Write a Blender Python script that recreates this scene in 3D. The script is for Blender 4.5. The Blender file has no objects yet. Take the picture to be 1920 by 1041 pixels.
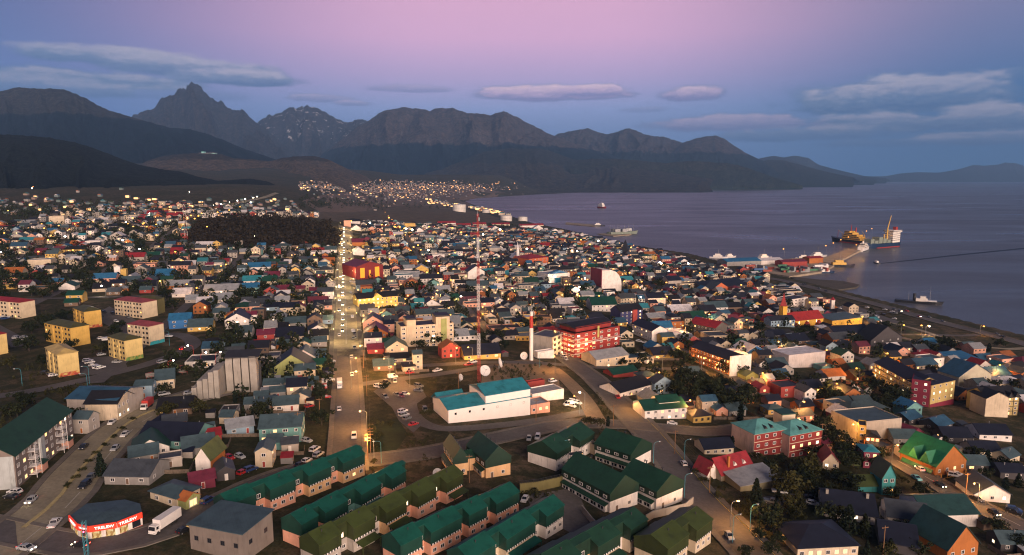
import bpy, math, random
import numpy as np
from mathutils import Vector, noise as mnoise
R = random.Random(11)
scene = bpy.context.scene
COL = scene.collection
# ------------------------------------------------------------------ camera
CAMZ = 135.0; PITCH = math.radians(8.3); FPX = 1280.0
CP, SP = math.cos(PITCH), math.sin(PITCH)
cam = bpy.data.cameras.new('camera'); cam.sensor_width = 36; cam.lens = 24
cam.clip_start = 1; cam.clip_end = 200000
co = bpy.data.objects.new('camera', cam); COL.objects.link(co)
co.location = (0, 0, CAMZ); co.rotation_euler = (math.pi/2 - PITCH, 0, 0)
scene.camera = co
# ------------------------------------------------------------------ terrain
UX, UY = -0.239, 0.971          # along the streets, away from the viewer
WX, WY = 0.971, 0.239           # across the streets, towards the sea
GA = math.atan2(WY, WX)         # rotation of the street grid
def smooth(a, b, x):
    t = np.clip((x-a)/(b-a), 0, 1); return t*t*(3-2*t)
SHORE = [(100,552),(400,556),(760,575),(900,580),(1100,592),(1250,560),(1400,560),(1700,560),(1950,545),(2200,560),(2500,585),(3000,600),(3700,660),(4100,700),(4600,900),(5400,1500),(6500,2600)]
SU = np.array([s[0] for s in SHORE], float); SW = np.array([s[1] for s in SHORE], float)
BUMPS = []                      # (x, y, radius, height) low knolls
def T(x, y, bumps=True):
    x = np.asarray(x, float); y = np.asarray(y, float)
    u = UX*x+UY*y; w = WX*x+WY*y
    z = 40-0.073*np.clip(w, -60, 505)
    z = z + 0.034*np.clip(u-450, 0, 1600)*smooth(60, -330, w)
    far = smooth(1500, 2600, u)
    z = z + far*14*smooth(520, 200, w)
    z = z + np.clip(u-3600, 0, 2600)*0.062*smooth(900, 200, w-(u-4000)*0.45)
    ws = np.interp(u, SU, SW)
    z = np.minimum(z, np.maximum(3.0-(w-ws)*0.5, -5))
    if bumps:
        for bx, by, br, bh in BUMPS:
            d = np.hypot(x-bx, y-by)/br
            z = z + bh*smooth(1, 0, d)
    return z
def Ts(x, y): return float(T(x, y))
def ray(px, py):
    a = (px-960)/FPX; v = (py-520.5)/FPX
    return a, CP-v*SP, -SP-v*CP
def P(px, py, h=0.0):
    """point of the ground (raised by h) that the photograph shows at a pixel"""
    dx, dy, dz = ray(px, py)
    lo, hi = 20.0, None
    t = 60.0
    while t < 9000:
        if CAMZ+dz*t <= max(Ts(dx*t, dy*t), 0)+h: hi = t; break
        lo = t; t *= 1.04
    if hi is None: hi = t
    for _ in range(24):
        m = (lo+hi)/2
        if CAMZ+dz*m <= max(Ts(dx*m, dy*m), 0)+h: hi = m
        else: lo = m
    return Vector((dx*hi, dy*hi, CAMZ+dz*hi))
def PX(p):
    """pixel at which a point is seen"""
    d = p[1]*CP-(p[2]-CAMZ)*SP
    up = p[1]*SP+(p[2]-CAMZ)*CP
    if d < 1: return (-9999, -9999, d)
    return (960+FPX*p[0]/d, 520.5-FPX*up/d, d)
def ppm(p): return FPX/PX(p)[2]
kx, ky, _ = P(960, 700); BUMPS.append((kx, ky, 75, 3.5))
kx, ky, _ = P(500, 462); BUMPS.append((kx-25, ky+190, 330, 26))
ZOOM = {'a':(0,780,3.9875),'b':(480,780,3.9875),'c':(960,780,3.9875),'d':(1440,780,3.9875),'e':(0,520,4),'f':(480,520,4),'g':(960,520,4),'h':(1440,520,4),
        'i':(0,320,4.7325),'j':(400,320,4.7325),'k':(800,320,4.7325),'l':(1200,320,4.7325),'m':(1520,320,4.7325)}
def zp(k, x, y):
    o = ZOOM[k]; return o[0]+x/o[2], o[1]+y/o[2]
# ------------------------------------------------------------------ materials
MATS = {}
def new_mat(name):
    m = bpy.data.materials.new(name); m.use_nodes = True
    nt = m.node_tree; b = nt.nodes['Principled BSDF']
    return m, nt, b
def N(nt, t, **kw):
    n = nt.nodes.new(t)
    for k, v in kw.items():
        if k in n.inputs: n.inputs[k].default_value = v
        else: setattr(n, k, v)
    return n
def ramp(nt, fac, stops):
    r = nt.nodes.new('ShaderNodeValToRGB')
    while len(r.color_ramp.elements) < len(stops): r.color_ramp.elements.new(0.5)
    for e, (p, c) in zip(r.color_ramp.elements, stops):
        e.position = p; e.color = (*c, 1)
    nt.links.new(fac, r.inputs[0]); return r.outputs[0]
def mixc(nt, fac, a, b, mode='MIX'):
    m = nt.nodes.new('ShaderNodeMix'); m.data_type = 'RGBA'; m.blend_type = mode
    for s, v in ((m.inputs[0], fac), (m.inputs[6], a), (m.inputs[7], b)):
        if hasattr(v, 'default_value') or hasattr(v, 'is_linked'): nt.links.new(v, s)
        elif isinstance(v, (int, float)): s.default_value = v
        else: s.default_value = (*v, 1)
    return m.outputs[2]
def sc(c, k): return tuple(min(1, max(0, x*k)) for x in c)
def plain(name, col, rough=.6, metal=0, var=.18, scale=.6, stain=0.0, emit=None):
    if name in MATS: return MATS[name]
    m, nt, b = new_mat(name)
    tc = N(nt, 'ShaderNodeTexCoord')
    n = N(nt, 'ShaderNodeTexNoise', Scale=scale, Detail=5.0, Roughness=.65)
    nt.links.new(tc.outputs['Object'], n.inputs['Vector'])
    c = ramp(nt, n.outputs[0], [(.28, sc(col, 1-var*1.4)), (.5, col), (.75, sc(col, 1+var*.8))])
    nt.links.new(c, b.inputs['Base Color'])
    b.inputs['Roughness'].default_value = rough; b.inputs['Metallic'].default_value = metal
    MATS[name] = m; return m
def roofmat(name, col, rough=.5, seam=.55):
    """painted corrugated sheet with seams, fading and some rust streaks"""
    if name in MATS: return MATS[name]
    m, nt, b = new_mat(name)
    tc = N(nt, 'ShaderNodeTexCoord')
    n = N(nt, 'ShaderNodeTexNoise', Scale=.35, Detail=6.0, Roughness=.7)
    nt.links.new(tc.outputs['Object'], n.inputs['Vector'])
    c = ramp(nt, n.outputs[0], [(.25, sc(col, .5)), (.5, col), (.66, sc(col, 1.15)), (.8, sc(col, 1.7))])
    w = N(nt, 'ShaderNodeTexWave', Scale=seam, Distortion=0.0); w.wave_profile = 'SAW'; w.bands_direction = 'DIAGONAL'
    nt.links.new(tc.outputs['Object'], w.inputs['Vector'])
    s = ramp(nt, w.outputs[0], [(0, (.72,)*3), (.1, (1,)*3), (.9, (1,)*3), (1, (1.0,)*3)])
    c2 = mixc(nt, 1.0, c, s, 'MULTIPLY')
    nt.links.new(c2, b.inputs['Base Color'])
    bp = N(nt, 'ShaderNodeBump', Strength=.25, Distance=.05)
    nt.links.new(w.outputs[0], bp.inputs['Height']); nt.links.new(bp.outputs[0], b.inputs['Normal'])
    b.inputs['Roughness'].default_value = rough
    MATS[name] = m; return m
def wallmat(name, col, rough=.75):
    """painted render with rain streaks"""
    if name in MATS: return MATS[name]
    m, nt, b = new_mat(name)
    tc = N(nt, 'ShaderNodeTexCoord')
    mp = N(nt, 'ShaderNodeMapping'); mp.inputs['Scale'].default_value = (1.3, 1.3, .22)
    nt.links.new(tc.outputs['Object'], mp.inputs['Vector'])
    n = N(nt, 'ShaderNodeTexNoise', Scale=.9, Detail=6.0, Roughness=.7)
    nt.links.new(mp.outputs[0], n.inputs['Vector'])
    n2 = N(nt, 'ShaderNodeTexNoise', Scale=.25, Detail=3.0)
    nt.links.new(tc.outputs['Object'], n2.inputs['Vector'])
    c = ramp(nt, n.outputs[0], [(.3, sc(col, .68)), (.46, col), (.8, sc(col, 1.08))])
    c2 = mixc(nt, 1.0, c, ramp(nt, n2.outputs[0], [(.3, (.8, .79, .78)), (.6, (1, 1, 1))]), 'MULTIPLY')
    nt.links.new(c2, b.inputs['Base Color']); b.inputs['Roughness'].default_value = rough
    MATS[name] = m; return m
def glow(name, col, st):
    if name in MATS: return MATS[name]
    m, nt, b = new_mat(name)
    b.inputs['Base Color'].default_value = (*sc(col, .8), 1)
    b.inputs['Emission Color'].default_value = (*col, 1)
    b.inputs['Emission Strength'].default_value = st
    m.cycles.emission_sampling = 'NONE' if st > 4 else 'AUTO'
    MATS[name] = m; return m
WALLC = {'W':(.80,.75,.71),'C':(.62,.52,.38),'Y':(.66,.44,.12),'P':(.78,.40,.28),'R':(.34,.05,.04),'O':(.42,.14,.03),'G':(.28,.27,.26),'B':(.17,.11,.075),
         'T':(.13,.30,.29),'L':(.26,.38,.48),'K':(.055,.05,.055),'E':(.33,.36,.13),'N':(.03,.035,.12),'U':(.03,.16,.42),'M':(.17,.02,.05),'S':(.42,.38,.34)}
WALLN = {'W':'white','C':'cream','Y':'yellow','P':'salmon','R':'red','O':'rust','G':'grey','B':'brown','T':'turquoise','L':'bluish','K':'dark','E':'olive','N':'navy','U':'blue','M':'maroon','S':'beige'}
ROOFC = {'n':(.012,.015,.030),'t':(.055,.092,.11),'g':(.010,.060,.042),'r':(.27,.022,.03),'m':(.15,.025,.05),'s':(.27,.29,.32),'k':(.014,.014,.018),'o':(.40,.13,.035),'b':(.025,.135,.28),'w':(.62,.60,.63),'e':(.09,.11,.03),'a':(.03,.22,.28),'d':(.055,.065,.08),'u':(.03,.09,.16)}
ROOFN = {'n':'navy','t':'slate','g':'green','r':'red','m':'maroon','s':'silver','k':'black','o':'orange','b':'azure','w':'white','e':'olive','a':'teal','d':'charcoal','u':'indigo'}
def WM(c): return wallmat('wall_paint_'+WALLN[c].replace(' ', '_'), WALLC[c])
def RM(c): return roofmat('roof_sheet_'+ROOFN[c].replace(' ', '_'), ROOFC[c])
M_frame = plain('window_frame_white', (.72,.7,.68), .5, var=.05)
def glass(name, col=(.015,.018,.025), rough=.08):
    m, nt, b = new_mat(name)
    b.inputs['Base Color'].default_value = (*col, 1); b.inputs['Roughness'].default_value = rough
    b.inputs['Specular IOR Level'].default_value = .7
    MATS[name] = m; return m
M_glass = glass('window_glass')
M_lit = glow('window_lit_warm', (1.0, .55, .17), 2.2)
M_lit2 = glow('window_lit_white', (1.0, .78, .48), 2.6)
M_dark = plain('dark_metal', (.03,.03,.035), .5)
M_steel = plain('galvanised_steel', (.32,.33,.34), .45, .5)
M_teal = plain('teal_pole_paint', (.05,.25,.32), .5)
M_redp = plain('red_paint', (.38,.03,.025), .5)
M_whitep = plain('white_paint', (.72,.70,.69), .5, var=.08)
M_conc = wallmat('raw_concrete', (.34,.32,.29))
M_wood = plain('timber_boards', (.22,.12,.06), .8, scale=2)
# ------------------------------------------------------------------ mesh helper
class MB:
    def __init__(s): s.v = []; s.f = []; s.m = []
    def poly(s, pts, mi=0):
        i = len(s.v); s.v += [tuple(p) for p in pts]; s.f.append(tuple(range(i, i+len(pts)))); s.m.append(mi); return s
    def box(s, x0, x1, y0, y1, z0, z1, mi=0):
        i = len(s.v)
        s.v += [(x0,y0,z0),(x1,y0,z0),(x1,y1,z0),(x0,y1,z0),(x0,y0,z1),(x1,y0,z1),(x1,y1,z1),(x0,y1,z1)]
        for q in ((0,3,2,1),(4,5,6,7),(0,1,5,4),(1,2,6,5),(2,3,7,6),(3,0,4,7)):
            s.f.append(tuple(i+k for k in q)); s.m.append(mi)
        return s
    def hexa(s, p, mi=0):
        i = len(s.v); s.v += [tuple(q) for q in p]
        for q in ((0,3,2,1),(4,5,6,7),(0,1,5,4),(1,2,6,5),(2,3,7,6),(3,0,4,7)):
            s.f.append(tuple(i+k for k in q)); s.m.append(mi)
        return s
    def prism(s, prof, a0, a1, axis='y', mi=0):
        """closed profile (p, z) pushed along y or x"""
        n = len(prof); i = len(s.v)
        for a in (a0, a1):
            for p, z in prof: s.v.append((p, a, z) if axis == 'y' else (a, p, z))
        s.f.append(tuple(range(i, i+n))); s.m.append(mi)
        s.f.append(tuple(range(i+2*n-1, i+n-1, -1))); s.m.append(mi)
        for k in range(n):
            j = (k+1) % n
            s.f.append((i+k, i+n+k, i+n+j, i+j)); s.m.append(mi)
        return s
    def tube(s, a, b, r, r2=None, n=6, mi=0, cap=True):
        a, b = Vector(a), Vector(b); r2 = r if r2 is None else r2
        d = (b-a).normalized(); x = d.orthogonal().normalized(); y = d.cross(x); i = len(s.v)
        for c, rr in ((a, r), (b, r2)):
            for k in range(n):
                t = 2*math.pi*k/n; s.v.append(tuple(c+x*math.cos(t)*rr+y*math.sin(t)*rr))
        for k in range(n):
            j = (k+1) % n; s.f.append((i+k, i+j, i+n+j, i+n+k)); s.m.append(mi)
        if cap:
            s.f.append(tuple(range(i+n-1, i-1, -1))); s.m.append(mi); s.f.append(tuple(range(i+n, i+2*n))); s.m.append(mi)
        return s
    def lathe(s, prof, n=16, mi=0, c=(0,0)):
        i = len(s.v)
        for r, z in prof:
            for k in range(n):
                t = 2*math.pi*k/n; s.v.append((c[0]+r*math.cos(t), c[1]+r*math.sin(t), z))
        for a in range(len(prof)-1):
            for k in range(n):
                j = (k+1) % n; s.f.append((i+a*n+k, i+a*n+j, i+(a+1)*n+j, i+(a+1)*n+k)); s.m.append(mi)
        return s
    def ball(s, c, r, mi=0, n=8, m=5, sq=1.0):
        prof = [(max(.001, r*math.sin(math.pi*k/m)), c[2]-r*sq*math.cos(math.pi*k/m)) for k in range(m+1)]
        return s.lathe(prof, n, mi, c)
    def data(s, name, mats):
        me = bpy.data.meshes.new(name); me.from_pydata(s.v, [], s.f)
        for m in (mats if isinstance(mats, (list, tuple)) else [mats]): me.materials.append(m)
        if len(me.materials) > 1: me.polygons.foreach_set('material_index', s.m)
        me.update(); return me
    def build(s, name, mats, parent=None, loc=None, rz=0, smooth_=False):
        me = s.data(name, mats)
        if smooth_: me.polygons.foreach_set('use_smooth', [True]*len(me.polygons))
        return put(name, me, parent, loc, rz)
def put(name, me, parent=None, loc=None, rz=0):
    o = bpy.data.objects.new(name, me); COL.objects.link(o)
    if parent: o.parent = parent
    if loc is not None: o.location = loc
    if rz: o.rotation_euler = (0, 0, rz)
    return o
THINGS = []      # everything that will get its label at the end: [obj, base text, category, group, (px,py)]
LANDMARKS = []   # (short name, px, py)
def tag(o, label=None, cat=None, group=None, kind=None):
    if label: o['label'] = label
    if cat: o['category'] = cat
    if group: o['group'] = group
    if kind: o['kind'] = kind
    return o
def thing(name, label, cat, loc, rz=0, group=None, mark=None):
    o = put(name, None, None, loc, rz); tag(o, label, cat, group)
    if mark:
        q = PX(loc); LANDMARKS.append((mark, q[0], q[1]))
    return o
def auto(o, base, cat, group, loc=None):
    """label written at the end, once it is known what stands near"""
    tag(o, None, cat, group); q = PX(loc if loc is not None else o.location)
    THINGS.append([o, base, (q[0], q[1])]); return o
def structure(name, me): return tag(put(name, me), kind='structure')
def copy_thing(o, loc, rz=0, scale=None):
    r = o.copy(); COL.objects.link(r); r.location = loc; r.rotation_euler = (0, 0, rz)
    if scale: r.scale = scale
    for k in ('label', 'category', 'group'):
        if k in r: del r[k]
    for ch in KIDS.get(o.name, ()):
        c = ch.copy(); COL.objects.link(c); c.parent = r
        for g in KIDS.get(ch.name, ()):
            d = g.copy(); COL.objects.link(d); d.parent = c
    return r
KIDS = {}
def kid(parent, o): KIDS.setdefault(parent.name, []).append(o); return o
OCC = []         # footprints already taken: (x, y, radius)
def free(x, y, r):
    for a, b, c in OCC:
        if (a-x)**2+(b-y)**2 < (c+r)**2: return False
    return True
# ------------------------------------------------------------------ world: dusk sky with clouds
def build_world():
    w = bpy.data.worlds.new('World'); scene.world = w; w.use_nodes = True
    nt = w.node_tree; L = nt.links; bg = nt.nodes['Background']
    def V(x, s):
        if isinstance(x, (int, float)): s.default_value = x
        else: L.new(x, s)
    def mt(op, a, b=None, c=None, clamp=False):
        n = nt.nodes.new('ShaderNodeMath'); n.operation = op; n.use_clamp = clamp
        V(a, n.inputs[0])
        if b is not None: V(b, n.inputs[1])
        if c is not None: V(c, n.inputs[2])
        return n.outputs[0]
    tc = N(nt, 'ShaderNodeTexCoord'); sx = N(nt, 'ShaderNodeSeparateXYZ')
    L.new(tc.outputs['Generated'], sx.inputs[0])
    X, Y, Z = sx.outputs
    el = mt('MULTIPLY', mt('ARCSINE', Z), 57.2958)
    az = mt('MULTIPLY', mt('ARCTAN2', X, Y), 57.2958)          # 0 ahead, + to the right
    e01 = mt('DIVIDE', el, 40.0, clamp=True)
    def lin(r, g, b): return tuple((v/255/12.92 if v/255 <= .04045 else ((v/255+.055)/1.055)**2.4) for v in (r, g, b))
    def eramp(st): return ramp(nt, e01, [(d/40, lin(*c)) for d, c in st])
    mid = eramp([(0,(98,128,190)),(2.5,(118,150,204)),(5.5,(146,160,210)),(8,(182,160,202)),(11,(212,164,198)),(14,(212,160,190)),(18,(100,90,138)),(24,(44,48,80)),(40,(22,26,48))])
    left = eramp([(0,(66,106,158)),(4,(76,112,168)),(8,(88,108,162)),(12,(84,96,144)),(14,(78,88,132)),(19,(58,64,104)),(25,(30,36,64)),(40,(20,25,46))])
    right = eramp([(0,(62,116,164)),(2.5,(40,100,154)),(6,(48,96,150)),(9,(94,106,150)),(12,(116,112,148)),(14,(114,106,138)),(19,(58,64,104)),(25,(30,36,64)),(40,(20,25,46))])
    fl = mt('DIVIDE', mt('SUBTRACT', mt('MULTIPLY', az, -1), 5), 34, clamp=True)
    fr = mt('DIVIDE', mt('SUBTRACT', az, 6), 30, clamp=True)
    sm = lambda f: mt('MULTIPLY', mt('MULTIPLY', f, f), mt('SUBTRACT', 3, mt('MULTIPLY', f, 2)))
    c = mixc(nt, sm(fl), mid, left); c = mixc(nt, sm(fr), c, right)
    # the afterglow of the set sun, low in the sky behind the viewer
    back = mt('DIVIDE', mt('SUBTRACT', mt('ABSOLUTE', mt('SUBTRACT', mt('ABSOLUTE', az), 160)), 75), -75, clamp=True)
    low = mt('SUBTRACT', 1, mt('DIVIDE', mt('ABSOLUTE', mt('SUBTRACT', el, 6)), 26), clamp=True)
    gl = mt('MULTIPLY', sm(back), sm(low))
    c = mixc(nt, mt('MULTIPLY', gl, .6), c, (1.0, .60, .46))
    # clouds: soft lens shaped banks, each (azimuth, elevation, half width, half height, strength)
    tex = N(nt, 'ShaderNodeTexNoise', Scale=1.0, Detail=7.0, Roughness=.58)
    cv = N(nt, 'ShaderNodeCombineXYZ'); V(mt('MULTIPLY', az, .34), cv.inputs[0]); V(mt('MULTIPLY', el, .95), cv.inputs[1]); L.new(cv.outputs[0], tex.inputs['Vector'])
    nz = mt('SUBTRACT', tex.outputs[0], .5)
    nb = N(nt, 'ShaderNodeTexNoise', Scale=3.1, Detail=5.0, Roughness=.6); L.new(cv.outputs[0], nb.inputs['Vector'])
    nz2 = mt('SUBTRACT', nb.outputs[0], .5)
    def cpx(px, py, hw, hh, s, tint=0):
        a, dy, dz = ray(px, py)
        return (math.degrees(math.atan2(a, dy)), math.degrees(math.atan2(dz, math.hypot(a, dy))), hw/23.5, hh/22.5, s, tint)
    CL = [cpx(230,112,150,20,.8), cpx(360,132,150,22,.75), cpx(150,152,200,18,.8), cpx(450,150,110,17,.8), cpx(60,165,170,20,.7), cpx(300,178,170,14,.4),
          cpx(1035,178,150,19,1.0,1), cpx(1100,172,80,14,.9,1), cpx(770,168,80,9,.55,1), cpx(600,186,70,9,.6,1), cpx(665,195,40,7,.6,1), cpx(1295,178,60,17,.9,1), cpx(1205,207,50,7,.45,1),
          cpx(1690,190,180,42,1.0), cpx(1760,180,90,36,.9), cpx(1870,225,110,27,1.0), cpx(1640,235,120,22,.9), cpx(1370,235,150,20,.75,1), cpx(1500,255,170,16,.65), cpx(1850,262,130,15,.8), cpx(1700,268,150,10,.5), cpx(1560,225,60,9,.4),
          cpx(1910,140,40,12,.5), cpx(1640,155,30,6,.35)]
    dens = None
    for (a, e, ra, re, s, tint) in CL:
        dx = mt('DIVIDE', mt('SUBTRACT', az, a), ra)
        dyv = mt('DIVIDE', mt('SUBTRACT', el, e), re)
        # flat underside: below the middle the bank thins out twice as fast
        dn = mt('MULTIPLY', mt('MINIMUM', dyv, 0), 1.7); dyv2 = mt('ADD', mt('MAXIMUM', dyv, 0), mt('ABSOLUTE', dn))
        r = mt('ADD', mt('MULTIPLY', dx, dx), mt('MULTIPLY', dyv2, dyv2))
        d = mt('SUBTRACT', 1.15, mt('ADD', mt('MULTIPLY', r, .85), mt('MULTIPLY', nz, -2.0)))
        d = mt('MULTIPLY', mt('MULTIPLY', d, 1.6, clamp=True), s)
        # light falls on the tops
        t = mt('ADD', mt('MULTIPLY', dyv, .8), mt('ADD', .36, mt('MULTIPLY', nz2, .9)), clamp=True)
        if dens is None: dens, top, pk = d, t, (mt('MULTIPLY', d, float(tint)))
        else:
            top = mt('ADD', mt('MULTIPLY', top, mt('SUBTRACT', 1, d)), mt('MULTIPLY', t, d))
            pk = mt('ADD', mt('MULTIPLY', pk, mt('SUBTRACT', 1, d)), mt('MULTIPLY', d, float(tint)))
            dens = mt('MAXIMUM', dens, d)
    ccol = ramp(nt, top, [(.08, lin(58,92,140)), (.42, lin(108,126,160)), (.72, lin(172,166,186)), (1, lin(196,184,196))])
    cpk = ramp(nt, top, [(.1, lin(132,128,176)), (.5, lin(188,164,198)), (1, lin(226,194,208))])
    ccol = mixc(nt, pk, ccol, cpk)
    ccol = mixc(nt, mt('MULTIPLY', sm(fr), .35), ccol, lin(50, 92, 140))
    ccol = mixc(nt, mt('MULTIPLY', sm(fl), .45), ccol, lin(92, 112, 140))
    c = mixc(nt, mt('MULTIPLY', sm(dens), .93), c, ccol)
    sky = N(nt, 'ShaderNodeTexSky'); sky.sky_type = 'NISHITA'; sky.sun_disc = False
    sky.sun_elevation = math.radians(SUN_EL); sky.sun_rotation = math.radians(180-SUN_AZ)
    s2 = mixc(nt, 1.0, sky.outputs[0], (.0035, .0035, .0035), 'MULTIPLY')
    c = mixc(nt, 1.0, c, s2, 'ADD')
    L.new(c, bg.inputs['Color']); bg.inputs['Strength'].default_value = 1.06
SUN_EL, SUN_AZ = 15.0, 26.0      # azimuth: degrees to the right of straight behind the viewer
build_world()
sun = bpy.data.lights.new('sun', 'SUN'); sun.energy = 4.3; sun.angle = math.radians(48); sun.color = (1.0, .73, .57)
so = bpy.data.objects.new('sun', sun); COL.objects.link(so)
sd = Vector((math.sin(math.radians(SUN_AZ))*math.cos(math.radians(SUN_EL)), -math.cos(math.radians(SUN_AZ))*math.cos(math.radians(SUN_EL)), math.sin(math.radians(SUN_EL))))
so.rotation_euler = sd.to_track_quat('Z', 'Y').to_euler()
scene.view_settings.view_transform = 'Standard'; scene.view_settings.look = 'None'
scene.view_settings.exposure = 0.33; scene.cycles.filter_width = 1.15; scene.view_settings.gamma = 1
scene.cycles.use_denoising = True
scene.cycles.max_bounces = 4; scene.cycles.diffuse_bounces = 2; scene.cycles.glossy_bounces = 2; scene.cycles.volume_bounces = 0
scene.cycles.transmission_bounces = 2; scene.cycles.transparent_max_bounces = 4
scene.cycles.sample_clamp_indirect = 3; scene.cycles.use_light_tree = True
# ------------------------------------------------------------------ ground sheet
def grid_mesh(name, VX, VY, VZ, mat, smooth_=True):
    r, c = VX.shape
    me = bpy.data.meshes.new(name)
    idx = np.arange(r*c).reshape(r, c)
    f = np.stack([idx[:-1,:-1], idx[:-1,1:], idx[1:,1:], idx[1:,:-1]], -1).reshape(-1, 4)
    me.vertices.add(r*c); me.vertices.foreach_set('co', np.stack([VX, VY, VZ], -1).astype('f').ravel())
    me.loops.add(f.size); me.loops.foreach_set('vertex_index', f.ravel().astype('i'))
    me.polygons.add(len(f)); me.polygons.foreach_set('loop_start', np.arange(0, f.size, 4, dtype='i'))
    me.update(calc_edges=True)
    if smooth_: me.polygons.foreach_set('use_smooth', np.ones(len(f), bool))
    me.materials.append(mat); return me
def ground_material():
    m, nt, b = new_mat('town_ground')
    g = N(nt, 'ShaderNodeNewGeometry')
    n1 = N(nt, 'ShaderNodeTexNoise', Scale=.012, Detail=6.0, Roughness=.65); nt.links.new(g.outputs['Position'], n1.inputs['Vector'])
    n2 = N(nt, 'ShaderNodeTexNoise', Scale=.14, Detail=7.0, Roughness=.7); nt.links.new(g.outputs['Position'], n2.inputs['Vector'])
    n3 = N(nt, 'ShaderNodeTexNoise', Scale=1.3, Detail=4.0, Roughness=.7); nt.links.new(g.outputs['Position'], n3.inputs['Vector'])
    ca = ramp(nt, n2.outputs[0], [(.3,(.022,.029,.014)),(.47,(.045,.044,.024)),(.58,(.11,.082,.055)),(.8,(.19,.15,.11))])
    cb = ramp(nt, n2.outputs[0], [(.3,(.02,.026,.013)),(.5,(.036,.040,.019)),(.72,(.09,.07,.042))])
    c = mixc(nt, ramp(nt, n1.outputs[0], [(.42,(0,0,0)),(.6,(1,1,1))]), ca, cb)
    c = mixc(nt, 1.0, c, ramp(nt, n3.outputs[0], [(.3,(.6,.6,.6)),(.7,(1.25,1.25,1.2))]), 'MULTIPLY')
    nt.links.new(c, b.inputs['Base Color']); b.inputs['Roughness'].default_value = .95; b.inputs['Specular IOR Level'].default_value = .15
    bp = N(nt, 'ShaderNodeBump', Strength=.5, Distance=.4); nt.links.new(n3.outputs[0], bp.inputs['Height']); nt.links.new(bp.outputs[0], b.inputs['Normal'])
    return m
rr = [45.0]
while rr[-1] < 7200: rr.append(rr[-1]*1.0125+.15)
rr = np.array(rr); aa = np.radians(np.linspace(-62, 58, 520))
RRg, AAg = np.meshgrid(rr, aa, indexing='ij')
gx, gy = RRg*np.sin(AAg), RRg*np.cos(AAg)
structure('ground', grid_mesh('ground', gx, gy, T(gx, gy), ground_material()))
# ------------------------------------------------------------------ water
def water_material():
    m, nt, b = new_mat('channel_water')
    g = N(nt, 'ShaderNodeNewGeometry')
    mp = N(nt, 'ShaderNodeMapping'); mp.inputs['Rotation'].default_value = (0, 0, .35); mp.inputs['Scale'].default_value = (.35, 1.0, 1)
    nt.links.new(g.outputs['Position'], mp.inputs['Vector'])
    a = N(nt, 'ShaderNodeTexNoise', Scale=.75, Detail=4.0, Roughness=.55); nt.links.new(mp.outputs[0], a.inputs['Vector'])
    p = N(nt, 'ShaderNodeTexNoise', Scale=.0045, Detail=5.0, Roughness=.6, Distortion=.8); nt.links.new(mp.outputs[0], p.inputs['Vector'])
    b.inputs['Base Color'].default_value = (.085, .092, .118, 1)
    nt.links.new(ramp(nt, p.outputs[0], [(.35,(.26,)*3),(.65,(.40,)*3)]), b.inputs['Roughness'])
    b.inputs['IOR'].default_value = 1.5
    st = ramp(nt, p.outputs[0], [(.38,(.30,)*3),(.62,(.62,)*3)])
    bp = N(nt, 'ShaderNodeBump', Distance=1.7); nt.links.new(st, bp.inputs['Strength'])
    nt.links.new(a.outputs[0], bp.inputs['Height']); nt.links.new(bp.outputs[0], b.inputs['Normal'])
    return m
wm = MB()
wm.poly([(-9000,-500,0),(27000,-500,0),(27000,29500,0),(-9000,29500,0)])
structure('water', wm.data('water', water_material()))
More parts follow.
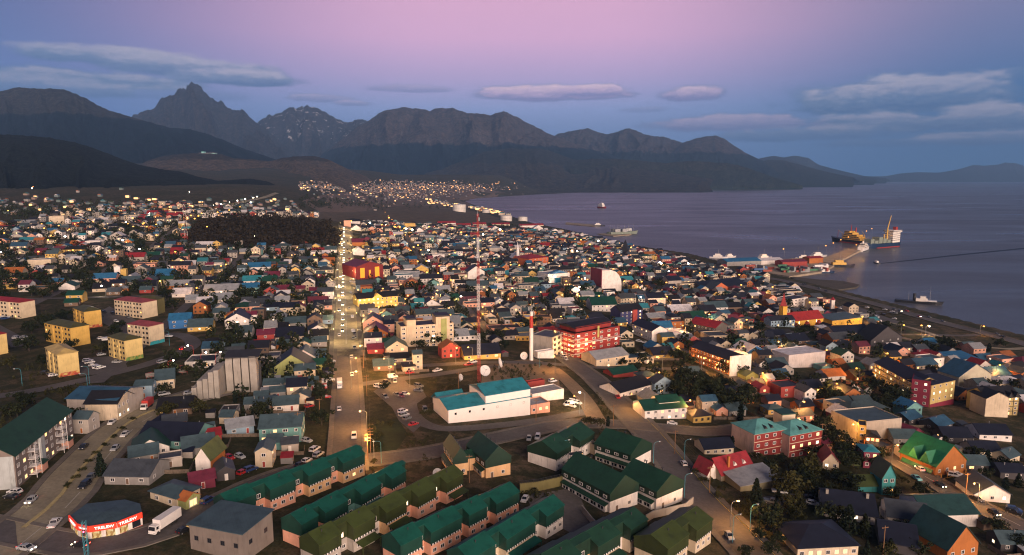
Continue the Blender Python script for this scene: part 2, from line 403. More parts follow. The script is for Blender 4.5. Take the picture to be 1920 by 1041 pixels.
# ------------------------------------------------------------------ hills and mountains
def hill_material(name, rock, wood, low, tree_z, low_z, band=60, snow=None, zn=1.0, fx=.004):
    m, nt, b = new_mat(name)
    g = N(nt, 'ShaderNodeNewGeometry'); sx = N(nt, 'ShaderNodeSeparateXYZ'); nt.links.new(g.outputs['Position'], sx.inputs[0])
    n1 = N(nt, 'ShaderNodeTexNoise', Scale=fx, Detail=9.0, Roughness=.65); nt.links.new(g.outputs['Position'], n1.inputs['Vector'])
    n2 = N(nt, 'ShaderNodeTexNoise', Scale=fx*9, Detail=7.0, Roughness=.7); nt.links.new(g.outputs['Position'], n2.inputs['Vector'])
    def lev(z0, bw, amp):
        h = N(nt, 'ShaderNodeMath'); h.operation = 'MULTIPLY_ADD'; nt.links.new(n1.outputs[0], h.inputs[0]); h.inputs[1].default_value = amp*2; nt.links.new(sx.outputs[2], h.inputs[2])
        mr = N(nt, 'ShaderNodeMapRange'); nt.links.new(h.outputs[0], mr.inputs[0]); mr.inputs[1].default_value = z0+amp-bw; mr.inputs[2].default_value = z0+amp+bw
        return mr.outputs[0]
    var = ramp(nt, n2.outputs[0], [(.28,(.35,.36,.40)),(.5,(.95,.95,.95)),(.72,(1.9,1.8,1.65))])
    c = mixc(nt, lev(low_z, band*.6, band*1.2), low, wood)
    c = mixc(nt, lev(tree_z, band*.2, band*1.6), c, rock)
    c = mixc(nt, 1.0, c, var, 'MULTIPLY')
    n4 = N(nt, 'ShaderNodeTexNoise', Scale=fx*2.4, Detail=6.0, Roughness=.7, Distortion=.6); nt.links.new(g.outputs['Position'], n4.inputs['Vector'])
    c = mixc(nt, 1.0, c, ramp(nt, n4.outputs[0], [(.34,(.5,.5,.55)),(.5,(1,1,1)),(.66,(1.6,1.5,1.4))]), 'MULTIPLY')
    if snow:
        n3 = N(nt, 'ShaderNodeTexNoise', Scale=.006, Detail=6.0, Roughness=.75); nt.links.new(g.outputs['Position'], n3.inputs['Vector'])
        f = ramp(nt, n3.outputs[0], [(.585,(0,0,0)),(.615,(1,1,1))])
        f2 = mixc(nt, 1.0, f, lev(snow, 40, 60), 'MULTIPLY')
        c = mixc(nt, f2, c, (.75,.76,.8))
    nt.links.new(c, b.inputs['Base Color']); b.inputs['Roughness'].default_value = .95; b.inputs['Specular IOR Level'].default_value = .1
    bp = N(nt, 'ShaderNodeBump', Strength=1.0, Distance=45*zn); nt.links.new(n2.outputs[0], bp.inputs['Height']); nt.links.new(bp.outputs[0], b.inputs['Normal'])
    return m
def hill(name, sil, ridge, foot, back, mat, jag=.02, spur=.18, base=-6, ncol=None, seed=0, foot_px=None, power=1.25):
    """a ridge with its own depth: front slope with spurs, crest, and a slope going down behind"""
    sil = sorted(sil); px = np.array([s[0] for s in sil], float); py = np.array([s[1] for s in sil], float)
    ncol = ncol or int(min(520, max(90, (px[-1]-px[0])/1.3)))
    nf, nb = 60, 12
    cols = np.linspace(px[0], px[-1], ncol)
    VX = np.zeros((ncol, nf+nb)); VY = VX.copy(); VZ = VX.copy()
    for i, c in enumerate(cols):
        y = float(np.interp(c, px, py))
        Rc = ridge*(1+.07*mnoise.noise(Vector((c*.006, seed, 0))))
        Fc = foot if foot_px is None else float(np.interp(c, [q[0] for q in foot_px], [q[1] for q in foot_px]))
        a, dy, dz = ray(c, y)
        zr = CAMZ+dz/dy*Rc
        edge = min(1, (c-px[0])/60, (px[-1]-c)/60); edge = max(0, edge)
        zr += abs(zr-base)*jag*mnoise.fractal(Vector((c*.09, seed*3.1, 0)), 1.0, 2.0, 5)
        for j in range(nf+nb):
            if j < nf:
                t = j/(nf-1); Yd = Fc+(Rc-Fc)*t; s = t**power if power >= 1 else t**power
                s = .65*s+.35*(t*t*(3-2*t))
            else:
                t = 1-(j-nf+1)/nb; Yd = Rc+(back-Rc)*(j-nf+1)/nb; s = t*t*(3-2*t)
            sp = mnoise.ridged_multi_fractal(Vector((c*.011+seed+.9*mnoise.noise(Vector((c*.006, Yd/ridge*2, seed+3.3))), Yd/ridge*3.4+t*.4, seed)), 1.0, 2.1, 5, 1.0, 2.0)-1.0
            z = base+(zr-base)*s + (zr-base)*spur*sp*(4*t*(1-t))**1.2*(.8 if j < nf else .3)*.6
            z += (zr-base)*spur*.10*mnoise.fractal(Vector((c*.05, Yd/ridge*14, seed*2.0)), 1.0, 2.1, 4)*min(1, 3*t*(1-t)+.1)
            if j == nf-1: z = zr
            ax = (c-960)/FPX/dy
            wob = .02*mnoise.noise(Vector((c*.02, Yd/ridge*5, seed+7)))*(1-abs(2*t-1))
            VX[i, j] = (ax+wob)*Yd; VY[i, j] = Yd; VZ[i, j] = z
    return structure(name, grid_mesh(name, VX, VY, VZ, mat))
ROCK = (.088,.076,.082); FOREST = (.004,.012,.024)
mm = hill_material('peak_rock', (.055,.052,.060), (.046,.044,.052), FOREST, 700, 260, 120, zn=2)
hill('mountain', [(215,260),(250,217),(275,209),(290,205),(300,191),(318,181),(333,176),(345,163),(350,167),(353,160),(358,152),(363,157),(368,158),(375,161),(380,168),(390,178),(403,186),(420,195),(436,207),(443,208),(455,209),(463,214),(480,230),(500,243),(520,262),(560,290),(600,320)], 12500, 8500, 15500, mm, .034, .8, seed=1)
mm = hill_material('snow_peak_rock', (.06,.06,.078), (.05,.05,.064), FOREST, 900, 300, 120, snow=840, zn=2)
hill('mountain', [(400,300),(440,262),(485,228),(505,220),(521,215),(535,207),(550,199),(555,204),(560,201),(566,197),(570,202),(576,195),(582,201),(590,202),(605,209),(618,216),(634,224),(642,227),(652,229),(662,226),(676,224),(690,226),(720,240),(780,290)], 15000, 10500, 18500, mm, .03, .75, seed=2)
mm = hill_material('broad_mountain_slopes', ROCK, FOREST, (.02,.03,.03), 600, 30, 70)
hill('mountain', [(590,300),(640,262),(665,242),(690,227),(705,217),(720,207),(735,204),(760,201),(790,205),(806,208),(815,204),(830,202),(837,205),(848,203),(862,208),(875,212),(895,213),(920,216),(930,211),(945,210),(958,214),(975,222),(990,231),(1010,241),(1030,251),(1050,259),(1090,274),(1140,290),(1200,305),(1260,320)], 11500, 7600, 14500, mm, .014, .46, seed=3)
mm = hill_material('eastern_peak_slopes', (.085,.075,.085), (.014,.024,.034), (.018,.024,.028), 560, 40, 80, zn=1.6)
hill('mountain', [(1000,290),(1042,254),(1060,248),(1080,245),(1103,241),(1120,247),(1140,252),(1158,246),(1180,240),(1200,248),(1225,257),(1245,256),(1262,262),(1275,266),(1300,275),(1340,290),(1420,318)], 14000, 9500, 17500, mm, .022, .55, seed=4)
hill('mountain', [(1200,320),(1255,290),(1280,268),(1300,261),(1320,256),(1343,254),(1358,260),(1375,272),(1395,285),(1420,297),(1450,309),(1500,328)], 12800, 9300, 16000, mm, .012, .3, seed=5)
mm = hill_material('far_cape_slopes', (.035,.042,.052), (.018,.028,.038), (.016,.026,.036), 420, 30, 70)
hill('mountain', [(1370,325),(1425,297),(1450,292),(1475,296),(1500,305),(1530,316),(1560,325),(1600,331),(1640,334)], 17500, 13000, 20500, mm, .012, .25, seed=6)
hill('mountain', [(1420,320),(1460,297),(1490,292),(1515,296),(1535,309),(1560,316),(1585,322),(1620,330),(1660,334)], 19500, 16500, 22500, mm, .012, .2, seed=7)
hill('mountain', [(1500,331),(1560,329),(1620,331),(1660,330.5),(1690,325),(1720,323),(1760,324),(1800,317),(1825,309),(1845,311),(1870,309),(1885,305),(1905,306),(1930,315),(1980,305),(2050,300),(2120,312)], 26500, 23500, 29000, mm, .012, .2, seed=8)
mm = hill_material('western_mountain_slopes', (.05,.05,.048), (.003,.009,.016), (.005,.010,.014), 690, 20, 45)
hill('mountain', [(-220,190),(-120,180),(0,172),(20,166),(35,164),(60,166),(95,166),(120,168),(145,177),(165,187),(185,198),(205,207),(240,218),(280,229),(320,240),(355,242),(385,250),(420,263),(460,280),(500,293),(540,307),(580,320),(640,335)], 6900, 4300, 9300, mm, .01, .3, seed=9)
mm = hill_material('near_wooded_hill_slopes', (.022,.023,.018), (.014,.019,.017), (.016,.020,.016), 330, 60, 50, zn=.5, fx=.012)
hill('hill', [(-200,262),(-60,252),(0,252),(45,254),(90,258),(140,267),(170,276),(200,287),(230,299),(260,309),(300,317),(340,322),(370,331),(410,339),(440,337),(470,335),(500,340),(525,350),(550,364),(570,374)], 2700, 1450, 3700, mm, .012, .3, base=50, seed=10, power=1.6)
mm = hill_material('bare_moraine_slopes', (.05,.042,.032), (.12,.095,.072), (.14,.11,.082), 260, 20, 40, zn=.6, fx=.01)
hill('hill', [(250,318),(275,302),(300,294),(325,290),(350,288),(385,287),(415,290),(440,297),(475,299),(505,303),(530,296),(560,293),(590,293),(615,299),(640,311),(660,321),(690,332),(720,341)], 5200, 3300, 6500, mm, .012, .35, base=40, seed=11, power=1.3)
mm = hill_material('peninsula_slopes', (.03,.032,.032), (.05,.044,.038), (.05,.044,.036), 300, 30, 60, zn=.8, fx=.006)
hill('hill', [(780,338),(800,324),(825,318),(848,309),(870,300),(885,292),(905,285),(930,281),(955,278),(985,279),(1010,278),(1035,284),(1055,292),(1080,300),(1110,304),(1160,305),(1240,318),(1340,332)], 8600, 6300, 10000, mm, .012, .35, seed=12)
mm = hill_material('green_peninsula_slopes', (.032,.034,.028), (.024,.030,.026), (.026,.036,.022), 230, 35, 60, zn=.8, fx=.006)
hill('hill', [(920,345),(960,330),(985,319),(1010,311),(1040,304),(1080,300),(1110,298),(1150,298),(1190,300),(1225,304),(1250,306),(1275,303),(1300,302),(1330,304),(1360,306),(1385,310),(1410,318),(1435,327),(1460,336),(1485,342),(1505,348)], 8300, 6800, 11000, mm, .012, .32, seed=13,
     foot_px=[(920,5600),(960,5900),(1000,6500),(1200,7700),(1400,8100),(1505,8250)])
hill('hill', [(1360,330),(1400,310),(1440,300),(1470,301),(1500,309),(1540,320),(1580,329),(1600,333)], 12500, 9800, 15000, mm, .012, .3, seed=14)
# ------------------------------------------------------------------ air
hz = MB(); hz.box(-11500, 27500, -600, 30000, -8, 2250)
hm = bpy.data.materials.new('dusk_air'); hm.use_nodes = True; ht = hm.node_tree
ht.nodes.remove(ht.nodes['Principled BSDF'])
pv = N(ht, 'ShaderNodeVolumePrincipled'); pv.inputs['Color'].default_value = (.28, .54, 1.0, 1)
pv.inputs['Density'].default_value = HAZE = 4.2e-5; pv.inputs['Anisotropy'].default_value = 0.0
ht.links.new(pv.outputs[0], ht.nodes['Material Output'].inputs['Volume'])
tag(hz.build('haze', hm), kind='stuff')
# ------------------------------------------------------------------ roads, pavements, lots
def road_material(name, col, rough=.8, patch=.3):
    m, nt, b = new_mat(name)
    g = N(nt, 'ShaderNodeNewGeometry')
    a = N(nt, 'ShaderNodeTexNoise', Scale=.05, Detail=7.0, Roughness=.65); nt.links.new(g.outputs['Position'], a.inputs['Vector'])
    a2 = N(nt, 'ShaderNodeTexNoise', Scale=.9, Detail=5.0, Roughness=.7); nt.links.new(g.outputs['Position'], a2.inputs['Vector'])
    c = ramp(nt, a.outputs[0], [(.3, sc(col, 1-patch)), (.5, col), (.7, sc(col, 1+patch))])
    c = mixc(nt, 1.0, c, ramp(nt, a2.outputs[0], [(.3,(.75,)*3),(.7,(1.15,)*3)]), 'MULTIPLY')
    nt.links.new(c, b.inputs['Base Color']); b.inputs['Roughness'].default_value = rough; b.inputs['Specular IOR Level'].default_value = .3
    MATS[name] = m; return m
M_asph = road_material('worn_asphalt', (.105,.098,.10)); M_cpave = road_material('lampglow_concrete_road', (.27,.24,.175))  # lamp glow on the avenues is put into this paler, yellower concrete colour
M_dirt = road_material('bare_earth_track', (.20,.145,.095), .95); M_walk = road_material('pavement_slabs', (.15,.135,.12), .9)
M_yel = plain('yellow_road_paint', (.52,.40,.10), .7, scale=3); M_whiteline = plain('white_road_paint', (.55,.54,.5), .7, scale=3)
M_grass = road_material('dark_grass', (.022,.033,.013), 1, .5)
M_kerb = plain('kerb_concrete', (.30,.28,.25), .9)
ROADS = []       # polylines (list of Vector) with half width, kept free of buildings
def resample(pts, step):
    out = [Vector(pts[0])]
    for a, b in zip(pts[:-1], pts[1:]):
        a, b = Vector(a), Vector(b); n = max(1, int((b-a).length/step))
        for k in range(1, n+1): out.append(a.lerp(b, k/n))
    return out
def rounded(pts, it=2):
    for _ in range(it):
        o = [pts[0]]
        for a, b in zip(pts[:-1], pts[1:]): o += [a.lerp(b, .25), a.lerp(b, .75)]
        pts = o+[pts[-1]]
    return pts
def strip(name, pts, off0, off1, lift, mat, kerb=0.0, dash=None):
    """a sheet draped on the ground between two offsets from a centre line"""
    pts = [Vector((p[0], p[1])) for p in pts]; n = len(pts); K = 4
    m = MB(); rows = []
    for i, p in enumerate(pts):
        d = (pts[min(n-1, i+1)]-pts[max(0, i-1)]).normalized(); s = Vector((d.y, -d.x))
        far = lift+min(.35, p.length*.00025)
        rows.append([(q.x, q.y, Ts(q.x, q.y)+far) for q in (p+s*(off0+(off1-off0)*k/K) for k in range(K+1))])
    for i in range(n-1):
        if dash and (i//dash) % 2: continue
        for k in range(K): m.poly([rows[i][k+1], rows[i][k], rows[i+1][k], rows[i+1][k+1]][::-1] if False else [rows[i][k], rows[i][k+1], rows[i+1][k+1], rows[i+1][k]])
        if kerb:
            for k in (0, K):
                a, b = rows[i][k], rows[i+1][k]
                m.poly([a, b, (b[0], b[1], b[2]-kerb), (a[0], a[1], a[2]-kerb)])
    return structure(name, m.data(name, mat))
def road(pix, width, mat=None, name='road', curve=1, walk=0, pts=None):
    pts = pts or rounded([P(*q) for q in pix], curve)
    pts = resample(pts, 7.0); pts = [Vector((p.x, p.y)) for p in pts]
    strip(name, pts, -width/2, width/2, .16, mat or M_asph)
    if walk:
        strip('pavement', pts, width/2+.05, width/2+walk, .30, M_walk, .25); strip('pavement', pts, -width/2-walk, -width/2-.05, .30, M_walk, .25)
    ROADS.append((pts, width/2+walk)); return pts
def area(name, pix, mat, lift=.13, pts=None):
    """an irregular lot: fan of small triangles draped on the ground"""
    pts = pts or [P(*q) for q in pix]
    c = sum(pts, Vector((0,0,0)))/len(pts); ring = resample(pts+[pts[0]], 6)[:-1]
    m = MB(); K = 6
    g = lambda q: (q.x, q.y, Ts(q.x, q.y)+lift+min(.3, q.length*.0002))
    for i in range(len(ring)):
        a, b = ring[i], ring[(i+1) % len(ring)]
        for k in range(K):
            p0, p1 = c.lerp(a, k/K), c.lerp(a, (k+1)/K); q0, q1 = c.lerp(b, k/K), c.lerp(b, (k+1)/K)
            m.poly([g(p0), g(p1), g(q1), g(q0)] if k else [g(c), g(p1), g(q1)])
    return structure(name, m.data(name, mat))
def blocked(x, y, r):
    q = Vector((x, y))
    for pts, hw in ROADS:
        for p in pts:
            if abs(p.x-x) < hw+r+5 and abs(p.y-y) < hw+r+5 and (p-q).length < hw+r: return True
    return False
def uw(u, w): return Vector((UX*u+WX*w, UY*u+WY*w, 0))
R_low = road([(651,885),(652,800),(652,740),(651,690),(650,655)], 10, walk=2.0)
R_up = road([(650,668),(649,640),(649,600),(648,550),(648,500),(648,460),(648,425)], 14, M_cpave, name='avenue', walk=2.4, curve=0)
strip('median', R_up[3:], -.35, .35, .34, M_kerb, .15)
R_right = road([(1490,1120),(1385,1005),(1306,930),(1253,858),(1205,800),(1127,720),(1075,682),(1050,662)], 11, curve=1, walk=2.2)
R_cross = road([(-40,985),(60,1008),(170,1028),(290,1003),(365,965),(430,935),(480,910),(560,882),(640,868),(731,860),(830,845),(960,815),(1060,795),(1150,795),(1236,803),(1336,812),(1420,800)], 8.5, walk=1.4)
R_ave = road([(-60,1070),(20,1010),(108,940),(140,893),(173,858),(213,815),(253,785),(300,765),(360,743),(440,725)], 15, M_cpave, name='avenue', walk=2)
strip('median', resample([Vector((p.x, p.y, 0)) for p in R_ave[3:15]], 4), -.5, .5, .36, plain('pale_median_paint', (.42,.35,.17), .8, scale=2), .2)
R_loop = road([(-60,752),(60,735),(150,715),(250,692),(310,673),(350,658),(366,645),(352,632),(322,626),(296,632)], 8, curve=2)
R_low_right = road([(2010,1040),(1920,990),(1841,953),(1766,913),(1681,863),(1641,845),(1600,822),(1560,802)], 9, walk=1.6)
pr = [P(1560, 802)]; q = pr[0]
R_low_right2 = road(None, 8, pts=[q, q+uw(120,0), q+uw(260,2)], name='road')
R_coast = road([(1440,522),(1472,527),(1552,547),(1665,577),(1752,602),(1865,630),(1980,662),(2100,700)], 11, name='coast_road', walk=1.6)
road([(1480,595),(1545,585),(1640,600),(1700,612),(1790,640),(1860,655),(1960,650)], 6, M_cpave, name='path')
road([(745,712),(770,740),(768,775),(805,803),(860,806),(1000,792),(1110,771)], 6, name='driveway', curve=2)
road([(1120,790),(1100,752),(1065,715),(1035,690)], 8, M_dirt, name='dirt_track', curve=2)
road([(672,722),(740,712),(840,700),(930,686)], 6, M_asph, name='driveway', curve=1)
area('parking_lot', [(700,735),(735,712),(790,728),(800,745),(770,765),(790,798),(775,812),(748,790),(735,765)], M_asph)
area('parking_lot', [(140,690),(160,672),(215,668),(235,680),(240,692),(190,702),(150,706)], M_asph)
area('parking_lot', [(180,590),(205,575),(250,598),(300,625),(240,628),(190,605)], M_asph)
area('parking_lot', [(0,610),(60,640),(40,650),(0,655)], M_asph)
area('grass', [(690,800),(745,785),(765,815),(740,850),(690,855)], M_grass)
area('grass', [(1700,618),(1790,645),(1870,668),(1800,665),(1690,640)], M_grass)
area('parking_lot', [(1560,575),(1600,572),(1690,605),(1640,612),(1590,595)], M_asph)
area('parking_lot', [(1410,935),(1500,925),(1540,945),(1420,950)], M_asph, lift=.2)
M_moor = road_material('brown_moor', (.085,.066,.044), .95, .45); M_slope = road_material('pale_brown_slope', (.135,.10,.08), .95, .4)
area('open_slope', [(690,392),(760,386),(850,389),(905,400),(955,414),(900,421),(800,421),(700,419),(652,406)], M_moor, lift=.3)
area('open_slope', [(565,378),(640,362),(760,346),(900,351),(950,362),(868,374),(890,388),(800,393),(690,396),(600,398)], M_slope, lift=.3)
area('open_slope', [(640,398),(700,396),(650,412),(560,412),(520,402),(560,396)], M_moor, lift=.3)
area('bare_earth', [(905,690),(1000,672),(1045,690),(1050,730),(1000,760),(900,745)], M_dirt, lift=.12)
strip('lane_marking', resample([Vector((p.x, p.y, 0)) for p in R_low_right], 2.2), -.09, .09, .185, M_whiteline, dash=3)
strip('lane_marking', R_ave, 4.6, 4.75, .185, M_whiteline, dash=1)
strip('lane_marking', R_right[2:18], 5.2, 5.4, .185, M_yel)
# inner streets of the town
def gstreet(u0, w0, u1, w1, wd=7, mat=None):
    a, b = uw(u0, w0), uw(u1, w1); road(None, wd, mat, pts=[a, b], name='street')
for w_, u0, u1 in ((92, 430, 1500), (215, 560, 1500), (330, 330, 1450), (430, 300, 1400), (-110, 330, 1000), (-215, 520, 1050), (-320, 540, 1000)):
    gstreet(u0, w_, u1, w_)
CROSS_U = [345, 455, 560, 665, 770, 880, 1000, 1130, 1260, 1400]
for u_ in CROSS_U:
    w0 = -360 if u_ < 1000 and u_ > 480 else 8
    gstreet(u_, 12, u_, 520 if u_ > 345 else 200, 6.5)
    if u_ < 1000 and u_ > 480: gstreet(u_, -12, u_, -400, 6)
# ------------------------------------------------------------------ kit: windows, doors, houses
WIN = {}
def win_data(kind):
    """unit window standing in the x-z plane, outward side -y; frame and pane in one mesh"""
    if kind in WIN: return WIN[kind]
    fm = {'w': M_frame, 'd': M_dark}[kind[0]]; gm = {'g': M_glass, 'l': M_lit, 'h': M_lit2}[kind[1]]
    m = MB(); t = .11
    m.box(-.5, .5, -.06, .05, -.5, -.5+t); m.box(-.5, .5, -.06, .05, .5-t, .5); m.box(-.5, -.5+t, -.06, .05, -.5+t, .5-t); m.box(.5-t, .5, -.06, .05, -.5+t, .5-t)
    m.box(-.035, .035, -.055, .05, -.5+t, .5-t)
    m.box(-.5+t, .5-t, -.02, .03, -.5+t, .5-t, 1)
    WIN[kind] = m.data('window', [fm, gm]); return WIN[kind]
FACE = {'f': (0, 1, 0), 'b': (2, 0, 0)}
def add_window(root, face, W, D, s, z, w, h, kind='wg', name='window'):
    """face f (y=0), b (y=D), l (x=-W/2), r (x=W/2); s runs along the face"""
    o = put(name, win_data(kind), root); o.scale = (w, 1, h)
    if face == 'f': o.location = (s, 0, z)
    elif face == 'b': o.location = (s, D, z); o.rotation_euler = (0, 0, math.pi)
    elif face == 'l': o.location = (-W/2, s, z); o.rotation_euler = (0, 0, -math.pi/2)
    else: o.location = (W/2, s, z); o.rotation_euler = (0, 0, math.pi/2)
    return o
DOORS = {}
def add_door(root, face, W, D, s, col='O', w=1.0, h=2.1):
    if col not in DOORS:
        m = MB(); m.box(-.5, .5, -.07, .05, 0, 1); m.box(-.4, .4, -.09, -.06, .06, .94, 1)
        DOORS[col] = m.data('door', [M_frame, WM(col)])
    o = put('door', DOORS[col], root); o.scale = (w, 1, h)
    if face == 'f': o.location = (s, 0, 0)
    elif face == 'l': o.location = (-W/2, s, 0); o.rotation_euler = (0, 0, -math.pi/2)
    else: o.location = (W/2, s, 0); o.rotation_euler = (0, 0, math.pi/2)
    return o
def roof_shape(m, kind, W, D, h, rh, ov=.45, th=.16, x0=None, y0=0.0, mi=0, mo=None):
    """roof solid over a W x D plan whose front wall is y=y0; returns nothing"""
    xa, xb = (-W/2, W/2) if x0 is None else (x0, x0+W); xc = (xa+xb)/2; ya, yb = y0, y0+D; yc = (ya+yb)/2
    if kind == 'g':      # ridge along y
        s = rh/(W/2); e = ov
        for sg, x in ((-1, xa-e), (1, xb+e)):
            zl = h-s*e
            a = [(x, zl), (xc, h+rh), (xc, h+rh+th*1.3), (x, zl+th)]
            m.prism(a if sg < 0 else a[::-1], ya-ov, yb+ov, 'y', mi)
    elif kind == 'e':    # ridge along x
        s = rh/(D/2); e = ov
        for sg, y in ((-1, ya-e), (1, yb+e)):
            zl = h-s*e
            a = [(y, zl), (yc, h+rh), (yc, h+rh+th*1.3), (y, zl+th)]
            m.prism(a if sg > 0 else a[::-1], xa-ov, xb+ov, 'x', mi)
    elif kind == 'h':
        e = ov; b = [(xa-e, ya-e, h), (xb+e, ya-e, h), (xb+e, yb+e, h), (xa-e, yb+e, h)]
        k = [(p[0], p[1], h+th) for p in b]
        if W >= D: r0, r1 = (xa+D/2, yc, h+rh), (xb-D/2, yc, h+rh)
        else: r0, r1 = (xc, ya+W/2, h+rh), (xc, yb-W/2, h+rh)
        m.poly(b[::-1], mi)
        for i in range(4): j = (i+1) % 4; m.poly([b[i], b[j], k[j], k[i]], mi)
        if W >= D: m.poly([k[0], k[1], r1, r0], mi); m.poly([k[1], k[2], r1], mi); m.poly([k[2], k[3], r0, r1], mi); m.poly([k[3], k[0], r0], mi)
        else: m.poly([k[0], k[1], r0], mi); m.poly([k[1], k[2], r1, r0], mi); m.poly([k[2], k[3], r1], mi); m.poly([k[3], k[0], r0, r1], mi)
    elif kind == 'm':    # lean-to falling to the front
        m.prism([(ya-ov, h-.0), (yb+ov, h+rh), (yb+ov, h+rh+th), (ya-ov, h+th)][::1], xa-ov, xb+ov, 'x', mi)
    else:                # flat with parapet
        t = .25
        m.box(xa, xb, ya, yb, h+.003, h+.06, mi)
def wall_shape(m, kind, W, D, h, rh, x0=None, y0=0.0, z0=-2.5, mi=0):
    xa, xb = (-W/2, W/2) if x0 is None else (x0, x0+W); xc = (xa+xb)/2; ya, yb = y0, y0+D; yc = (ya+yb)/2
    if kind == 'g': m.prism([(xa, z0), (xb, z0), (xb, h), (xc, h+rh), (xa, h)], ya, yb, 'y', mi)
    elif kind == 'e': m.prism([(ya, z0), (ya, h), (yc, h+rh), (yb, h), (yb, z0)], xa, xb, 'x', mi)
    elif kind == 'm': m.prism([(ya, z0), (ya, h), (yb, h+rh), (yb, z0)], xa, xb, 'x', mi)
    elif kind == 'h': m.box(xa, xb, ya, yb, z0, h+.02, mi)
    else:
        t = .25; m.box(xa, xb, ya, yb, z0, h, mi)
        for q in ((xa, xb, ya, ya+t), (xa, xb, yb-t, yb), (xa, xa+t, ya+t, yb-t), (xb-t, xb, ya+t, yb-t)): m.box(*q, h, h+.45, mi)
def seen_side(loc, rz):
    return 'r' if -loc[0]*math.cos(rz)-loc[1]*math.sin(rz) > 0 else 'l'
ROOFWORD = {'g': 'gable', 'e': 'pitched', 'h': 'hipped', 'm': 'lean-to', 'f': 'flat'}
def house(loc, W, D, st, kind, wall, roof, rz, near=2, name='house', cat='house', group='houses of the town', rng=R, label=None, mark=None, lit=.08, h=None, rh=None, base=None, face=None):
    """loc: ground point under the middle of the front wall. near 0: walls and roof; 1: a few windows; 2: all"""
    h = h or 2.65*st+.2
    rh = rh if rh is not None else {'g': W*.30, 'e': D*.28, 'h': min(W, D)*.24, 'm': D*.12, 'f': 0}[kind]*rng.uniform(.85, 1.15)
    root = put(name, None, None, loc, rz)
    ov = .45 if W > 6 else .3
    m = MB(); wall_shape(m, kind, W, D, h, rh, z0=-3); m.build('wall', WM(wall) if isinstance(wall, str) else wall, root)
    m = MB(); roof_shape(m, kind, W, D, h, rh, ov); m.build('roof', RM(roof) if isinstance(roof, str) else roof, root)
    side = face or seen_side(loc, rz)
    if near:
        def wk():
            r = rng.random(); return 'wl' if r < lit*.6 else 'wh' if r < lit else 'wg'
        for s in range(st):
            z = 1.55+2.65*s; n = max(1, int(W/(3.4 if near == 2 else 4.5)))
            for k in range(n):
                x = -W/2+W*(k+.5)/n+rng.uniform(-.2, .2)
                if s == 0 and k == n//2 and near == 2:
                    add_door(root, 'f', W, D, x, rng.choice('OWBR')); continue
                add_window(root, 'f', W, D, x, z, min(rng.choice((1.1, 1.4, 1.8)), W/n*.75), 1.15, wk())
            n = max(1, int(D/(4 if near == 2 else 5.5)))
            for k in range(n):
                if rng.random() < .2: continue
                add_window(root, side, W, D, D*(k+.5)/n, z, 1.2, 1.1, wk())
        if kind == 'g' and rh > 2.2: add_window(root, 'f', W, D, 0, h+rh*.28, 1, 1, wk())
        if rng.random() < .6 and kind != 'f':
            x, y = rng.uniform(-W*.3, W*.3), rng.uniform(D*.3, D*.7)
            m = MB(); m.tube((0,0,-1.2), (0,0,1.3), .16, n=8); m.tube((0,0,1.3), (0,0,1.5), .26, .1, n=8)
            zz = h+rh*(1-abs(x)/(W/2)) if kind == 'g' else h+rh*.6
            m.build('chimney', M_steel, root, (x, y, zz))
    OCC.append((loc[0]-math.sin(rz)*D/2, loc[1]+math.cos(rz)*D/2, max(W, D)*.52))
    words_ = ['one-storey', 'two-storey', 'three-storey', 'four-storey'][min(3, st-1)]
    wn = WALLN[wall] if isinstance(wall, str) else 'grey'; rn = ROOFN[roof] if isinstance(roof, str) else 'green'
    if label: tag(root, label, cat, group)
    else: auto(root, f"{wn} {words_} {cat} with {rn} {ROOFWORD[kind]} roof", cat, group, loc)
    if mark: q = PX(loc); LANDMARKS.append((mark, q[0], q[1]))
    return root
def frame_of(A, B):
    """plan frame of a building from two base pixels of its front wall, A on the viewer's left"""
    a, b = P(*A), P(*B); d = Vector((b.x-a.x, b.y-a.y)); W = d.length; rz = math.atan2(d.y, d.x)
    c = (a+b)/2; z = min(a.z, b.z)
    return Vector((c.x, c.y, z)), W, rz
def bld(A, B, D, h, kind, wall, roof, label, cat='building', name='building', rh=None, wf=None, ws=None, lit=.15, mark=None, group=None, st=None, face=None, ww=1.3, wh=1.3, wk0='w', occ=True, ov=.5, z0=0):
    """building from its front base line; wf=(columns, rows) of front windows, ws the same for the side in view"""
    loc, W, rz = frame_of(A, B); loc.z += z0
    rh = rh if rh is not None else {'g': W*.28, 'e': D*.25, 'h': min(W, D)*.2, 'm': 1.2, 'f': 0}[kind]
    root = thing(name, label, cat, loc, rz, group, mark)
    m = MB(); wall_shape(m, kind, W, D, h, rh, z0=-5); m.build('wall', WM(wall) if isinstance(wall, str) else wall, root)
    m = MB(); roof_shape(m, kind, W, D, h, rh, ov); m.build('roof', RM(roof) if isinstance(roof, str) else roof, root)
    side = face or seen_side(loc, rz)
    for f, spec, L in (('f', wf, W), (side, ws, D)):
        if not spec: continue
        nc, nr = spec[:2]; skip = spec[2] if len(spec) > 2 else 0
        for r in range(nr):
            for c in range(nc):
                s = L*(c+.5)/nc - (W/2 if f == 'f' else 0)
                k = wk0+('l' if R.random() < lit*.6 else 'h' if R.random() < lit*.5 else 'g')
                add_window(root, f, W, D, s, h*(r+.55+skip)/(nr+skip), min(ww, L/nc*.7), min(wh, h/nr*.6), k)
    if occ:
        n = max(1, int(round(max(W, D)/max(4, min(W, D)))))
        for i in range(n):
            if W >= D: lx, ly = -W/2+W*(i+.5)/n, D/2
            else: lx, ly = 0, D*(i+.5)/n
            OCC.append((loc.x+lx*math.cos(rz)-ly*math.sin(rz), loc.y+lx*math.sin(rz)+ly*math.cos(rz), min(W, D)*.62))
    root['_W'] = W; root['_D'] = D
    return root, W, rz
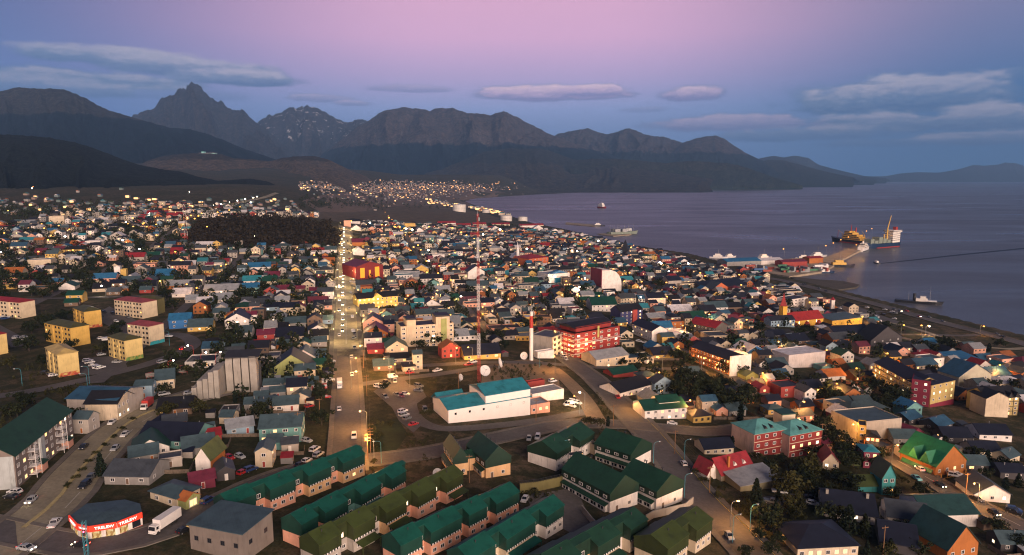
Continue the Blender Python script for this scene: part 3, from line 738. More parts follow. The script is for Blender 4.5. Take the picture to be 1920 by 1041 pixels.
# ------------------------------------------------------------------ trees
def leaf_material(name, col):
    m, nt, b = new_mat(name)
    g = N(nt, 'ShaderNodeNewGeometry'); oi = N(nt, 'ShaderNodeObjectInfo')
    n = N(nt, 'ShaderNodeTexNoise', Scale=.55, Detail=4.0); nt.links.new(g.outputs['Position'], n.inputs['Vector'])
    c = ramp(nt, n.outputs[0], [(.3, sc(col, .5)), (.5, col), (.72, sc(col, 1.9))])
    c = mixc(nt, 1.0, c, ramp(nt, oi.outputs['Random'], [(0,(.7,.75,.7)),(1,(1.3,1.15,1.0))]), 'MULTIPLY')
    nt.links.new(c, b.inputs['Base Color']); b.inputs['Roughness'].default_value = .9; b.inputs['Specular IOR Level'].default_value = .15
    return m
LEAF = {'d': leaf_material('leaves_dark', (.018,.026,.013)), 'o': leaf_material('leaves_olive', (.034,.038,.015)), 'e': leaf_material('needles', (.012,.021,.014))}
M_bark = plain('bark', (.06,.045,.035), .9, scale=3)
def tree_meshes(kind, leaf, seed):
    r = random.Random(seed); m = MB()
    n = 900 if kind == 'broad' else 800
    clumps = [(r.gauss(0, .30), r.gauss(0, .30), r.uniform(.34, .86), r.uniform(.16, .30)) for _ in range(15)]
    for i in range(n):
        if kind == 'broad':
            cx, cy, cz, cr = r.choice(clumps)
            v = Vector((r.gauss(0,1), r.gauss(0,1), r.gauss(0,1))).normalized()*cr*r.uniform(.55, 1.05)
            c = Vector((cx, cy, cz))+Vector((v.x, v.y, v.z*.8)); s = r.uniform(.035, .075)
        else:
            z = r.random()**1.25*.94+.06; rad = (.27 if kind == 'cone' else .16)*(1-z)**.8*(1 if kind == 'cone' else 1)+.02
            if kind == 'column': rad = .17*math.sin(math.pi*min(1, z*.9+.1))**.6
            t = r.uniform(0, 6.283); q = rad*r.uniform(.55, 1.1)*(1+.25*math.sin(t*5+seed+z*30))
            c = Vector((q*math.cos(t), q*math.sin(t), z)); s = r.uniform(.03, .06)
        a = Vector((r.gauss(0,1), r.gauss(0,1), r.gauss(0,.7))).normalized(); b = a.orthogonal().normalized()
        if r.random() < .5: b = a.cross(b)
        m.poly([c+a*s, c+b*s*.8, c-a*s, c-b*s*.8])
    t = MB(); t.tube((0,0,-.12), (.01,0,.5), .035, .02, 7)
    if kind == 'broad':
        for k in range(6):
            cx, cy, cz, cr = clumps[k]; t.tube((.006,0,.28+.03*k), (cx*.85, cy*.85, cz), .016, .006, 5)
    else: t.tube((.01,0,.5), (0,0,.97), .02, .004, 6)
    return m.data('crown', leaf), t.data('trunk', M_bark)
TREES = {}
for nm, kd, lf, sd_ in (('b1','broad','d',1),('b2','broad','o',2),('b3','broad','d',3),('c1','cone','e',4),('c2','cone','d',5),('p1','column','e',6),('b4','broad','o',8)):
    TREES[nm] = (kd,)+tree_meshes(kd, LEAF[lf], sd_)
TREEWORD = {'b1':'dark leafy tree','b2':'olive green leafy tree','b3':'dark green spreading tree','b4':'olive green bushy tree','c1':'dark conical evergreen tree','c2':'green conical fir tree','p1':'slim dark columnar tree'}
NTREE = 0
def tree(p, kind, H, wfac=1.0, check=True):
    global NTREE
    if check and not free(p.x, p.y, H*.22): return None
    kd, cm, tm = TREES[kind]; NTREE += 1
    root = put('tree', None, None, p, R.uniform(0, 6.28)); s = (H*wfac, H*wfac, H)
    for n_, me in (('crown', cm), ('trunk', tm)):
        o = put(n_, me, root); o.scale = s
    OCC.append((p.x, p.y, H*.2*wfac))
    auto(root, ('tall ' if H > 9 else 'low ' if H < 5 else '')+TREEWORD[kind], 'tree', 'trees among the houses', p)
    return root
# ------------------------------------------------------------------ green roofed terraces in front
def loc2w(loc, rz, x, y, z=0):
    return Vector((loc.x+x*math.cos(rz)-y*math.sin(rz), loc.y+x*math.sin(rz)+y*math.cos(rz), loc.z+z))
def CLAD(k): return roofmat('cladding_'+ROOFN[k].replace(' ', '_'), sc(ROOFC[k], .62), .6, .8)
def dentils(root, x0, x1, y, z, n):
    """row of small white framed panes under the green front, one connected strip"""
    m = MB(); k = 2*n+1
    for zz in (z-.5, z): m.v += [(x0+(x1-x0)*i/k, y, zz) for i in range(k+1)]
    for i in range(k): m.f.append((i, i+1, k+2+i, k+1+i)); m.m.append(i % 2)
    return m.build('eave_window_row', [M_glass, M_whitep], root)
def terrace(A, B, D, pat, roof, walls, label, mark=None, c=3.6, ep=6.9, H=8.9, rec=2.5, endw=None, porch=()):
    D = {8.5: 7.2}.get(D, D)
    """pat: list of (length share, 'p' forward bay or 'r' set-back bay, wall colour)"""
    loc, W, rz = frame_of(A, B)
    loc.z = Ts(loc.x, loc.y)
    root = thing('terraced_house', label, 'terrace', loc, rz, 'green roofed terraces', mark)
    tot = sum(p[0] for p in pat); x = -W/2; rm = RM(roof)
    cols = sorted({p[2] for p in pat} | set(endw or '')); wm_ = MB(); rf = MB(); cl = MB()
    for i, (ln, kd, wc) in enumerate(pat):
        x1 = x+W*ln/tot; q = loc2w(loc, rz, (x+x1)/2, D/2); dz = (Ts(q.x, q.y)-loc.z)*.9
        y0 = 0 if kd == 'p' else rec; e = ep if kd == 'p' else ep+(H-ep)*.62; e += R.uniform(-.05, .05)
        h = H-(R.uniform(0, .25) if kd == 'p' else .35); mi = cols.index(wc)
        wm_.box(x+.004, x1-.004, y0+.12, D-.12, -4+dz, c+dz+.3, mi)
        xo = .1 if kd == 'p' else -.002
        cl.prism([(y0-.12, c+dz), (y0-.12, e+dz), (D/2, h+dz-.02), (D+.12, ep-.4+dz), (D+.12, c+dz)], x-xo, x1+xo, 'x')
        rf.prism([(y0-.42, e+dz-.10), (D/2, h+dz+.02), (D/2, h+dz+.16), (y0-.42, e+dz+.04)], x-xo-.12, x1+xo+.12, 'x')
        rf.prism([(D/2, h+dz+.02), (D+.4, ep-.5+dz), (D+.4, ep-.36+dz), (D/2, h+dz+.16)], x-xo-.12, x1+xo+.12, 'x')
        # standing ridge cap and eave flashing
        rf.box(x, x1, D/2-.14, D/2+.14, h+dz+.10, h+dz+.22)
        n = max(2, int((x1-x)/.95))
        if kd == 'p':
            dentils(root, x, x1, y0-.02, c+dz-.03, n)
            for k in range(max(1, int((x1-x)/2.7))):
                w = add_window(root, 'f', W, D, x+(x1-x)*(k+.5)/max(1, int((x1-x)/2.7)), 1.5+dz, 1.35, 1.15, 'wl' if R.random() < .05 else 'wg'); w.location.y = .1
        else:
            w = add_window(root, 'f', W, D, x+(x1-x)*.55, c+1.1+dz, 1.2, 1.4, 'wh' if roof == 'E' and R.random() < .6 else 'wg'); w.location.y = y0-.14
            d = add_door(root, 'f', W, D, x+(x1-x)*.3, 'B'); d.location.y = y0+.1; d.location.z = dz
            w = add_window(root, 'f', W, D, x+(x1-x)*.72, 1.3+dz, 1.2, 1.1, 'wg'); w.location.y = y0+.1
        if i in porch:   # lean-to shelter with its own green roof
            m = MB(); m.prism([(y0-2.6, 2.0+dz), (y0-2.6, 2.15+dz), (y0-.15, 2.75+dz), (y0-.15, 2.6+dz)], x+.6, x1-.2, 'x'); m.box(x+.7, x+.85, y0-2.5, y0-2.35, -2+dz, 2.05+dz); m.box(x1-.5, x1-.35, y0-2.5, y0-2.35, -2+dz, 2.05+dz)
            m.build('porch_roof', rm, root)
        if kd == 'p' and R.random() < .75:
            v = MB(); v.tube((0,0,-.5), (0,0,.7), .13, n=7); v.tube((0,0,.7), (0,0,.85), .24, .08, 7); v.build('vent_pipe', M_dark, root, ((x+x1)/2+R.uniform(-1,1), D*.33, H+dz-.75))
        x = x1
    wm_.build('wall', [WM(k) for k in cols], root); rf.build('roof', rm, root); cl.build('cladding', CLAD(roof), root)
    n = max(1, int(W/D))
    for i in range(n):
        q = loc2w(loc, rz, -W/2+W*(i+.5)/n, D/2); OCC.append((q.x, q.y, D*.62))
    return root, loc, W, rz
roofmat('roof_sheet_deep_green', (.006,.075,.055)); ROOFN['G'] = 'deep green'; ROOFC['G'] = (.008,.072,.052)
ROOFN['E'] = 'olive green'; ROOFC['E'] = (.045,.064,.014); ROOFN['F'] = 'forest green'; ROOFC['F'] = (.012,.050,.028)
WALLN['A'] = 'apricot'; WALLC['A'] = (.80,.50,.26)
terrace((432,990),(690,889), 8.5, [(1.5,'p','A'),(.9,'r','P'),(1.6,'p','P'),(.9,'r','P'),(1.6,'p','A'),(.9,'r','P'),(1.7,'p','A'),(.25,'r','T')], 'G', None, 'deep green roofed terrace with apricot walls beside the boulevard end, behind the pink ended terrace', 'the terrace at the boulevard end')
t2 = terrace((567,1030),(772,919), 8.5, [(1.0,'p','P'),(.5,'r','P'),(1.5,'p','P'),(1.0,'r','T'),(1.5,'p','T'),(.9,'r','P'),(1.2,'p','P'),(.5,'r','S')], 'G', None, 'deep green roofed terrace with a pink end wall and a turquoise stretch', 'the pink ended terrace', porch=(4,))
terrace((600,1070),(868,930), 8.5, [(1.3,'p','S'),(.8,'r','S'),(1.4,'p','S'),(.8,'r','W'),(1.5,'p','A'),(.9,'r','P'),(1.5,'p','P'),(.9,'r','P'),(1.5,'p','P')], 'E', None, 'olive roofed terrace, the only long row with an olive roof, salmon walls', 'the olive roofed terrace', porch=(2,4,8))
terrace((752,1070),(973,966), 8.5, [(1.4,'p','P'),(.6,'r','P'),(2.2,'p','P'),(.6,'r','P'),(1.4,'p','P'),(.8,'r','P'),(2.0,'p','P')], 'G', None, 'teal green roofed terrace with salmon walls between the olive terrace and the white walled terrace', 'the salmon walled terrace')
terrace((880,1098),(1056,992), 8.5, [(1.5,'p','C'),(.7,'r','C'),(1.9,'p','C'),(.8,'r','W'),(1.3,'p','W')], 'G', None, 'deep green roofed terrace with white gable end and cream walls', 'the white walled terrace', porch=(2,))
terrace((1040,1115),(1212,1020), 9, [(1.2,'p','C'),(.9,'r','A'),(1.2,'p','C'),(.6,'r','W'),(1.0,'p','C')], 'F', None, 'forest green roofed terrace with cream walls and a porch beside the walled yard', 'the cream walled terrace', porch=(2,))
terrace((1250,1075),(1333,1019), 10, [(1.2,'p','C'),(.5,'r','C'),(1.0,'p','C')], 'E', None, 'short olive green roofed block with cream walls beside the wide street', 'the short olive block', H=9)
# lit dormer windows of the olive terrace are real panes set in its green front
# the cluster of tall green gables
def green_gable(A, B, D, wall, label, roof='F', c=3.1, e=5.6, H=8.8, side='l', band=True, mark=None, wing=None):
    loc, W, rz = frame_of(A, B); loc.z = Ts(loc.x, loc.y)
    root = thing('green_gabled_house', label, 'house', loc, rz, 'tall green gabled houses', mark)
    m = MB(); m.box(-W/2, W/2, 0, D, -4, c+.2)
    if band:
        s = -1 if side == 'l' else 1
        m.box(*sorted((s*(W/2), s*(W/2+1.1))), 1.0, D-1.0, -4, 2.6)
    m.build('wall', WM(wall), root)
    r = MB(); g = W/2+.25
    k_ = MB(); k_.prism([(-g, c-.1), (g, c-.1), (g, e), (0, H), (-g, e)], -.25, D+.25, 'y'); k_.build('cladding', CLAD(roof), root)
    r.prism([(-g-.1, e-.1), (0, H), (0, H+.12), (-g-.1, e+.02)], -.4, D+.4, 'y'); r.prism([(g+.1, e+.02), (0, H+.12), (0, H), (g+.1, e-.1)], -.4, D+.4, 'y')
    if band: r.prism([(s*(W/2), 3.1), (s*(W/2+1.5), 2.55), (s*(W/2+1.5), 2.7), (s*(W/2), 3.3)][::1 if s > 0 else -1], .6, D-.6, 'y')
    r.build('roof', RM(roof), root)
    n = max(2, int(D/3.2))
    for k in range(n):
        w = add_window(root, side, W, D, D*(k+.5)/n, c+.9, 1.7, 1.0); w.location.x += .28*(-1 if side == 'l' else 1)
        if band: w = add_window(root, side, W, D, 1.2+(D-2.4)*(k+.5)/n, 1.6, (D-2.4)/n*.9, 1.3, 'wl' if R.random() < .08 else 'wg'); w.location.x += 1.12*(-1 if side == 'l' else 1)
    add_window(root, 'f', W, D, W*.2, 1.4, 1.2, 1.2); add_door(root, 'f', W, D, -W*.25, 'B')
    for k in range(3):
        v = MB(); v.tube((0,0,-.4), (0,0,.6), .16, n=7); v.box(-.3,.3,-.3,.3,.6,.7); v.build('vent_pipe', M_dark, root, (W*.12, D*(.3+.22*k), H-.5))
    if wing:
        m = MB(); x0, x1, y0, y1, h = wing; m.box(x0, x1, y0, y1, -4, h); m.build('side_wing', WM(wall), root)
        m = MB(); m.prism([(y0-.4, h-.1), ((y0+y1)/2, h+1.6), (y1+.4, h-.1)], x0-.1, x1+.4, 'x'); m.build('wing_roof', RM(roof), root)
    for i in range(max(1, round(D/W))):
        q = loc2w(loc, rz, 0, D*(i+.5)/max(1, round(D/W))); OCC.append((q.x, q.y, W*.65))
    return root
green_gable((851,892),(876,890), 13, 'A', 'narrow green gabled house with apricot walls nearest the grassy corner', 'F', mark='the narrow green gable', wing=(2.2,6,3,10,4.2), H=9.5, e=6.2, c=4.2)
green_gable((911,897),(957,890), 15, 'A', 'wide green gabled house with apricot front, second in the cluster', 'F', mark='the apricot green gable', c=4, e=6.4, H=10.6)
terrace((1043,884),(1113,846), 12, [(1.1,'p','W'),(.7,'r','W'),(1.2,'p','W')], 'F', None, 'white walled L-shaped house with dark green roof, black outside stairs and weathered patch', 'the house with outside stairs', c=4.2, ep=6.6, H=9.6, rec=3)
green_gable((1181,884),(1220,866), 15, 'W', 'green gabled white house joined to the glazed link', 'F', mark='the gable by the glazed link', c=4.4, e=6.6, H=10.5)
green_gable((1143,962),(1195,946), 22, 'W', 'largest green gabled house, with a navy lean-to along its flank', 'F', mark='the largest green gable', c=4.2, e=6.6, H=11)
green_gable((1230,957),(1279,940), 15, 'W', 'green gabled white house right beside the wide street, glazed bay below', 'F', mark='the gable beside the wide street', c=4.4, e=6.6, H=10.5)
# glazed link, retaining wall with ramp
b, W, rz = bld((1122,858),(1158,850), 5, 4.2, 'f', 'C', 'd', 'low glazed link building with white framed panes between two green roofed houses', 'link building', wf=(8,1), ww=1.6, wh=2.6, occ=False)
w0 = [P(975,925), P(1010,921), P(1050,912), P(1085,893), P(1110,872)]
m = MB()
for a, c in zip(w0[:-1], w0[1:]):
    d = (c-a); n = Vector((-d.y, d.x, 0)).normalized()*.35
    m.hexa([a+Vector((0,0,-3)), c+Vector((0,0,-3)), c+n+Vector((0,0,-3)), a+n+Vector((0,0,-3)), a+Vector((0,0,3.2)), c+Vector((0,0,3.2)), c+n+Vector((0,0,3.2)), a+n+Vector((0,0,3.2))])
M_olive = wallmat('olive_render', (.17,.15,.055))
rw = m.build('retaining_wall', M_olive); tag(rw, 'olive rendered retaining wall with ramp below the white house with outside stairs', 'wall')
m = MB(); 
for a, c in zip(w0[:-1], w0[1:]):
    for k in range(8):
        q = a.lerp(c, k/8); m.tube(q+Vector((-.2,-.3,3.1)), q+Vector((-.2,-.3,4.2)), .05, n=4)
    m.tube(a+Vector((-.2,-.3,4.2)), c+Vector((-.2,-.3,4.2)), .05, n=4); m.tube(a+Vector((-.2,-.3,3.7)), c+Vector((-.2,-.3,3.7)), .04, n=4)
m.build('railing', M_dark, rw)
def wall_run(pix, h, t, mat, name, label, cat, cap=None):
    pts = [P(*q) for q in pix]; m = MB()
    for a, c in zip(pts[:-1], pts[1:]):
        a = a.copy(); c = c.copy(); d = (c-a); n = Vector((-d.y, d.x, 0)).normalized()*t; lo = Vector((0,0,-1.5)); up = Vector((0,0,h))
        m.hexa([a+lo, c+lo, c+n+lo, a+n+lo, a+up, c+up, c+n+up, a+n+up])
    return tag(m.build(name, mat), label, cat)
wall_run([(1212,980),(1225,972),(1285,958),(1300,945)], 2.4, .3, M_conc, 'retaining_wall', 'low grey brown retaining wall behind the yard of the short olive block', 'wall')
wall_run([(1090,960),(1110,985),(1125,1000)], 2.2, .3, M_conc, 'retaining_wall', 'slanting concrete retaining wall beside the sloping yard', 'wall')
area('yard', [(985,930),(1080,915),(1100,960),(1120,1005),(1090,1010),(1060,995),(1000,960)], road_material('yard_concrete', (.12,.11,.105)))
# black outside stairs of the white house
q = P(1078,878); st = thing('outside_stairs', 'black steel outside stairs with landings against a white walled house', 'stairs', q, math.radians(20))
m = MB(); 
for z in (3.0, 5.6): m.box(-2.4,2.6,-1.4,.4,z,z+.15)
for x in (-2.3,0,2.5):
    for y in (-1.3,.3): m.tube((x,y,-2),(x,y,6.8),.07,n=4)
for z in (3.9, 6.6): m.tube((-2.4,-1.4,z),(2.6,-1.4,z),.06,n=4)
for k in range(12): m.box(-2.2+k*.33,-1.9+k*.33,-2.4,-1.5,k*.25,k*.25+.08)
m.build('steps', M_dark, st)
# ------------------------------------------------------------------ avenue block at the lower left
b8, W, rz = bld((33,916),(139,822), 15, 10.2, 'e', wallmat('pinkish_grey_render', (.21,.17,.15)), 'F', 'long four-storey block with pinkish grey front and green roof along the boulevard', 'apartment block', 'apartment_block', rh=5, wf=(11,4), mark='the long green roofed block', ww=1.5, wh=1.3)
m = MB(); m.box(-W/2-.12, -W/2-.02, .3, 14.7, -4, 10.0); m.box(-.5*W*.22-1, -.5*W*.22+1.4, -.9, .05, -4, 9.8); m.build('white_panel', wallmat('dull_white_panel', (.40,.44,.45)), b8)
for xo in (-W*.28, W*.2):
    m = MB()
    for lv in range(4):
        z = 1+lv*2.4; m.box(xo-1.6, xo+1.6, -2.2, -.1, z, z+.12)
        for k in range(7): m.box(xo-1.4+k*.4, xo-1.1+k*.4, -2.1, -1.2, z+k*.34, z+k*.34+.06)
        m.tube((xo-1.6,-2.2,z+1),(xo+1.6,-2.2,z+1),.05,n=4)
    for x in (-1.6, 1.6): m.tube((xo+x,-2.2,-2),(xo+x,-2.2,10),.08,n=5)
    m.build('fire_escape', M_whitep, b8)
    m = MB(); m.prism([(-2.6,2.6),(-2.6,2.75),(-.05,3.4),(-.05,3.2)], xo+2, xo+6, 'x'); m.build('porch_roof', RM('F'), b8)
    m = MB(); m.box(xo+2.2, xo+5.8, -2.2, -.03, -3, 2.7); m.build('porch', WM('P'), b8)
# grey box building at the bottom edge
bld((358,1029),(457,1056), 11.5, 7.6, 'm', wallmat('grey_blockwork', (.20,.17,.15)), 't', 'large grey brown box building with flat blue grey roof at the street corner', 'building', wf=(4,1), ws=(2,1), rh=.6, mark='the grey box building', ww=1.2, wh=1.2, lit=0, wk0='d')
# corner shop with red fascia
loc, W, rz = frame_of((133,1003),(196,1013))
def text_part(txt, parent, loc, rot, size, mat, name='lettering', ext=.03, align='CENTER', sx=1.0):
    cu = bpy.data.curves.new(name, 'FONT'); cu.body = txt; cu.size = size; cu.extrude = ext; cu.align_x = align; cu.align_y = 'CENTER'; cu.resolution_u = 3; cu.offset = size*.018
    tmp = bpy.data.objects.new('tmp', cu); COL.objects.link(tmp); bpy.context.view_layer.update()
    me = bpy.data.meshes.new_from_object(tmp.evaluated_get(bpy.context.evaluated_depsgraph_get())); me.name = name
    bpy.data.objects.remove(tmp); me.materials.clear(); me.materials.append(mat)
    o = put(name, me, parent, loc); o.rotation_euler = rot; o.scale = (sx, 1, 1); return o
pts = [P(133,990), P(148,1007), P(169,1012), P(221,1004), P(268,987), P(264,968), P(236,958), P(165,966)]
c0 = sum(pts, Vector((0,0,0)))/len(pts); c0.z = min(p.z for p in pts)
shop = thing('corner_shop', 'corner shop with red lit fascia and bright windows under a flat blue grey roof', 'shop', c0, 0, mark='the red corner shop')
ring = [p-c0 for p in pts]; ring = [Vector((p.x, p.y, 0)) for p in ring]
m = MB(); n = len(ring)
for i in range(n):
    a, b = ring[i], ring[(i+1)%n]; m.poly([a+Vector((0,0,-2)), b+Vector((0,0,-2)), b+Vector((0,0,3.7)), a+Vector((0,0,3.7))])
m.build('wall', WM('W'), shop)
m = MB(); m.poly([p+Vector((0,0,4.1)) for p in ring]); rcen = Vector((0,0,4.4)); m.v = []; m.f = []; m.m = []
for i in range(n): m.poly([ring[i]*1.01+Vector((0,0,3.72)), ring[(i+1)%n]*1.01+Vector((0,0,3.72)), rcen])
m.build('roof', RM('t'), shop)
def shopglow():
    m, nt, b = new_mat('lit_shop_window'); b.inputs['Base Color'].default_value = (.03,.02,.012,1); tc = N(nt, 'ShaderNodeTexCoord'); v = N(nt, 'ShaderNodeTexVoronoi', Scale=1.6); nt.links.new(tc.outputs['Object'], v.inputs['Vector'])
    sx = N(nt, 'ShaderNodeSeparateColor'); nt.links.new(v.outputs['Color'], sx.inputs[0])
    nt.links.new(ramp(nt, sx.outputs[0], [(0,(.12,.05,.02)),(.35,(.6,.3,.08)),(.6,(1,.66,.25)),(1,(1,.8,.42))]), b.inputs['Emission Color']); b.inputs['Emission Strength'].default_value = .62; return m
M_fascia = glow('lit_red_fascia', (.85,.05,.02), .40); M_letter = glow('lit_white_letters', (1.0,.95,.9), .7); M_shopwin = shopglow()
for i in range(0, 4):
    a, b = ring[i], ring[i+1]; d = (b-a); L = d.length; t = d.normalized(); nr = Vector((t.y, -t.x, 0)); ang = math.atan2(t.y, t.x)
    m = MB(); m.box(.05, L-.05, -.35, -.02, 2.5, 4.1); f = m.build('fascia', M_fascia, shop, a, ang)
    if L > 3.5: text_part('TRELEW', f, (L*.55 if i < 3 else L*.4, -.40, 3.3), (math.pi/2, 0, 0), min(1.25, L*.165), M_letter, sx=1.15)
    nn = max(1, int(L/2.4))
    if i == 3: nn = max(1, nn)
    for k in range(nn):
        m = MB(); m.box(-1.05, 1.05, -.08, -.02, .6, 2.4)
        m.build('shop_window', M_shopwin if (i < 3 or k == 0) else M_glass, shop, a+t*(L*(k+.5)/nn), ang)
    m = MB(); m.box(.1, L-.1, -.12, -.02, -.3, .5); m.build('skirting', M_redp, shop, a, ang)
OCC.append((c0.x, c0.y, 13)); SHOP = c0
q = P(150,1012)
# ------------------------------------------------------------------ apartment blocks on the left
ylw = wallmat('ochre_render', (.66,.42,.10)); ylw2 = wallmat('pale_yellow_render', (.66,.50,.20)); crm = wallmat('pale_cream_render', (.66,.55,.38)); oliv = roofmat('olive_felt_roof', (.075,.075,.028)); sand = roofmat('sand_roof', (.50,.37,.14)); rust = roofmat('faded_red_roof', (.26,.055,.065))
def apartment(A, B, D, h, wall, roof, label, mark, nr=4, nc=6, band=None):
    root, W, rz = bld(A, B, D, h, 'h', wall, roof, label, 'apartment block', 'apartment_block', rh=2.0, mark=mark, group='apartment blocks on the slope', ws=None, ov=.3)
    side = 'l'
    for r in range(nr):
        for c in range(nc): add_window(root, side, W, D, D*(c+.5)/nc, h*(r+.55)/nr, 1.5, 1.2, 'd'+('l' if R.random() < .06 else 'g'))
    for k in range(2):
        m = MB(); y = D*(.33+.34*k); m.box(-W/2-.5, -W/2-.02, y-.7, y+.7, -4, h-.3); m.build('stairwell', wall, root)
    if band: m = MB(); m.box(-W/2+.1, W/2-.1, -.05, -.012, -1.5, 1.9); m.build('painted_band', band, root)
    return root
def mural(name, cols):
    m, nt, b = new_mat(name); tc = N(nt, 'ShaderNodeTexCoord'); v = N(nt, 'ShaderNodeTexVoronoi', Scale=.9); nt.links.new(tc.outputs['Object'], v.inputs['Vector'])
    sx = N(nt, 'ShaderNodeSeparateColor'); nt.links.new(v.outputs['Color'], sx.inputs[0])
    c = ramp(nt, sx.outputs[0], [(i/len(cols), k) for i, k in enumerate(cols)]); nt.nodes[-1].color_ramp.interpolation = 'CONSTANT'
    nt.links.new(c, b.inputs['Base Color']); return m
mur1 = mural('mural_orange', [(.5,.12,.04),(.35,.05,.04),(.62,.45,.15),(.5,.2,.08),(.12,.06,.05)]); mur2 = mural('mural_green', [(.12,.25,.06),(.3,.3,.08),(.1,.2,.05),(.4,.25,.06)]); mur3 = mural('mural_teal', [(.03,.3,.36),(.04,.35,.4),(.03,.28,.34),(.35,.2,.1)])
apartment((111,708),(150,701), 21, 10.5, ylw2, sand, 'sand yellow four-storey apartment block with an orange mural on its end wall', 'the sand yellow block', band=mur1)
apartment((135,651),(170,644), 27, 10.5, ylw, oliv, 'ochre four-storey apartment block with olive roof, broad and in the middle of the slope', 'the ochre block', nc=8)
apartment((160,617),(192,612), 20, 10.5, ylw, oliv, 'smaller ochre apartment block with olive roof and red graffiti at its foot', 'the smaller ochre block', band=mur1)
apartment((236,678),(269,671), 17, 10.5, ylw2, oliv, 'pale yellow apartment block with olive roof and green painted foot', 'the pale yellow block', band=mur2)
apartment((281,648),(309,641), 17, 10.5, crm, rust, 'cream apartment block under faded red roof with teal mural at its foot', 'the teal mural block', band=mur3)
apartment((268,598),(296,592), 27, 10.5, crm, rust, 'long cream apartment block under faded red roof with maroon balconies', 'the long cream block', nc=9)
apartment((296,590),(310,585), 16, 10, wallmat('olive_render', (.17,.15,.055)), oliv, 'olive apartment block tucked behind the long cream block', None, nc=4)
apartment((39,598),(68,592), 30, 10.5, crm, RM('r'), 'cream apartment block under bright red roof beside the wooded slope', 'the bright red roofed block', nc=10)
apartment((-14,668),(16,662), 18, 10.5, ylw2, RM('r'), 'cream yellow block at the picture edge with only its end wall showing', None)
# white hall with navy roof, truck street
b, W, rz = bld((128,784),(222,787), 16, 7.8, 'e', wallmat('bare_grey_white_render', (.40,.36,.32)), 'u', 'large blank grey white warehouse with dark blue roof below the curving road', 'warehouse', 'warehouse', rh=2.2, mark='the blank warehouse')
b, W, rz = bld((222,789),(252,770), 12, 6.8, 'g', 'C', 'k', 'narrow cream house with green awning beside the blank warehouse', 'house', 'house', wf=(4,2), lit=.3)
bld((293,712+20),(328,728), 12, 4.5, 'e', 'C', 't', 'olive cream hall with blue grey roof above the red truck', 'hall', 'hall', wf=(3,1))
# stepped raw concrete building
loc, W, rz = frame_of((360,752),(408,752)); sc_ = thing('concrete_building', 'unfinished raw concrete building of stepped tall slabs', 'building', loc, rz, mark='the raw concrete building')
m = MB()
for i in range(5):
    x0 = -W/2+W*i/5; m.box(x0+.05, x0+W/5-.05, 1.5*i*.6, 18, -4, 6+i*1.5+(i % 2)*1.0)
    for k in range(5): m.box(x0+.1, x0+W/5-.1, 1.5*i*.6-.12, 1.5*i*.6, 1+k*1.9, 1.12+k*1.9)
for k in range(4): m.prism([(17-k*.2,-3),(17-k*.2,13),(14-k,15.5),(12,13),(13,-3)], W/2+.6+k*3.3, W/2+3.4+k*3.3, 'x')
m.build('slab', M_conc, sc_)
m = MB(); m.box(W/2+.6, W/2+14, 17.5, 18.2, -3, 12); m.prism([(11,15),(18.5,16.5),(18.5,16.9),(11,15.4)], W/2+.5, W/2+15, 'x'); m.build('back_wall', M_dark, sc_)
OCC.append((loc.x, loc.y+9, 13)); q = loc2w(loc, rz, W/2+7, 12); OCC.append((q.x, q.y, 9))
# orange stairs / bleachers on the slope
q = P(310,703); st = thing('terraced_steps', 'red and white terraced steps with orange railings on the slope below the curving road', 'steps', q, math.radians(32))
m = MB()
for k in range(6): m.box(-8, 9, -4+k*1.1, -2.9+k*1.1, -2, -1+k*.45)
m.build('step', M_conc, st); m = MB()
for y in (-4, 2.6):
    m.tube((-8,y,1.2),(9,y,1.2 if y < 0 else 3),.08,n=5)
    for k in range(9): m.tube((-8+k*2.1,y,-2),(-8+k*2.1,y,1.2+(k*.2 if y > 0 else 0)),.06,n=4)
m.build('railing', M_redp, st)
# ------------------------------------------------------------------ centre: white hall, masts, dishes
b, W, rz = bld((841,794),(994,778), 17, 8.2, 'e', plain('clean_white_render', (.86,.81,.77), .7, var=.05, scale=.3), 'a', 'big blank white hall with bright teal roof on the knoll, tall block at one end', 'hall', 'hall', rh=2.2, mark='the teal roofed white hall', wf=(6,1,.7), ww=.9, wh=.9, lit=0, wk0='d')
m = MB(); m.box(-W*.06, W/2-.03, -.06, 16.5, -4, 11.6); m.build('tall_block', MATS['clean_white_render'], b)
m = MB(); roof_shape(m, 'e', W*.56, 16.5, 11.65, 2.6, .4, x0=-W*.06); m.build('tall_block_roof', RM('a'), b)
m = MB(); m.box(-W*.42, -W*.12, 17.2, 26, -4, 5.5); m.build('rear_wing', WM('W'), b)
m = MB(); roof_shape(m, 'e', W*.32, 9, 5.6, 3, .4, x0=-W*.43, y0=17.1); m.build('rear_wing_roof', RM('a'), b)
bld((995,777),(1031,773), 9, 4.2, 'f', 'P', 's', 'salmon flat roofed annex with one lamp beside the teal roofed white hall', 'annex', wf=(3,1), mark=None, lit=.6)
bld((998,755),(1057,748), 9, 4.5, 'f', 'W', 's', 'white flat roofed annex behind the salmon annex on the knoll', 'annex')
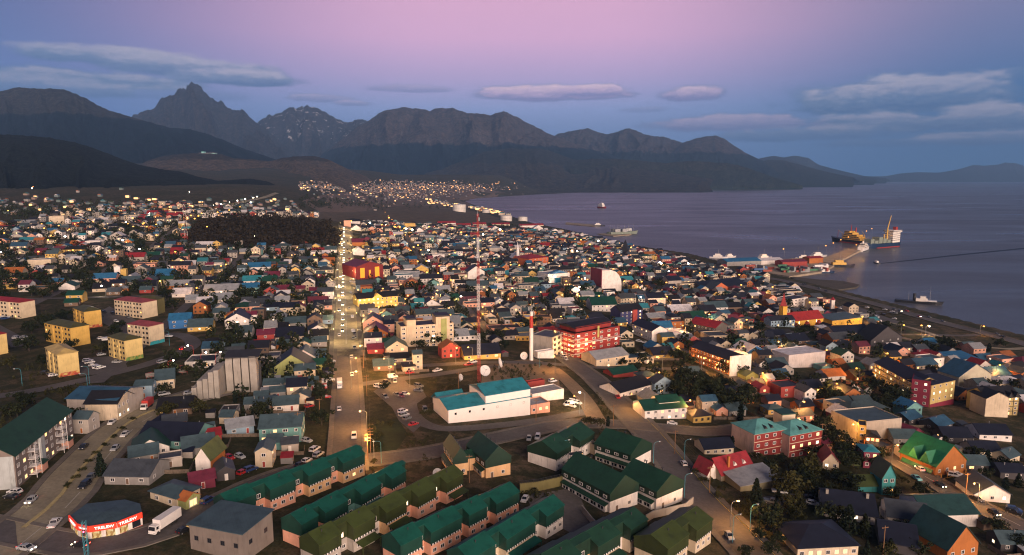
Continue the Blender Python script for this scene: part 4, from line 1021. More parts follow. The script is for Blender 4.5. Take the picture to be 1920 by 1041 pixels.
def lattice_mast(base, H, w, label, mark=None, seg=None, sway=0):
    root = thing('radio_mast', label, 'mast', base, .5, None, mark); seg = seg or int(H/(w*1.5)); red, wh = MB(), MB(); nb = 7
    for k in range(seg):
        z0, z1 = H*k/seg, H*(k+1)/seg; a = w*(1-.45*k/seg)/2; c = w*(1-.45*(k+1)/seg)/2; m = red if int(k*nb/seg) % 2 == 0 else wh
        pa = [(-a,-a,z0),(a,-a,z0),(a,a,z0),(-a,a,z0)]; pc = [(-c,-c,z1),(c,-c,z1),(c,c,z1),(-c,c,z1)]
        for i in range(4):
            j = (i+1) % 4; m.tube(pa[i], pc[i], .065, n=4); m.tube(pa[i], pc[j], .035, n=4, cap=False); m.tube(pc[i], pc[j], .045, n=4, cap=False)
    red.build('red_section', M_redp, root); wh.build('white_section', M_whitep, root)
    an = MB(); an.tube((0,0,H-1),(0,0,H+2),.1,.04,6)
    for k in range(5): z = H*(.72+.06*k); t = k*1.3; an.box(math.cos(t)*w*.5-.25, math.cos(t)*w*.5+.25, math.sin(t)*w*.5-.25, math.sin(t)*w*.5+.25, z, z+1.6)
    an.build('antenna', M_steel, root); return root
MB_ = P(898,716); H_ = (716-402)/ppm(MB_)*1.0
lattice_mast(MB_, H_, 1.2, 'tall red and white lattice radio mast beside the teal roofed white hall', 'the tall lattice mast')
q = P(350,462); lattice_mast(q, (462-385)/ppm(q)*1.0, 3.6, 'red and white lattice mast among the houses by the dark wooded mound', 'the lattice mast by the mound')
q = P(996,676); ch = thing('antenna_column', 'white cylindrical column with a red band and antennas on the knoll', 'column', q, 0, mark='the red banded column')
hh = (676-572)/ppm(q); m = MB(); m.lathe([(1.1,-2),(1.05,hh*.6)], 12); m.build('shaft', M_whitep, ch); m = MB(); m.lathe([(1.0,hh*.601),(.95,hh*.82)], 12); m.build('red_band', M_redp, ch)
m = MB(); m.lathe([(.9,hh*.821),(.85,hh*.9),(.01,hh*.9)], 12); m.build('top_section', M_whitep, ch)
m = MB()
for k in range(9): t = k*.7; z = hh*(.86+.02*k); m.tube((0,0,z),(math.cos(t)*1.6,math.sin(t)*1.6,z),.08,n=4); m.box(math.cos(t)*1.6-.18,math.cos(t)*1.6+.18,math.sin(t)*1.6-.18,math.sin(t)*1.6+.18,z-.8,z+.9)
m.tube((0,0,hh*.9),(0,0,hh*1.1),.15,.06,6); m.build('antenna', M_steel, ch)
def dish(px, py, r, az, el, label):
    q = P(px, py); root = thing('satellite_dish', label, 'satellite dish', q, az, 'satellite dishes on the knoll')
    m = MB(); m.tube((0,0,-1),(0,0,r*1.1),.25,.2,8); m.tube((-r*.5,.5,-.5),(0,0,r),.12,n=5); m.tube((r*.5,.5,-.5),(0,0,r),.12,n=5); m.build('stand', M_steel, root)
    m = MB(); prof = [(max(.01,r*k/7), r*.28*(k/7)**2) for k in range(8)]; m.lathe(prof, 20); m.lathe([(p[0]*.995, p[1]-.12) for p in prof][::-1], 20)
    d = m.build('reflector', M_whitep, root, (0,0,r*1.25)); d.rotation_euler = (math.radians(90-el), 0, 0)
    m = MB()
    for k in range(3): t = k*2.1; m.tube((math.cos(t)*r*.9, math.sin(t)*r*.9, r*.25),(0,0,r*.95),.05,n=4)
    m.ball((0,0,r*.95), .28); f = m.build('feed_horn', M_steel, d)
dish(909,708,2.7,.35,28,'big white satellite dish tilted to the sky beside the tall lattice mast')
dish(936,692,2.6,1.35,18,'white satellite dish seen edge on behind the bigger dish')
dish(983,676,2.1,-.35,20,'white satellite dish at the foot of the red banded column')
dish(820,897,1.5,.2,24,'white satellite dish in a fenced yard by the olive roofed terrace')
dish(863,715,1.6,1.1,18,'small white satellite dish seen edge on near the teal roofed white hall')
dish(1650,972,1.7,.9,26,'grey satellite dish beside the navy roofed bungalow with white gable')
bld((1008,672),(1039,672), 4, 4.6, 'f', 'W', 'w', 'white container cabin beside the red banded column', 'cabin', name='cabin')
bld((990,727),(1021,724), 3, 2.8, 'f', 'R', 'r', 'dull red shipping container on the bare knoll', 'container', name='shipping_container', occ=False)
# ------------------------------------------------------------------ centre blocks
redw = wallmat('crimson_render', (.23,.022,.022))
b, W, rz = bld((1077,672),(1161,664), 19, 17.2, 'f', redw, 'k', 'crimson six-storey tower block with white balconies and dark set-back top floor', 'tower block', 'tower_block', wf=(6,6), ws=(6,6), lit=.35, mark='the crimson tower block', ww=2.2, wh=1.3)
m = MB()
for z in (5.5, 8.4, 14.2):
    m.box(-W/2-.9, -W*.32, -1.3, -.05, z, z+.15); m.tube((-W/2-.9,-1.3,z+1),(-W*.32,-1.3,z+1),.06,n=4)
for x in range(int(W/1.2)): m.tube((-W/2+x*1.2,-1.2,11.3),(-W/2+x*1.2,-1.2,12.4),.05,n=4)
m.box(-W/2-.9, W/2+.9, -1.3, -.05, 11.2, 11.35); m.tube((-W/2-.9,-1.25,12.4),(W/2+.9,-1.25,12.4),.07,n=4)
m.build('balcony', M_whitep, b)
m = MB(); m.box(-W*.42, W*.36, 2.5, 17, 17.7, 20.6); m.build('top_floor', redw, b)
m = MB(); m.prism([(1.6,20.2),(10,22.2),(18,20.5),(18,20.2)], -W*.46, W*.4, 'x'); m.build('top_roof', RM('k'), b)
m = MB(); m.box(-.3, 1.1, -.1, -.02, 13, 20); m.build('green_panel', WM('E'), b)
fr, W, rz = bld((1036,668),(1060,662), 14, 12.5, 'f', wallmat('raw_concrete', None), 'd', 'unfinished grey concrete frame building next to the crimson tower block', 'unfinished building', 'unfinished_building', wf=(3,4), ww=2.6, wh=1.8, lit=0, wk0='d')
b, W, rz = bld((752,650),(851,648), 14, 13.5, 'f', wallmat('warm_beige_render', (.66,.52,.36)), 'k', 'beige five-storey apartment building with stair towers and a dark roof', 'apartment building', 'apartment_building', wf=(9,5), lit=.12, mark='the beige apartment building', ww=2.0)
for x0, x1, h in ((-W*.39, -W*.22, 17.5), (W*.16, W*.42, 18.2)):
    m = MB(); m.box(x0, x1, -.5, 9, -4, h); m.build('stair_tower', wallmat('warm_beige_render', None), b)
    m = MB(); m.box(x0-.3, x1+.3, -.8, 9.3, h+.003, h+.8); m.build('tower_roof', RM('k'), b)
m = MB(); m.box(W*.25, W*.36, -1.0, -.52, -4, 17); m.build('olive_panel', WM('E'), b)
b, W, rz = bld((671,576),(746,575), 14, 8.5, 'e', wallmat('bright_yellow_render', (.72,.52,.14)), 'k', 'bright yellow three-storey hotel with dark roof and lit entrance along the avenue', 'hotel', 'hotel', wf=(9,3), lit=.45, mark='the bright yellow hotel', rh=3)
m = MB(); m.prism([(-W*.12,8.3),(W*.12,8.3),(0,11.5)], -.6, 5, 'y'); m.build('dormer', wallmat('bright_yellow_render', None), b)
b, W, rz = bld((668,524),(719,523), 30, 14, 'g', wallmat('dark_crimson_sheet', (.20,.018,.018)), 'm', 'dark crimson hall with glowing orange panels beside the avenue', 'hall', 'theatre_hall', rh=4, mark='the crimson orange hall')
M_or = glow('lit_orange_panel', (.95,.30,.02), .75)
for x in (-W*.27, W*.27): m = MB(); m.box(x-W*.08, x+W*.08, -.12, -.03, 3, 12.5); m.build('orange_panel', M_or, b)
m = MB(); m.box(-1, 1, -.12, -.03, 3, 10); m.build('orange_panel', M_or, b)
bld((668,538),(705,537), 12, 4.2, 'f', 'C', 'w', 'low cream shop with glowing yellow front below the crimson hall', 'shop', name='shop', wf=(5,1), lit=1.6)
b, W, rz = bld((992,500),(1028,499), 30, 12, 'h', wallmat('brick_orange_render', (.55,.14,.055)), 'r', 'brick orange four-storey block with red hipped roof in the middle of town', 'block', 'office_block', wf=(5,4), mark='the brick orange block', rh=4)
b, W, rz = bld((1027,531),(1068,531), 22, 11, 'f', WM('W'), 's', 'white modern building with blue glazed middle and blue pediment', 'building', wf=None, mark='the blue glazed building')
m = MB(); m.box(-W*.2, W*.2, -.15, -.03, 1.5, 7); m.build('blue_glazing', plain('blue_glazing', (.02,.16,.26), .2), b); m = MB(); m.prism([(-W*.4,11.5),(W*.4,11.5),(0,15)], -.6, 6, 'y'); m.build('pediment', RM('b'), b)
loc, W, rz = frame_of((1128,546),(1165,546)); tw = thing('curved_building', 'tall white building with a curved outer wall and maroon stripe', 'building', loc, rz, mark='the curved white building')
m = MB(); pr_ = [(-W/2,-4),(W/2,-4),(W/2,8),(W*.47,12),(W*.36,17),(W*.2,20.5),(-W*.02,22.5),(-W/2,22.8)]; m.prism(pr_, 0, 22, 'y'); m.build('wall', WM('W'), tw)
m = MB(); m.box(-W/2-.8, -W/2-.02, -.3, 20, -4, 24); m.build('maroon_stripe', WM('M'), tw); OCC.append((loc.x, loc.y+10, 18))
b, W, rz = bld((1296,676),(1372,706), 13, 9, 'e', WM('O'), 'n', 'long three-storey motel with brown galleries, navy roof and white end wall', 'motel', 'motel', wf=(14,3), lit=.4, mark='the brown gallery motel', rh=3)
M_gal = plain('gallery_timber', (.20,.09,.04), .8); m = MB()
for z in (2.9, 5.9): m.box(-W/2, W/2, -1.5, -.05, z, z+.14); m.tube((-W/2,-1.5,z+1),(W/2,-1.5,z+1),.08,n=4)
for k in range(15): m.tube((-W/2+W*k/14,-1.5,-3),(-W/2+W*k/14,-1.5,9),.1,n=4)
m.build('gallery', M_gal, b); m = MB(); m.box(W/2+.02, W/2+.6, -2, 13.2, -4, 11.8); m.build('end_wall', WM('W'), b)
b, W, rz = bld((1185,625),(1222,641), 12, 7.5, 'e', WM('W'), 'n', 'white motel with a row of balconies and navy roof above a car park', 'motel', 'motel', wf=(9,2), lit=.2, mark='the white motel', rh=3)
b, W, rz = bld((1163,608),(1204,606), 12, 11, 'e', WM('N'), 'k', 'dark navy house tower with red bay and white framed windows', 'house', 'tower_house', wf=(5,4), lit=.3, mark='the dark navy house tower', rh=4)
m = MB(); m.box(W*.02, W*.22, -1.2, -.05, 0, 11.5); m.build('red_bay', WM('R'), b)
bld((1110,583),(1157,585), 20, 6.5, 'e', WM('W'), 'g', 'white hall with broad green roof among the houses', 'hall', wf=(6,2), mark='the green roofed white hall')
b, W, rz = bld((1293,622),(1341,634), 14, 7.5, 'e', wallmat('dark_stone', (.12,.11,.10)), 'r', 'grey stone building with bright red roof and white windows', 'building', wf=(7,2), mark='the red roofed stone building')
bld((1478,690),(1546,688), 16, 9.5, 'f', wallmat('lilac_white_render', (.62,.57,.56)), 'w', 'large plain white cube building with flat pale roof', 'building', mark='the plain white cube building')
bld((1446,680),(1478,690), 12, 6, 'f', wallmat('lilac_white_render', None), 'w', 'lower white wing standing in front of the plain white cube building', 'building')
# long maroon and yellow apartment hotel
yst = wallmat('straw_render', (.50,.38,.15)); mar = wallmat('maroon_render', (.20,.015,.04))
b, W, rz = bld((1637,716),(1712,757), 14, 11.5, 'e', yst, 'n', 'long four-storey straw yellow apartment hotel with navy roof and balconies', 'apartment hotel', 'apartment_hotel', wf=(10,4), lit=.3, mark='the straw yellow apartment hotel', rh=3.5)
m = MB(); 
for z in (2.9, 5.7, 8.5): m.box(-W/2, W/2, -1.1, -.05, z, z+.9)
m.build('balcony', yst, b)
b, W, rz = bld((1706,757),(1741,764), 13, 13.2, 'f', mar, 'n', 'maroon four-storey wing at the corner of the straw yellow apartment hotel', 'hotel wing', 'hotel_wing', wf=(2,4), lit=.2, mark='the maroon hotel wing')
b, W, rz = bld((1743,764),(1787,758), 13, 13.2, 'h', yst, 'n', 'straw yellow wing with lit windows above a maroon base', 'hotel wing', 'hotel_wing', wf=(4,4), lit=.45, rh=3)
m = MB(); m.box(-W/2, W/2, -.12, -.075, -3, 3); m.build('maroon_base', mar, b)
b, W, rz = bld((1847,778),(1908,779), 12, 10, 'e', yst, 'k', 'straw yellow half timbered inn with dark gabled roof', 'inn', 'inn', wf=(5,4), lit=.35, mark='the half timbered inn', rh=3.8)
m = MB()
for k in range(7): m.box(-W/2+(W-.3)*k/6, -W/2+(W-.3)*k/6+.3, -.09, -.02, 0, 10)
for z in (2.4,4.9,7.4): m.box(-W/2, W/2, -.14, -.095, z, z+.25)
m.build('timber_frame', M_dark, b); m = MB()
for k in range(5): x = -W/2+W*(k+.5)/5; m.prism([(x-1.4,9.6),(x+1.4,9.6),(x,12.4)], -.6, 4, 'y')
m.build('dormer', RM('k'), b)
bld((1817,768),(1846,781), 12, 9.5, 'e', 'C', 'k', 'plain cream end house joined to the half timbered inn', 'house', name='house')
bld((1796,728),(1856,727), 14, 8.5, 'g', wallmat('cream_blue_render', (.50,.46,.34)), 'u', 'cream building with stepped gable facing the town', 'building', wf=(3,2), mark='the stepped gable building')
# church
yel = wallmat('church_yellow', (.72,.42,.06)); cr = roofmat('church_red_roof', (.30,.025,.025))
b, W, rz = bld((1478,611),(1543,610), 13, 6.5, 'e', yel, cr, 'yellow church with red roofs, lit arches and a pointed red spire', 'church', 'church', rh=5.5, mark='the yellow church')
m = MB(); m.box(-W/2-4.5, -W/2-.1, 2, 6.5, -4, 19); m.build('tower', yel, b)
m = MB(); m.lathe([(3.7,19.0),(2.1,23),(.05,30)], 4, c=(-W/2-2.3,4.2)); m.build('spire', cr, b)
for k in range(3):
    x = -W/2+W*(k+.5)/3; m = MB(); m.prism([(x-2.4,-3),(x+2.4,-3),(x+2.4,2.4),(x,5.4),(x-2.4,2.4)], -2.6, -.05, 'y'); m.build('red_chapel', WM('R'), b)
for k in range(4):
    x = -W/2+W*k/4+2; m = MB(); m.prism([(x-.45,3),(x+.45,3),(x+.45,5),(x,5.7),(x-.45,5)], -.15, -.03, 'y'); m.build('arched_window', M_lit2, b)
m = MB(); wall_shape(m, 'g', 10, 12, 6, 5, x0=-W/2-15, y0=4, z0=-4); m.build('transept', yel, b); m = MB(); roof_shape(m, 'g', 10, 12, 6, 5, .4, x0=-W/2-15, y0=4); m.build('transept_roof', cr, b)
for px_, py_, r_ in ((1500,622,13),(1525,624,13),(1470,622,13),(1590,618,13),(1610,620,10),(710,584,14),(800,656,12),(830,656,12),(1100,680,10),(1330,690,14),(1350,712,12),(1210,645,12),(1690,760,14),(1740,775,12),(1870,788,12),(1515,698,12),(692,532,12),(1048,538,12),(1146,552,12),(1010,508,12),(1130,592,12)):
    q = P(px_, py_); OCC.append((q.x, q.y, r_))
b, W, rz = bld((1560,610),(1616,609), 18, 6.5, 'm', yel, 't', 'orange yellow gym hall with blue grey roof beside the church', 'gym hall', 'gym_hall', wf=(5,1), lit=0, rh=1.6, mark='the yellow gym hall', wk0='d', ww=.8, wh=.8)
bt = P(1560,583); o = thing('bell_tower', 'small white bell tower with pink cap behind the yellow church', 'tower', bt, 0)
m = MB(); m.box(-1.6,1.6,-1.6,1.6,-2,11); m.build('shaft', WM('W'), o); m = MB(); m.lathe([(2.6,11),(.05,14)], 4); m.build('cap', RM('r'), o)
bld((1482,576),(1514,574), 16, 9, 'f', 'W', 'k', 'white modernist office with dark window bands behind the yellow church', 'office', wf=(5,3), lit=.1, ww=3)
bld((1566,640),(1632,641), 16, 8, 'e', 'C', 'n', 'cream gabled block with long navy roof near the gym hall', 'block', wf=(6,2), lit=.15, mark='the long navy roofed block')
bld((1632,650),(1690,648), 14, 7, 'g', 'K', 'k', 'dark brown lodge with big black roof near the plaza', 'lodge', wf=(4,2), lit=.3, mark='the black roofed lodge')
bld((1320,546),(1400,545), 30, 7, 'e', 'K', 'n', 'long low shopping hall with wide dark navy roof and small gables', 'shopping hall', wf=(8,1), lit=.6, mark='the navy roofed shopping hall', rh=6)
bld((1335,552),(1367,552), 14, 7, 'g', wallmat('brick_orange_render', None), 'd', 'orange brick gabled entrance in front of the shopping hall', 'entrance hall', wf=(2,1))
q = P(1172,478); o = thing('cone_chapel', 'black pyramid shaped chapel pointing above the shore roofs', 'chapel', q, .4, mark='the black pyramid chapel'); m = MB(); m.lathe([(14,-2),(12,2),(.1,26)], 4); m.build('roof', RM('k'), o)
q = P(970,492); o = thing('orange_church', 'small white steepled church with orange walls near the brick orange block', 'church', q, GA, mark='the white steeple'); m = MB(); wall_shape(m,'g',14,16,6,6); m.build('wall', WM('O'), o); m = MB(); roof_shape(m,'g',14,16,6,6); m.build('roof', RM('w'), o); m = MB(); m.lathe([(2.4,0),(2.2,14),(.05,28)], 8, c=(0,-2)); m.build('steeple', M_whitep, o)
# teal roofed red twin hotel
mred = wallmat('wine_red_render', (.22,.022,.02)); pinkw = wallmat('pale_pink_render', (.60,.42,.34))
for A, B, lab, mk in (((1413,856),(1473,850), 'wine red hotel house with pale pink side and turquoise roof, near the red roofed house', 'the turquoise roofed hotel'), ((1479,858),(1538,851), 'wine red hotel house with turquoise hipped roof and two roof vents beside the garden', 'the hotel twin by the garden')):
    b, W, rz = bld(A, B, 13, 10, 'h', mred, roofmat('turquoise_sheet', (.10,.30,.30)), lab, 'hotel', 'hotel', wf=(4,3), lit=.3, mark=mk, rh=3.2, group='twin turquoise roofed hotel houses', ww=1.5)
    m = MB()
    for z in (.2, 3.3, 6.6, 9.75): m.box(-W/2-.1, W/2+.1, -.10, -.005, z, z+.22)
    m.build('string_course', WM('C'), b); m = MB(); m.box(-W/2-.14, -W/2-.01, 0, 13, -4, 10); m.build('pink_side', pinkw, b)
    for x in (-1.5, 1.5): m = MB(); m.prism([(x-.7,11),(x+.7,11),(x,12)], 1, 4, 'y'); m.build('roof_vent', M_dark, b)
q = P(1476,835); o = thing('stair_tower', 'cream stair tower with green capped top between the two turquoise roofed hotel houses', 'tower', q, GA); m = MB(); m.box(-3,3,0,6,-3,13); m.build('wall', WM('C'), o); m = MB(); m.box(-3.3,3.3,-.3,6.3,13,13.4); m.build('cap', RM('g'), o)
# red roofed house with shed
b, W, rz = bld((1352,903),(1412,893), 9, 3.6, 'e', wallmat('stone_grey_wall', (.30,.27,.22)), 'r', 'stone house with steep bright red roof, chimney and dormers', 'house', 'red_roofed_house', rh=4.2, wf=(3,1), mark='the steep red roofed house')
m = MB(); roof_shape(m, 'g', 5, 7, 3.4, 3.8, .3, x0=-W/2-4, y0=2.5); m.build('wing_roof', RM('r'), b); m = MB(); wall_shape(m, 'g', 5, 7, 3.4, 3.8, x0=-W/2-4, y0=2.5); m.build('wing', WM('W'), b)
m = MB(); m.box(-W*.2-.4, -W*.2+.4, 1.2, 2, 3, 8.8); m.build('chimney', WM('O'), b)
for x in (0, W*.28): m = MB(); m.prism([(x-.8,5),(x+.8,5),(x,6.2)], 1.1, 3.6, 'y'); m.build('dormer', WM('W'), b)
bld((1388,922),(1465,914), 10, 3.2, 'm', wallmat('mossy_concrete', (.26,.23,.14)), 's', 'low shed with rust streaked corrugated roof and mossy wall beside the steep red roofed house', 'shed', 'shed', rh=1.4)
bld((1321,852),(1375,860-8), 9, 3, 'e', 'C', 'n', 'cream bungalow under dark navy roof behind the steep red roofed house', 'bungalow', 'bungalow', wf=(4,1))
# big log house, turquoise house, etc.
b, W, rz = bld((1753,893),(1810,886), 15, 5.2, 'g', wallmat('varnished_logs', (.34,.12,.025)), roofmat('bright_green_sheet', (.015,.15,.075)), 'big log house with bright green roof and golden lit porch', 'log house', 'log_house', rh=7, wf=(4,1), lit=.4, mark='the big log house')
m = MB(); m.prism([(-9,1.8),(-7.5,4.3),(-7.5,4.5),(-9,2)][::-1], 1, 14, 'y'); m.build('porch_roof', roofmat('bright_green_sheet', None), b)
m = MB(); m.box(-W/2-.3, W/2+.3, -2.5, -.05, -2, .2)
for k in range(6): m.tube((-W/2+W*k/5,-2.4,-1),(-W/2+W*k/5,-2.4,3),.14,n=5)
m.tube((-W/2,-2.4,1.1),(W/2,-2.4,1.1),.1,n=4); m.build('porch', plain('golden_timber', (.50,.25,.03), .7), b)
for y in (4, 9): m = MB(); m.prism([(y-2,5.5),(y+2,5.5),(y,9.5)], -W/2-.8, -2, 'x'); m.build('dormer', roofmat('bright_green_sheet', None), b)
b, W, rz = bld((1652,928),(1677,929), 7, 7, 'g', wallmat('turquoise_boards', (.04,.26,.27)), 'E', 'turquoise and white timber house with olive gable roof', 'house', 'timber_house', rh=4.5, wf=(2,2), mark='the turquoise timber house')
m = MB(); m.box(-W/2-7, -W/2-.1, 2, 8, -3, 3); m.build('wing', wallmat('turquoise_boards', None), b); m = MB(); roof_shape(m, 'e', 8.5, 6.6, 3, 2.4, .4, x0=-W/2-8, y0=1.8); m.build('wing_roof', RM('E'), b)
b, W, rz = bld((1618,877),(1645,880), 7, 6.8, 'h', 'M', 'a', 'maroon house with bright blue topped square turret', 'house', 'turret_house', wf=(2,2), rh=1.2, mark='the blue turret house', ws=(2,2))
m = MB(); roof_shape(m, 'e', 9, 6, 3.4, 1.6, .4, x0=-W/2-8, y0=1); wall_shape(m, 'e', 9, 6, 3.4, 1.6, x0=-W/2-8, y0=1); m.build('wing', RM('E'), b)
b, W, rz = bld((1542,880),(1572,884), 8, 3.8, 'g', 'C', 'r', 'small cream house with bright red gable roof and orange trim', 'house', 'red_gable_house', rh=3.2, wf=(2,1), mark='the small red gabled house')
bld((1605,825),(1688,823), 16, 9, 'f', wallmat('putty_render', (.46,.40,.33)), 't', 'large putty grey blind walled hall with flat roof by the golden lit house', 'hall', wf=None, mark='the putty grey hall')
bld((1607,832),(1622,835), 7, 8, 'f', ylw, 'k', 'narrow golden yellow lit tower house beside the putty grey hall', 'house', name='house', wf=(1,3), mark='the golden tower house')
bld((1622,838),(1648,842), 8, 4.8, 'h', 'O', 'k', 'brown two-storey house with dark roof joined to the golden tower house', 'house', name='house', wf=(3,2), lit=.3)
# dark bungalows lower right
b, W, rz = bld((1546,968),(1640,985), 14, 3.4, 'e', 'W', 'n', 'navy roofed bungalow with white gable, biggest of the bungalows by the garden', 'bungalow', 'bungalow', rh=3.6, mark='the big navy bungalow', ov=.9, wf=(4,1), ws=(2,1))
for x in (-W*.42, W*.4): m = MB(); m.box(x-.4,x+.4,5,5.8,2,7.6); m.build('chimney', M_conc, b)
bld((1495,1043),(1608,1045), 14, 3.6, 'h', 'C', 'n', 'wide dark navy roofed house with lit cream windows at the bottom edge', 'house', name='house', wf=(7,1), lit=.5, rh=3.2, mark='the wide navy house')
bld((1664,985),(1740,1000), 12, 3.8, 'e', 'W', 'd', 'long white walled house with stepped dark grey roofs', 'house', name='house', rh=3, mark='the stepped grey roofed house')
bld((1738,985),(1832,988), 14, 4.6, 'e', 'W', roofmat('slate_green_sheet', (.02,.06,.06)), 'white house under a broad dark green hip beside the sloping street', 'house', name='house', rh=3, mark='the broad dark green house')
b, W, rz = bld((1775,1052),(1832,1044), 13, 4.5, 'g', 'O', roofmat('slate_green_sheet', None), 'orange walled house with a tall grey green roof, glazed gable at the bottom edge', 'house', name='house', rh=6, wf=(3,1), lit=.1, mark='the orange gabled house')
bld((1650,1030),(1720,1046), 14, 3.2, 'e', 'K', 'n', 'very dark low house with navy roof between trees', 'house', name='house', rh=3)
bld((1826,938),(1893,944), 11, 3.4, 'g', 'W', 'd', 'white house with grey hipped roof and lit front beside the street lamp', 'house', name='house', rh=3.4, wf=(3,1), lit=.9, mark='the grey hipped white house')
b, W, rz = bld((1209,786),(1287,785), 13, 5.4, 'e', 'W', 'g', 'white house with stacked green roofs and lit door on the wide street', 'house', name='house', rh=2.6, wf=(6,2), lit=.15, mark='the stacked green roofs')
m = MB(); wall_shape(m, 'e', W*.5, 8, 7.4, 1.8, x0=-W*.1, y0=3, z0=3); m.build('upper_storey', WM('W'), b); m = MB(); roof_shape(m, 'e', W*.5, 8, 7.4, 1.8, .5, x0=-W*.1, y0=3); m.build('upper_roof', RM('g'), b)
bld((1163,745),(1222,735), 14, 4.2, 'e', 'W', 'k', 'white house with black roof and a triangular white gable along the wide street', 'house', name='house', rh=3, wf=(5,1), lit=.3, mark='the black roofed white house')
bld((1118,687),(1178,685), 15, 6.2, 'e', 'C', 's', 'pale house with silver grey hipped roof in front of the crimson tower block', 'house', name='house', rh=3, wf=(4,2), mark='the silver roofed pale house')
bld((1150,708),(1195,706), 9, 3.4, 'e', 'R', 'g', 'low red cabin with green metal roof below the silver roofed pale house', 'cabin', rh=2)
# ------------------------------------------------------------------ harbour
def SEA(px, py):
    dx, dy, dz = ray(px, py); t = -CAMZ/dz; return Vector((dx*t, dy*t, 0))
M_hullk = plain('hull_black', (.02,.022,.028), .4); M_hullr = plain('hull_red', (.34,.04,.03), .4); M_hullb = plain('hull_blue', (.012,.035,.085), .4); M_hullw = plain('hull_white', (.75,.74,.73), .35, var=.06)
M_superY = plain('superstructure_ochre', (.68,.42,.08), .5); M_superW = plain('superstructure_white', (.76,.73,.68), .5, var=.08); M_cargo = plain('cargo_grey_green', (.20,.24,.20), .7)
def hull_mesh(L, B, H, bow=.28, stern=.08, sheer=.5, mi=0):
    m = MB(); n = 14; rows = []
    for i in range(n+1):
        t = i/n; x = -L/2+L*t
        f = 1.0
        if t < stern*2: f = .78+.22*(t/(stern*2))
        if t > 1-bow: k = (t-(1-bow))/bow; f = max(.02, (1-k**2.2))
        z = H*(1+sheer*(max(0, t-.55)/.45)**2+.25*sheer*(max(0, .25-t)/.25)**2); rake = L*.05*max(0, t-.7)/.3
        rows.append([(x, -B/2*f*.82, -1.5), (x+rake, -B/2*f, z), (x+rake, B/2*f, z), (x, B/2*f*.82, -1.5)])
    for a, b in zip(rows[:-1], rows[1:]):
        for k in range(3): m.poly([a[k], b[k], b[k+1], a[k+1]], mi)
    m.poly(rows[0], mi); m.poly(rows[-1][::-1], mi); return m
def ship(a, b, L, B, H, hullmat, name, label, cat, mark=None, z=0, fit=None):
    """a: pixel of the stern waterline, b: pixel of the bow"""
    p, q = SEA(*a), SEA(*b); d = q-p; LL = d.length if L is None else L
    root = thing(name, label, cat, (p+q)/2, math.atan2(d.y, d.x), None, mark)
    hull_mesh(LL, B, H).build('hull', hullmat, root)
    return root, LL
def part(root, name, mat, fn, **kw):
    m = MB(); fn(m); return m.build(name, mat, root)
# stranded tug
r, L = ship((1690,566),(1752,571), 44, 10, 2.6, M_hullk, 'tugboat', 'old black tugboat with white wheelhouse and funnel aground in the shallows', 'tugboat', 'the old black tugboat')
part(r, 'white_band', M_hullw, lambda m: m.box(L*.16, L*.40, -3.9, 3.9, 3.15, 3.9))
part(r, 'wheelhouse', M_superW, lambda m: (m.box(-2, 9, -3.2, 3.2, 2.6, 5.6), m.box(2, 7.5, -2.6, 2.6, 5.65, 8)))
part(r, 'funnel', M_hullk, lambda m: m.lathe([(1.5,2.6),(1.45,10.5),(.1,10.6)], 12, c=(-3.5,0)))
part(r, 'mast', M_steel, lambda m: (m.tube((11,0,2),(11,0,19),.2,.1,6), m.tube((-9,0,2),(-9,0,13),.18,.1,6), m.tube((11,0,17),(-3,0,9),.05,n=4)))
# icebreaker, cargo ship, cruise ship at the pier
r, L = ship((1618,458),(1572,453), 95, 20, 7, M_hullk, 'icebreaker', 'dark hulled ship with large ochre superstructure moored behind the pier', 'ship', 'the ochre ship')
part(r, 'red_belt', M_hullr, lambda m: m.box(-L*.46, L*.22, -10.3, 10.3, -1.5, 2.2))
part(r, 'superstructure', M_superY, lambda m: (m.box(-L*.34, L*.14, -9.4, 9.4, 7, 11.5), m.box(-L*.30, L*.13, -9, 9, 11.52, 15), m.box(-L*.24, L*.12, -8.6, 8.6, 15.02, 18.4), m.box(-L*.12, L*.10, -8.4, 8.4, 18.42, 22), m.box(-L*.05, L*.09, -9.6, 9.6, 22.02, 25)))
part(r, 'window_band', M_glass, lambda m: [m.box(-L*x0, L*x1, -w_, w_, z, z+1.1) for x0, x1, w_, z in ((.335,.142,9.45,8.6),(.295,.132,9.05,12.6),(.235,.122,8.65,16.2),(.115,.102,8.45,19.8),(.045,.092,9.65,23.2))])
part(r, 'deck_crane', M_superY, lambda m: (m.tube((-L*.40,4,7),(-L*.40,4,20),.9,.7,7), m.tube((-L*.40,4,19),(-L*.30,2,27),.5,.3,5), m.tube((L*.24,0,8),(L*.24,0,19),.8,.6,7), m.tube((L*.24,0,18),(L*.36,0,25),.45,.25,5)))
part(r, 'mast', M_redp, lambda m: (m.tube((0,0,24),(0,0,38),1.1,.4,6), m.tube((-12,0,24),(-12,0,33),1.6,1.2,8), m.tube((L*.36,0,8),(L*.36,0,24),.5,.3,6)))
r, L = ship((1676,462),(1626,466), 105, 19, 8.5, M_hullb, 'cargo_ship', 'blue cargo ship with white deckhouse and raised yellow crane', 'ship', 'the blue cargo ship')
part(r, 'red_belt', M_hullr, lambda m: m.box(-L*.44, L*.25, -9.7, 9.7, -1.5, 1.6))
part(r, 'deckhouse', M_superW, lambda m: (m.box(-L*.45, -L*.22, -8.5, 8.5, 9, 29), m.box(-L*.47, -L*.2, -10.5, 10.5, 29.05, 33)))
part(r, 'window_band', M_glass, lambda m: [m.box(-L*.452, L*-.218, -8.6, 8.6, z, z+1.1) for z in (13,17,21,25)]+[m.box(-L*.472, -L*.198, -10.6, 10.6, 30.6, 32)])
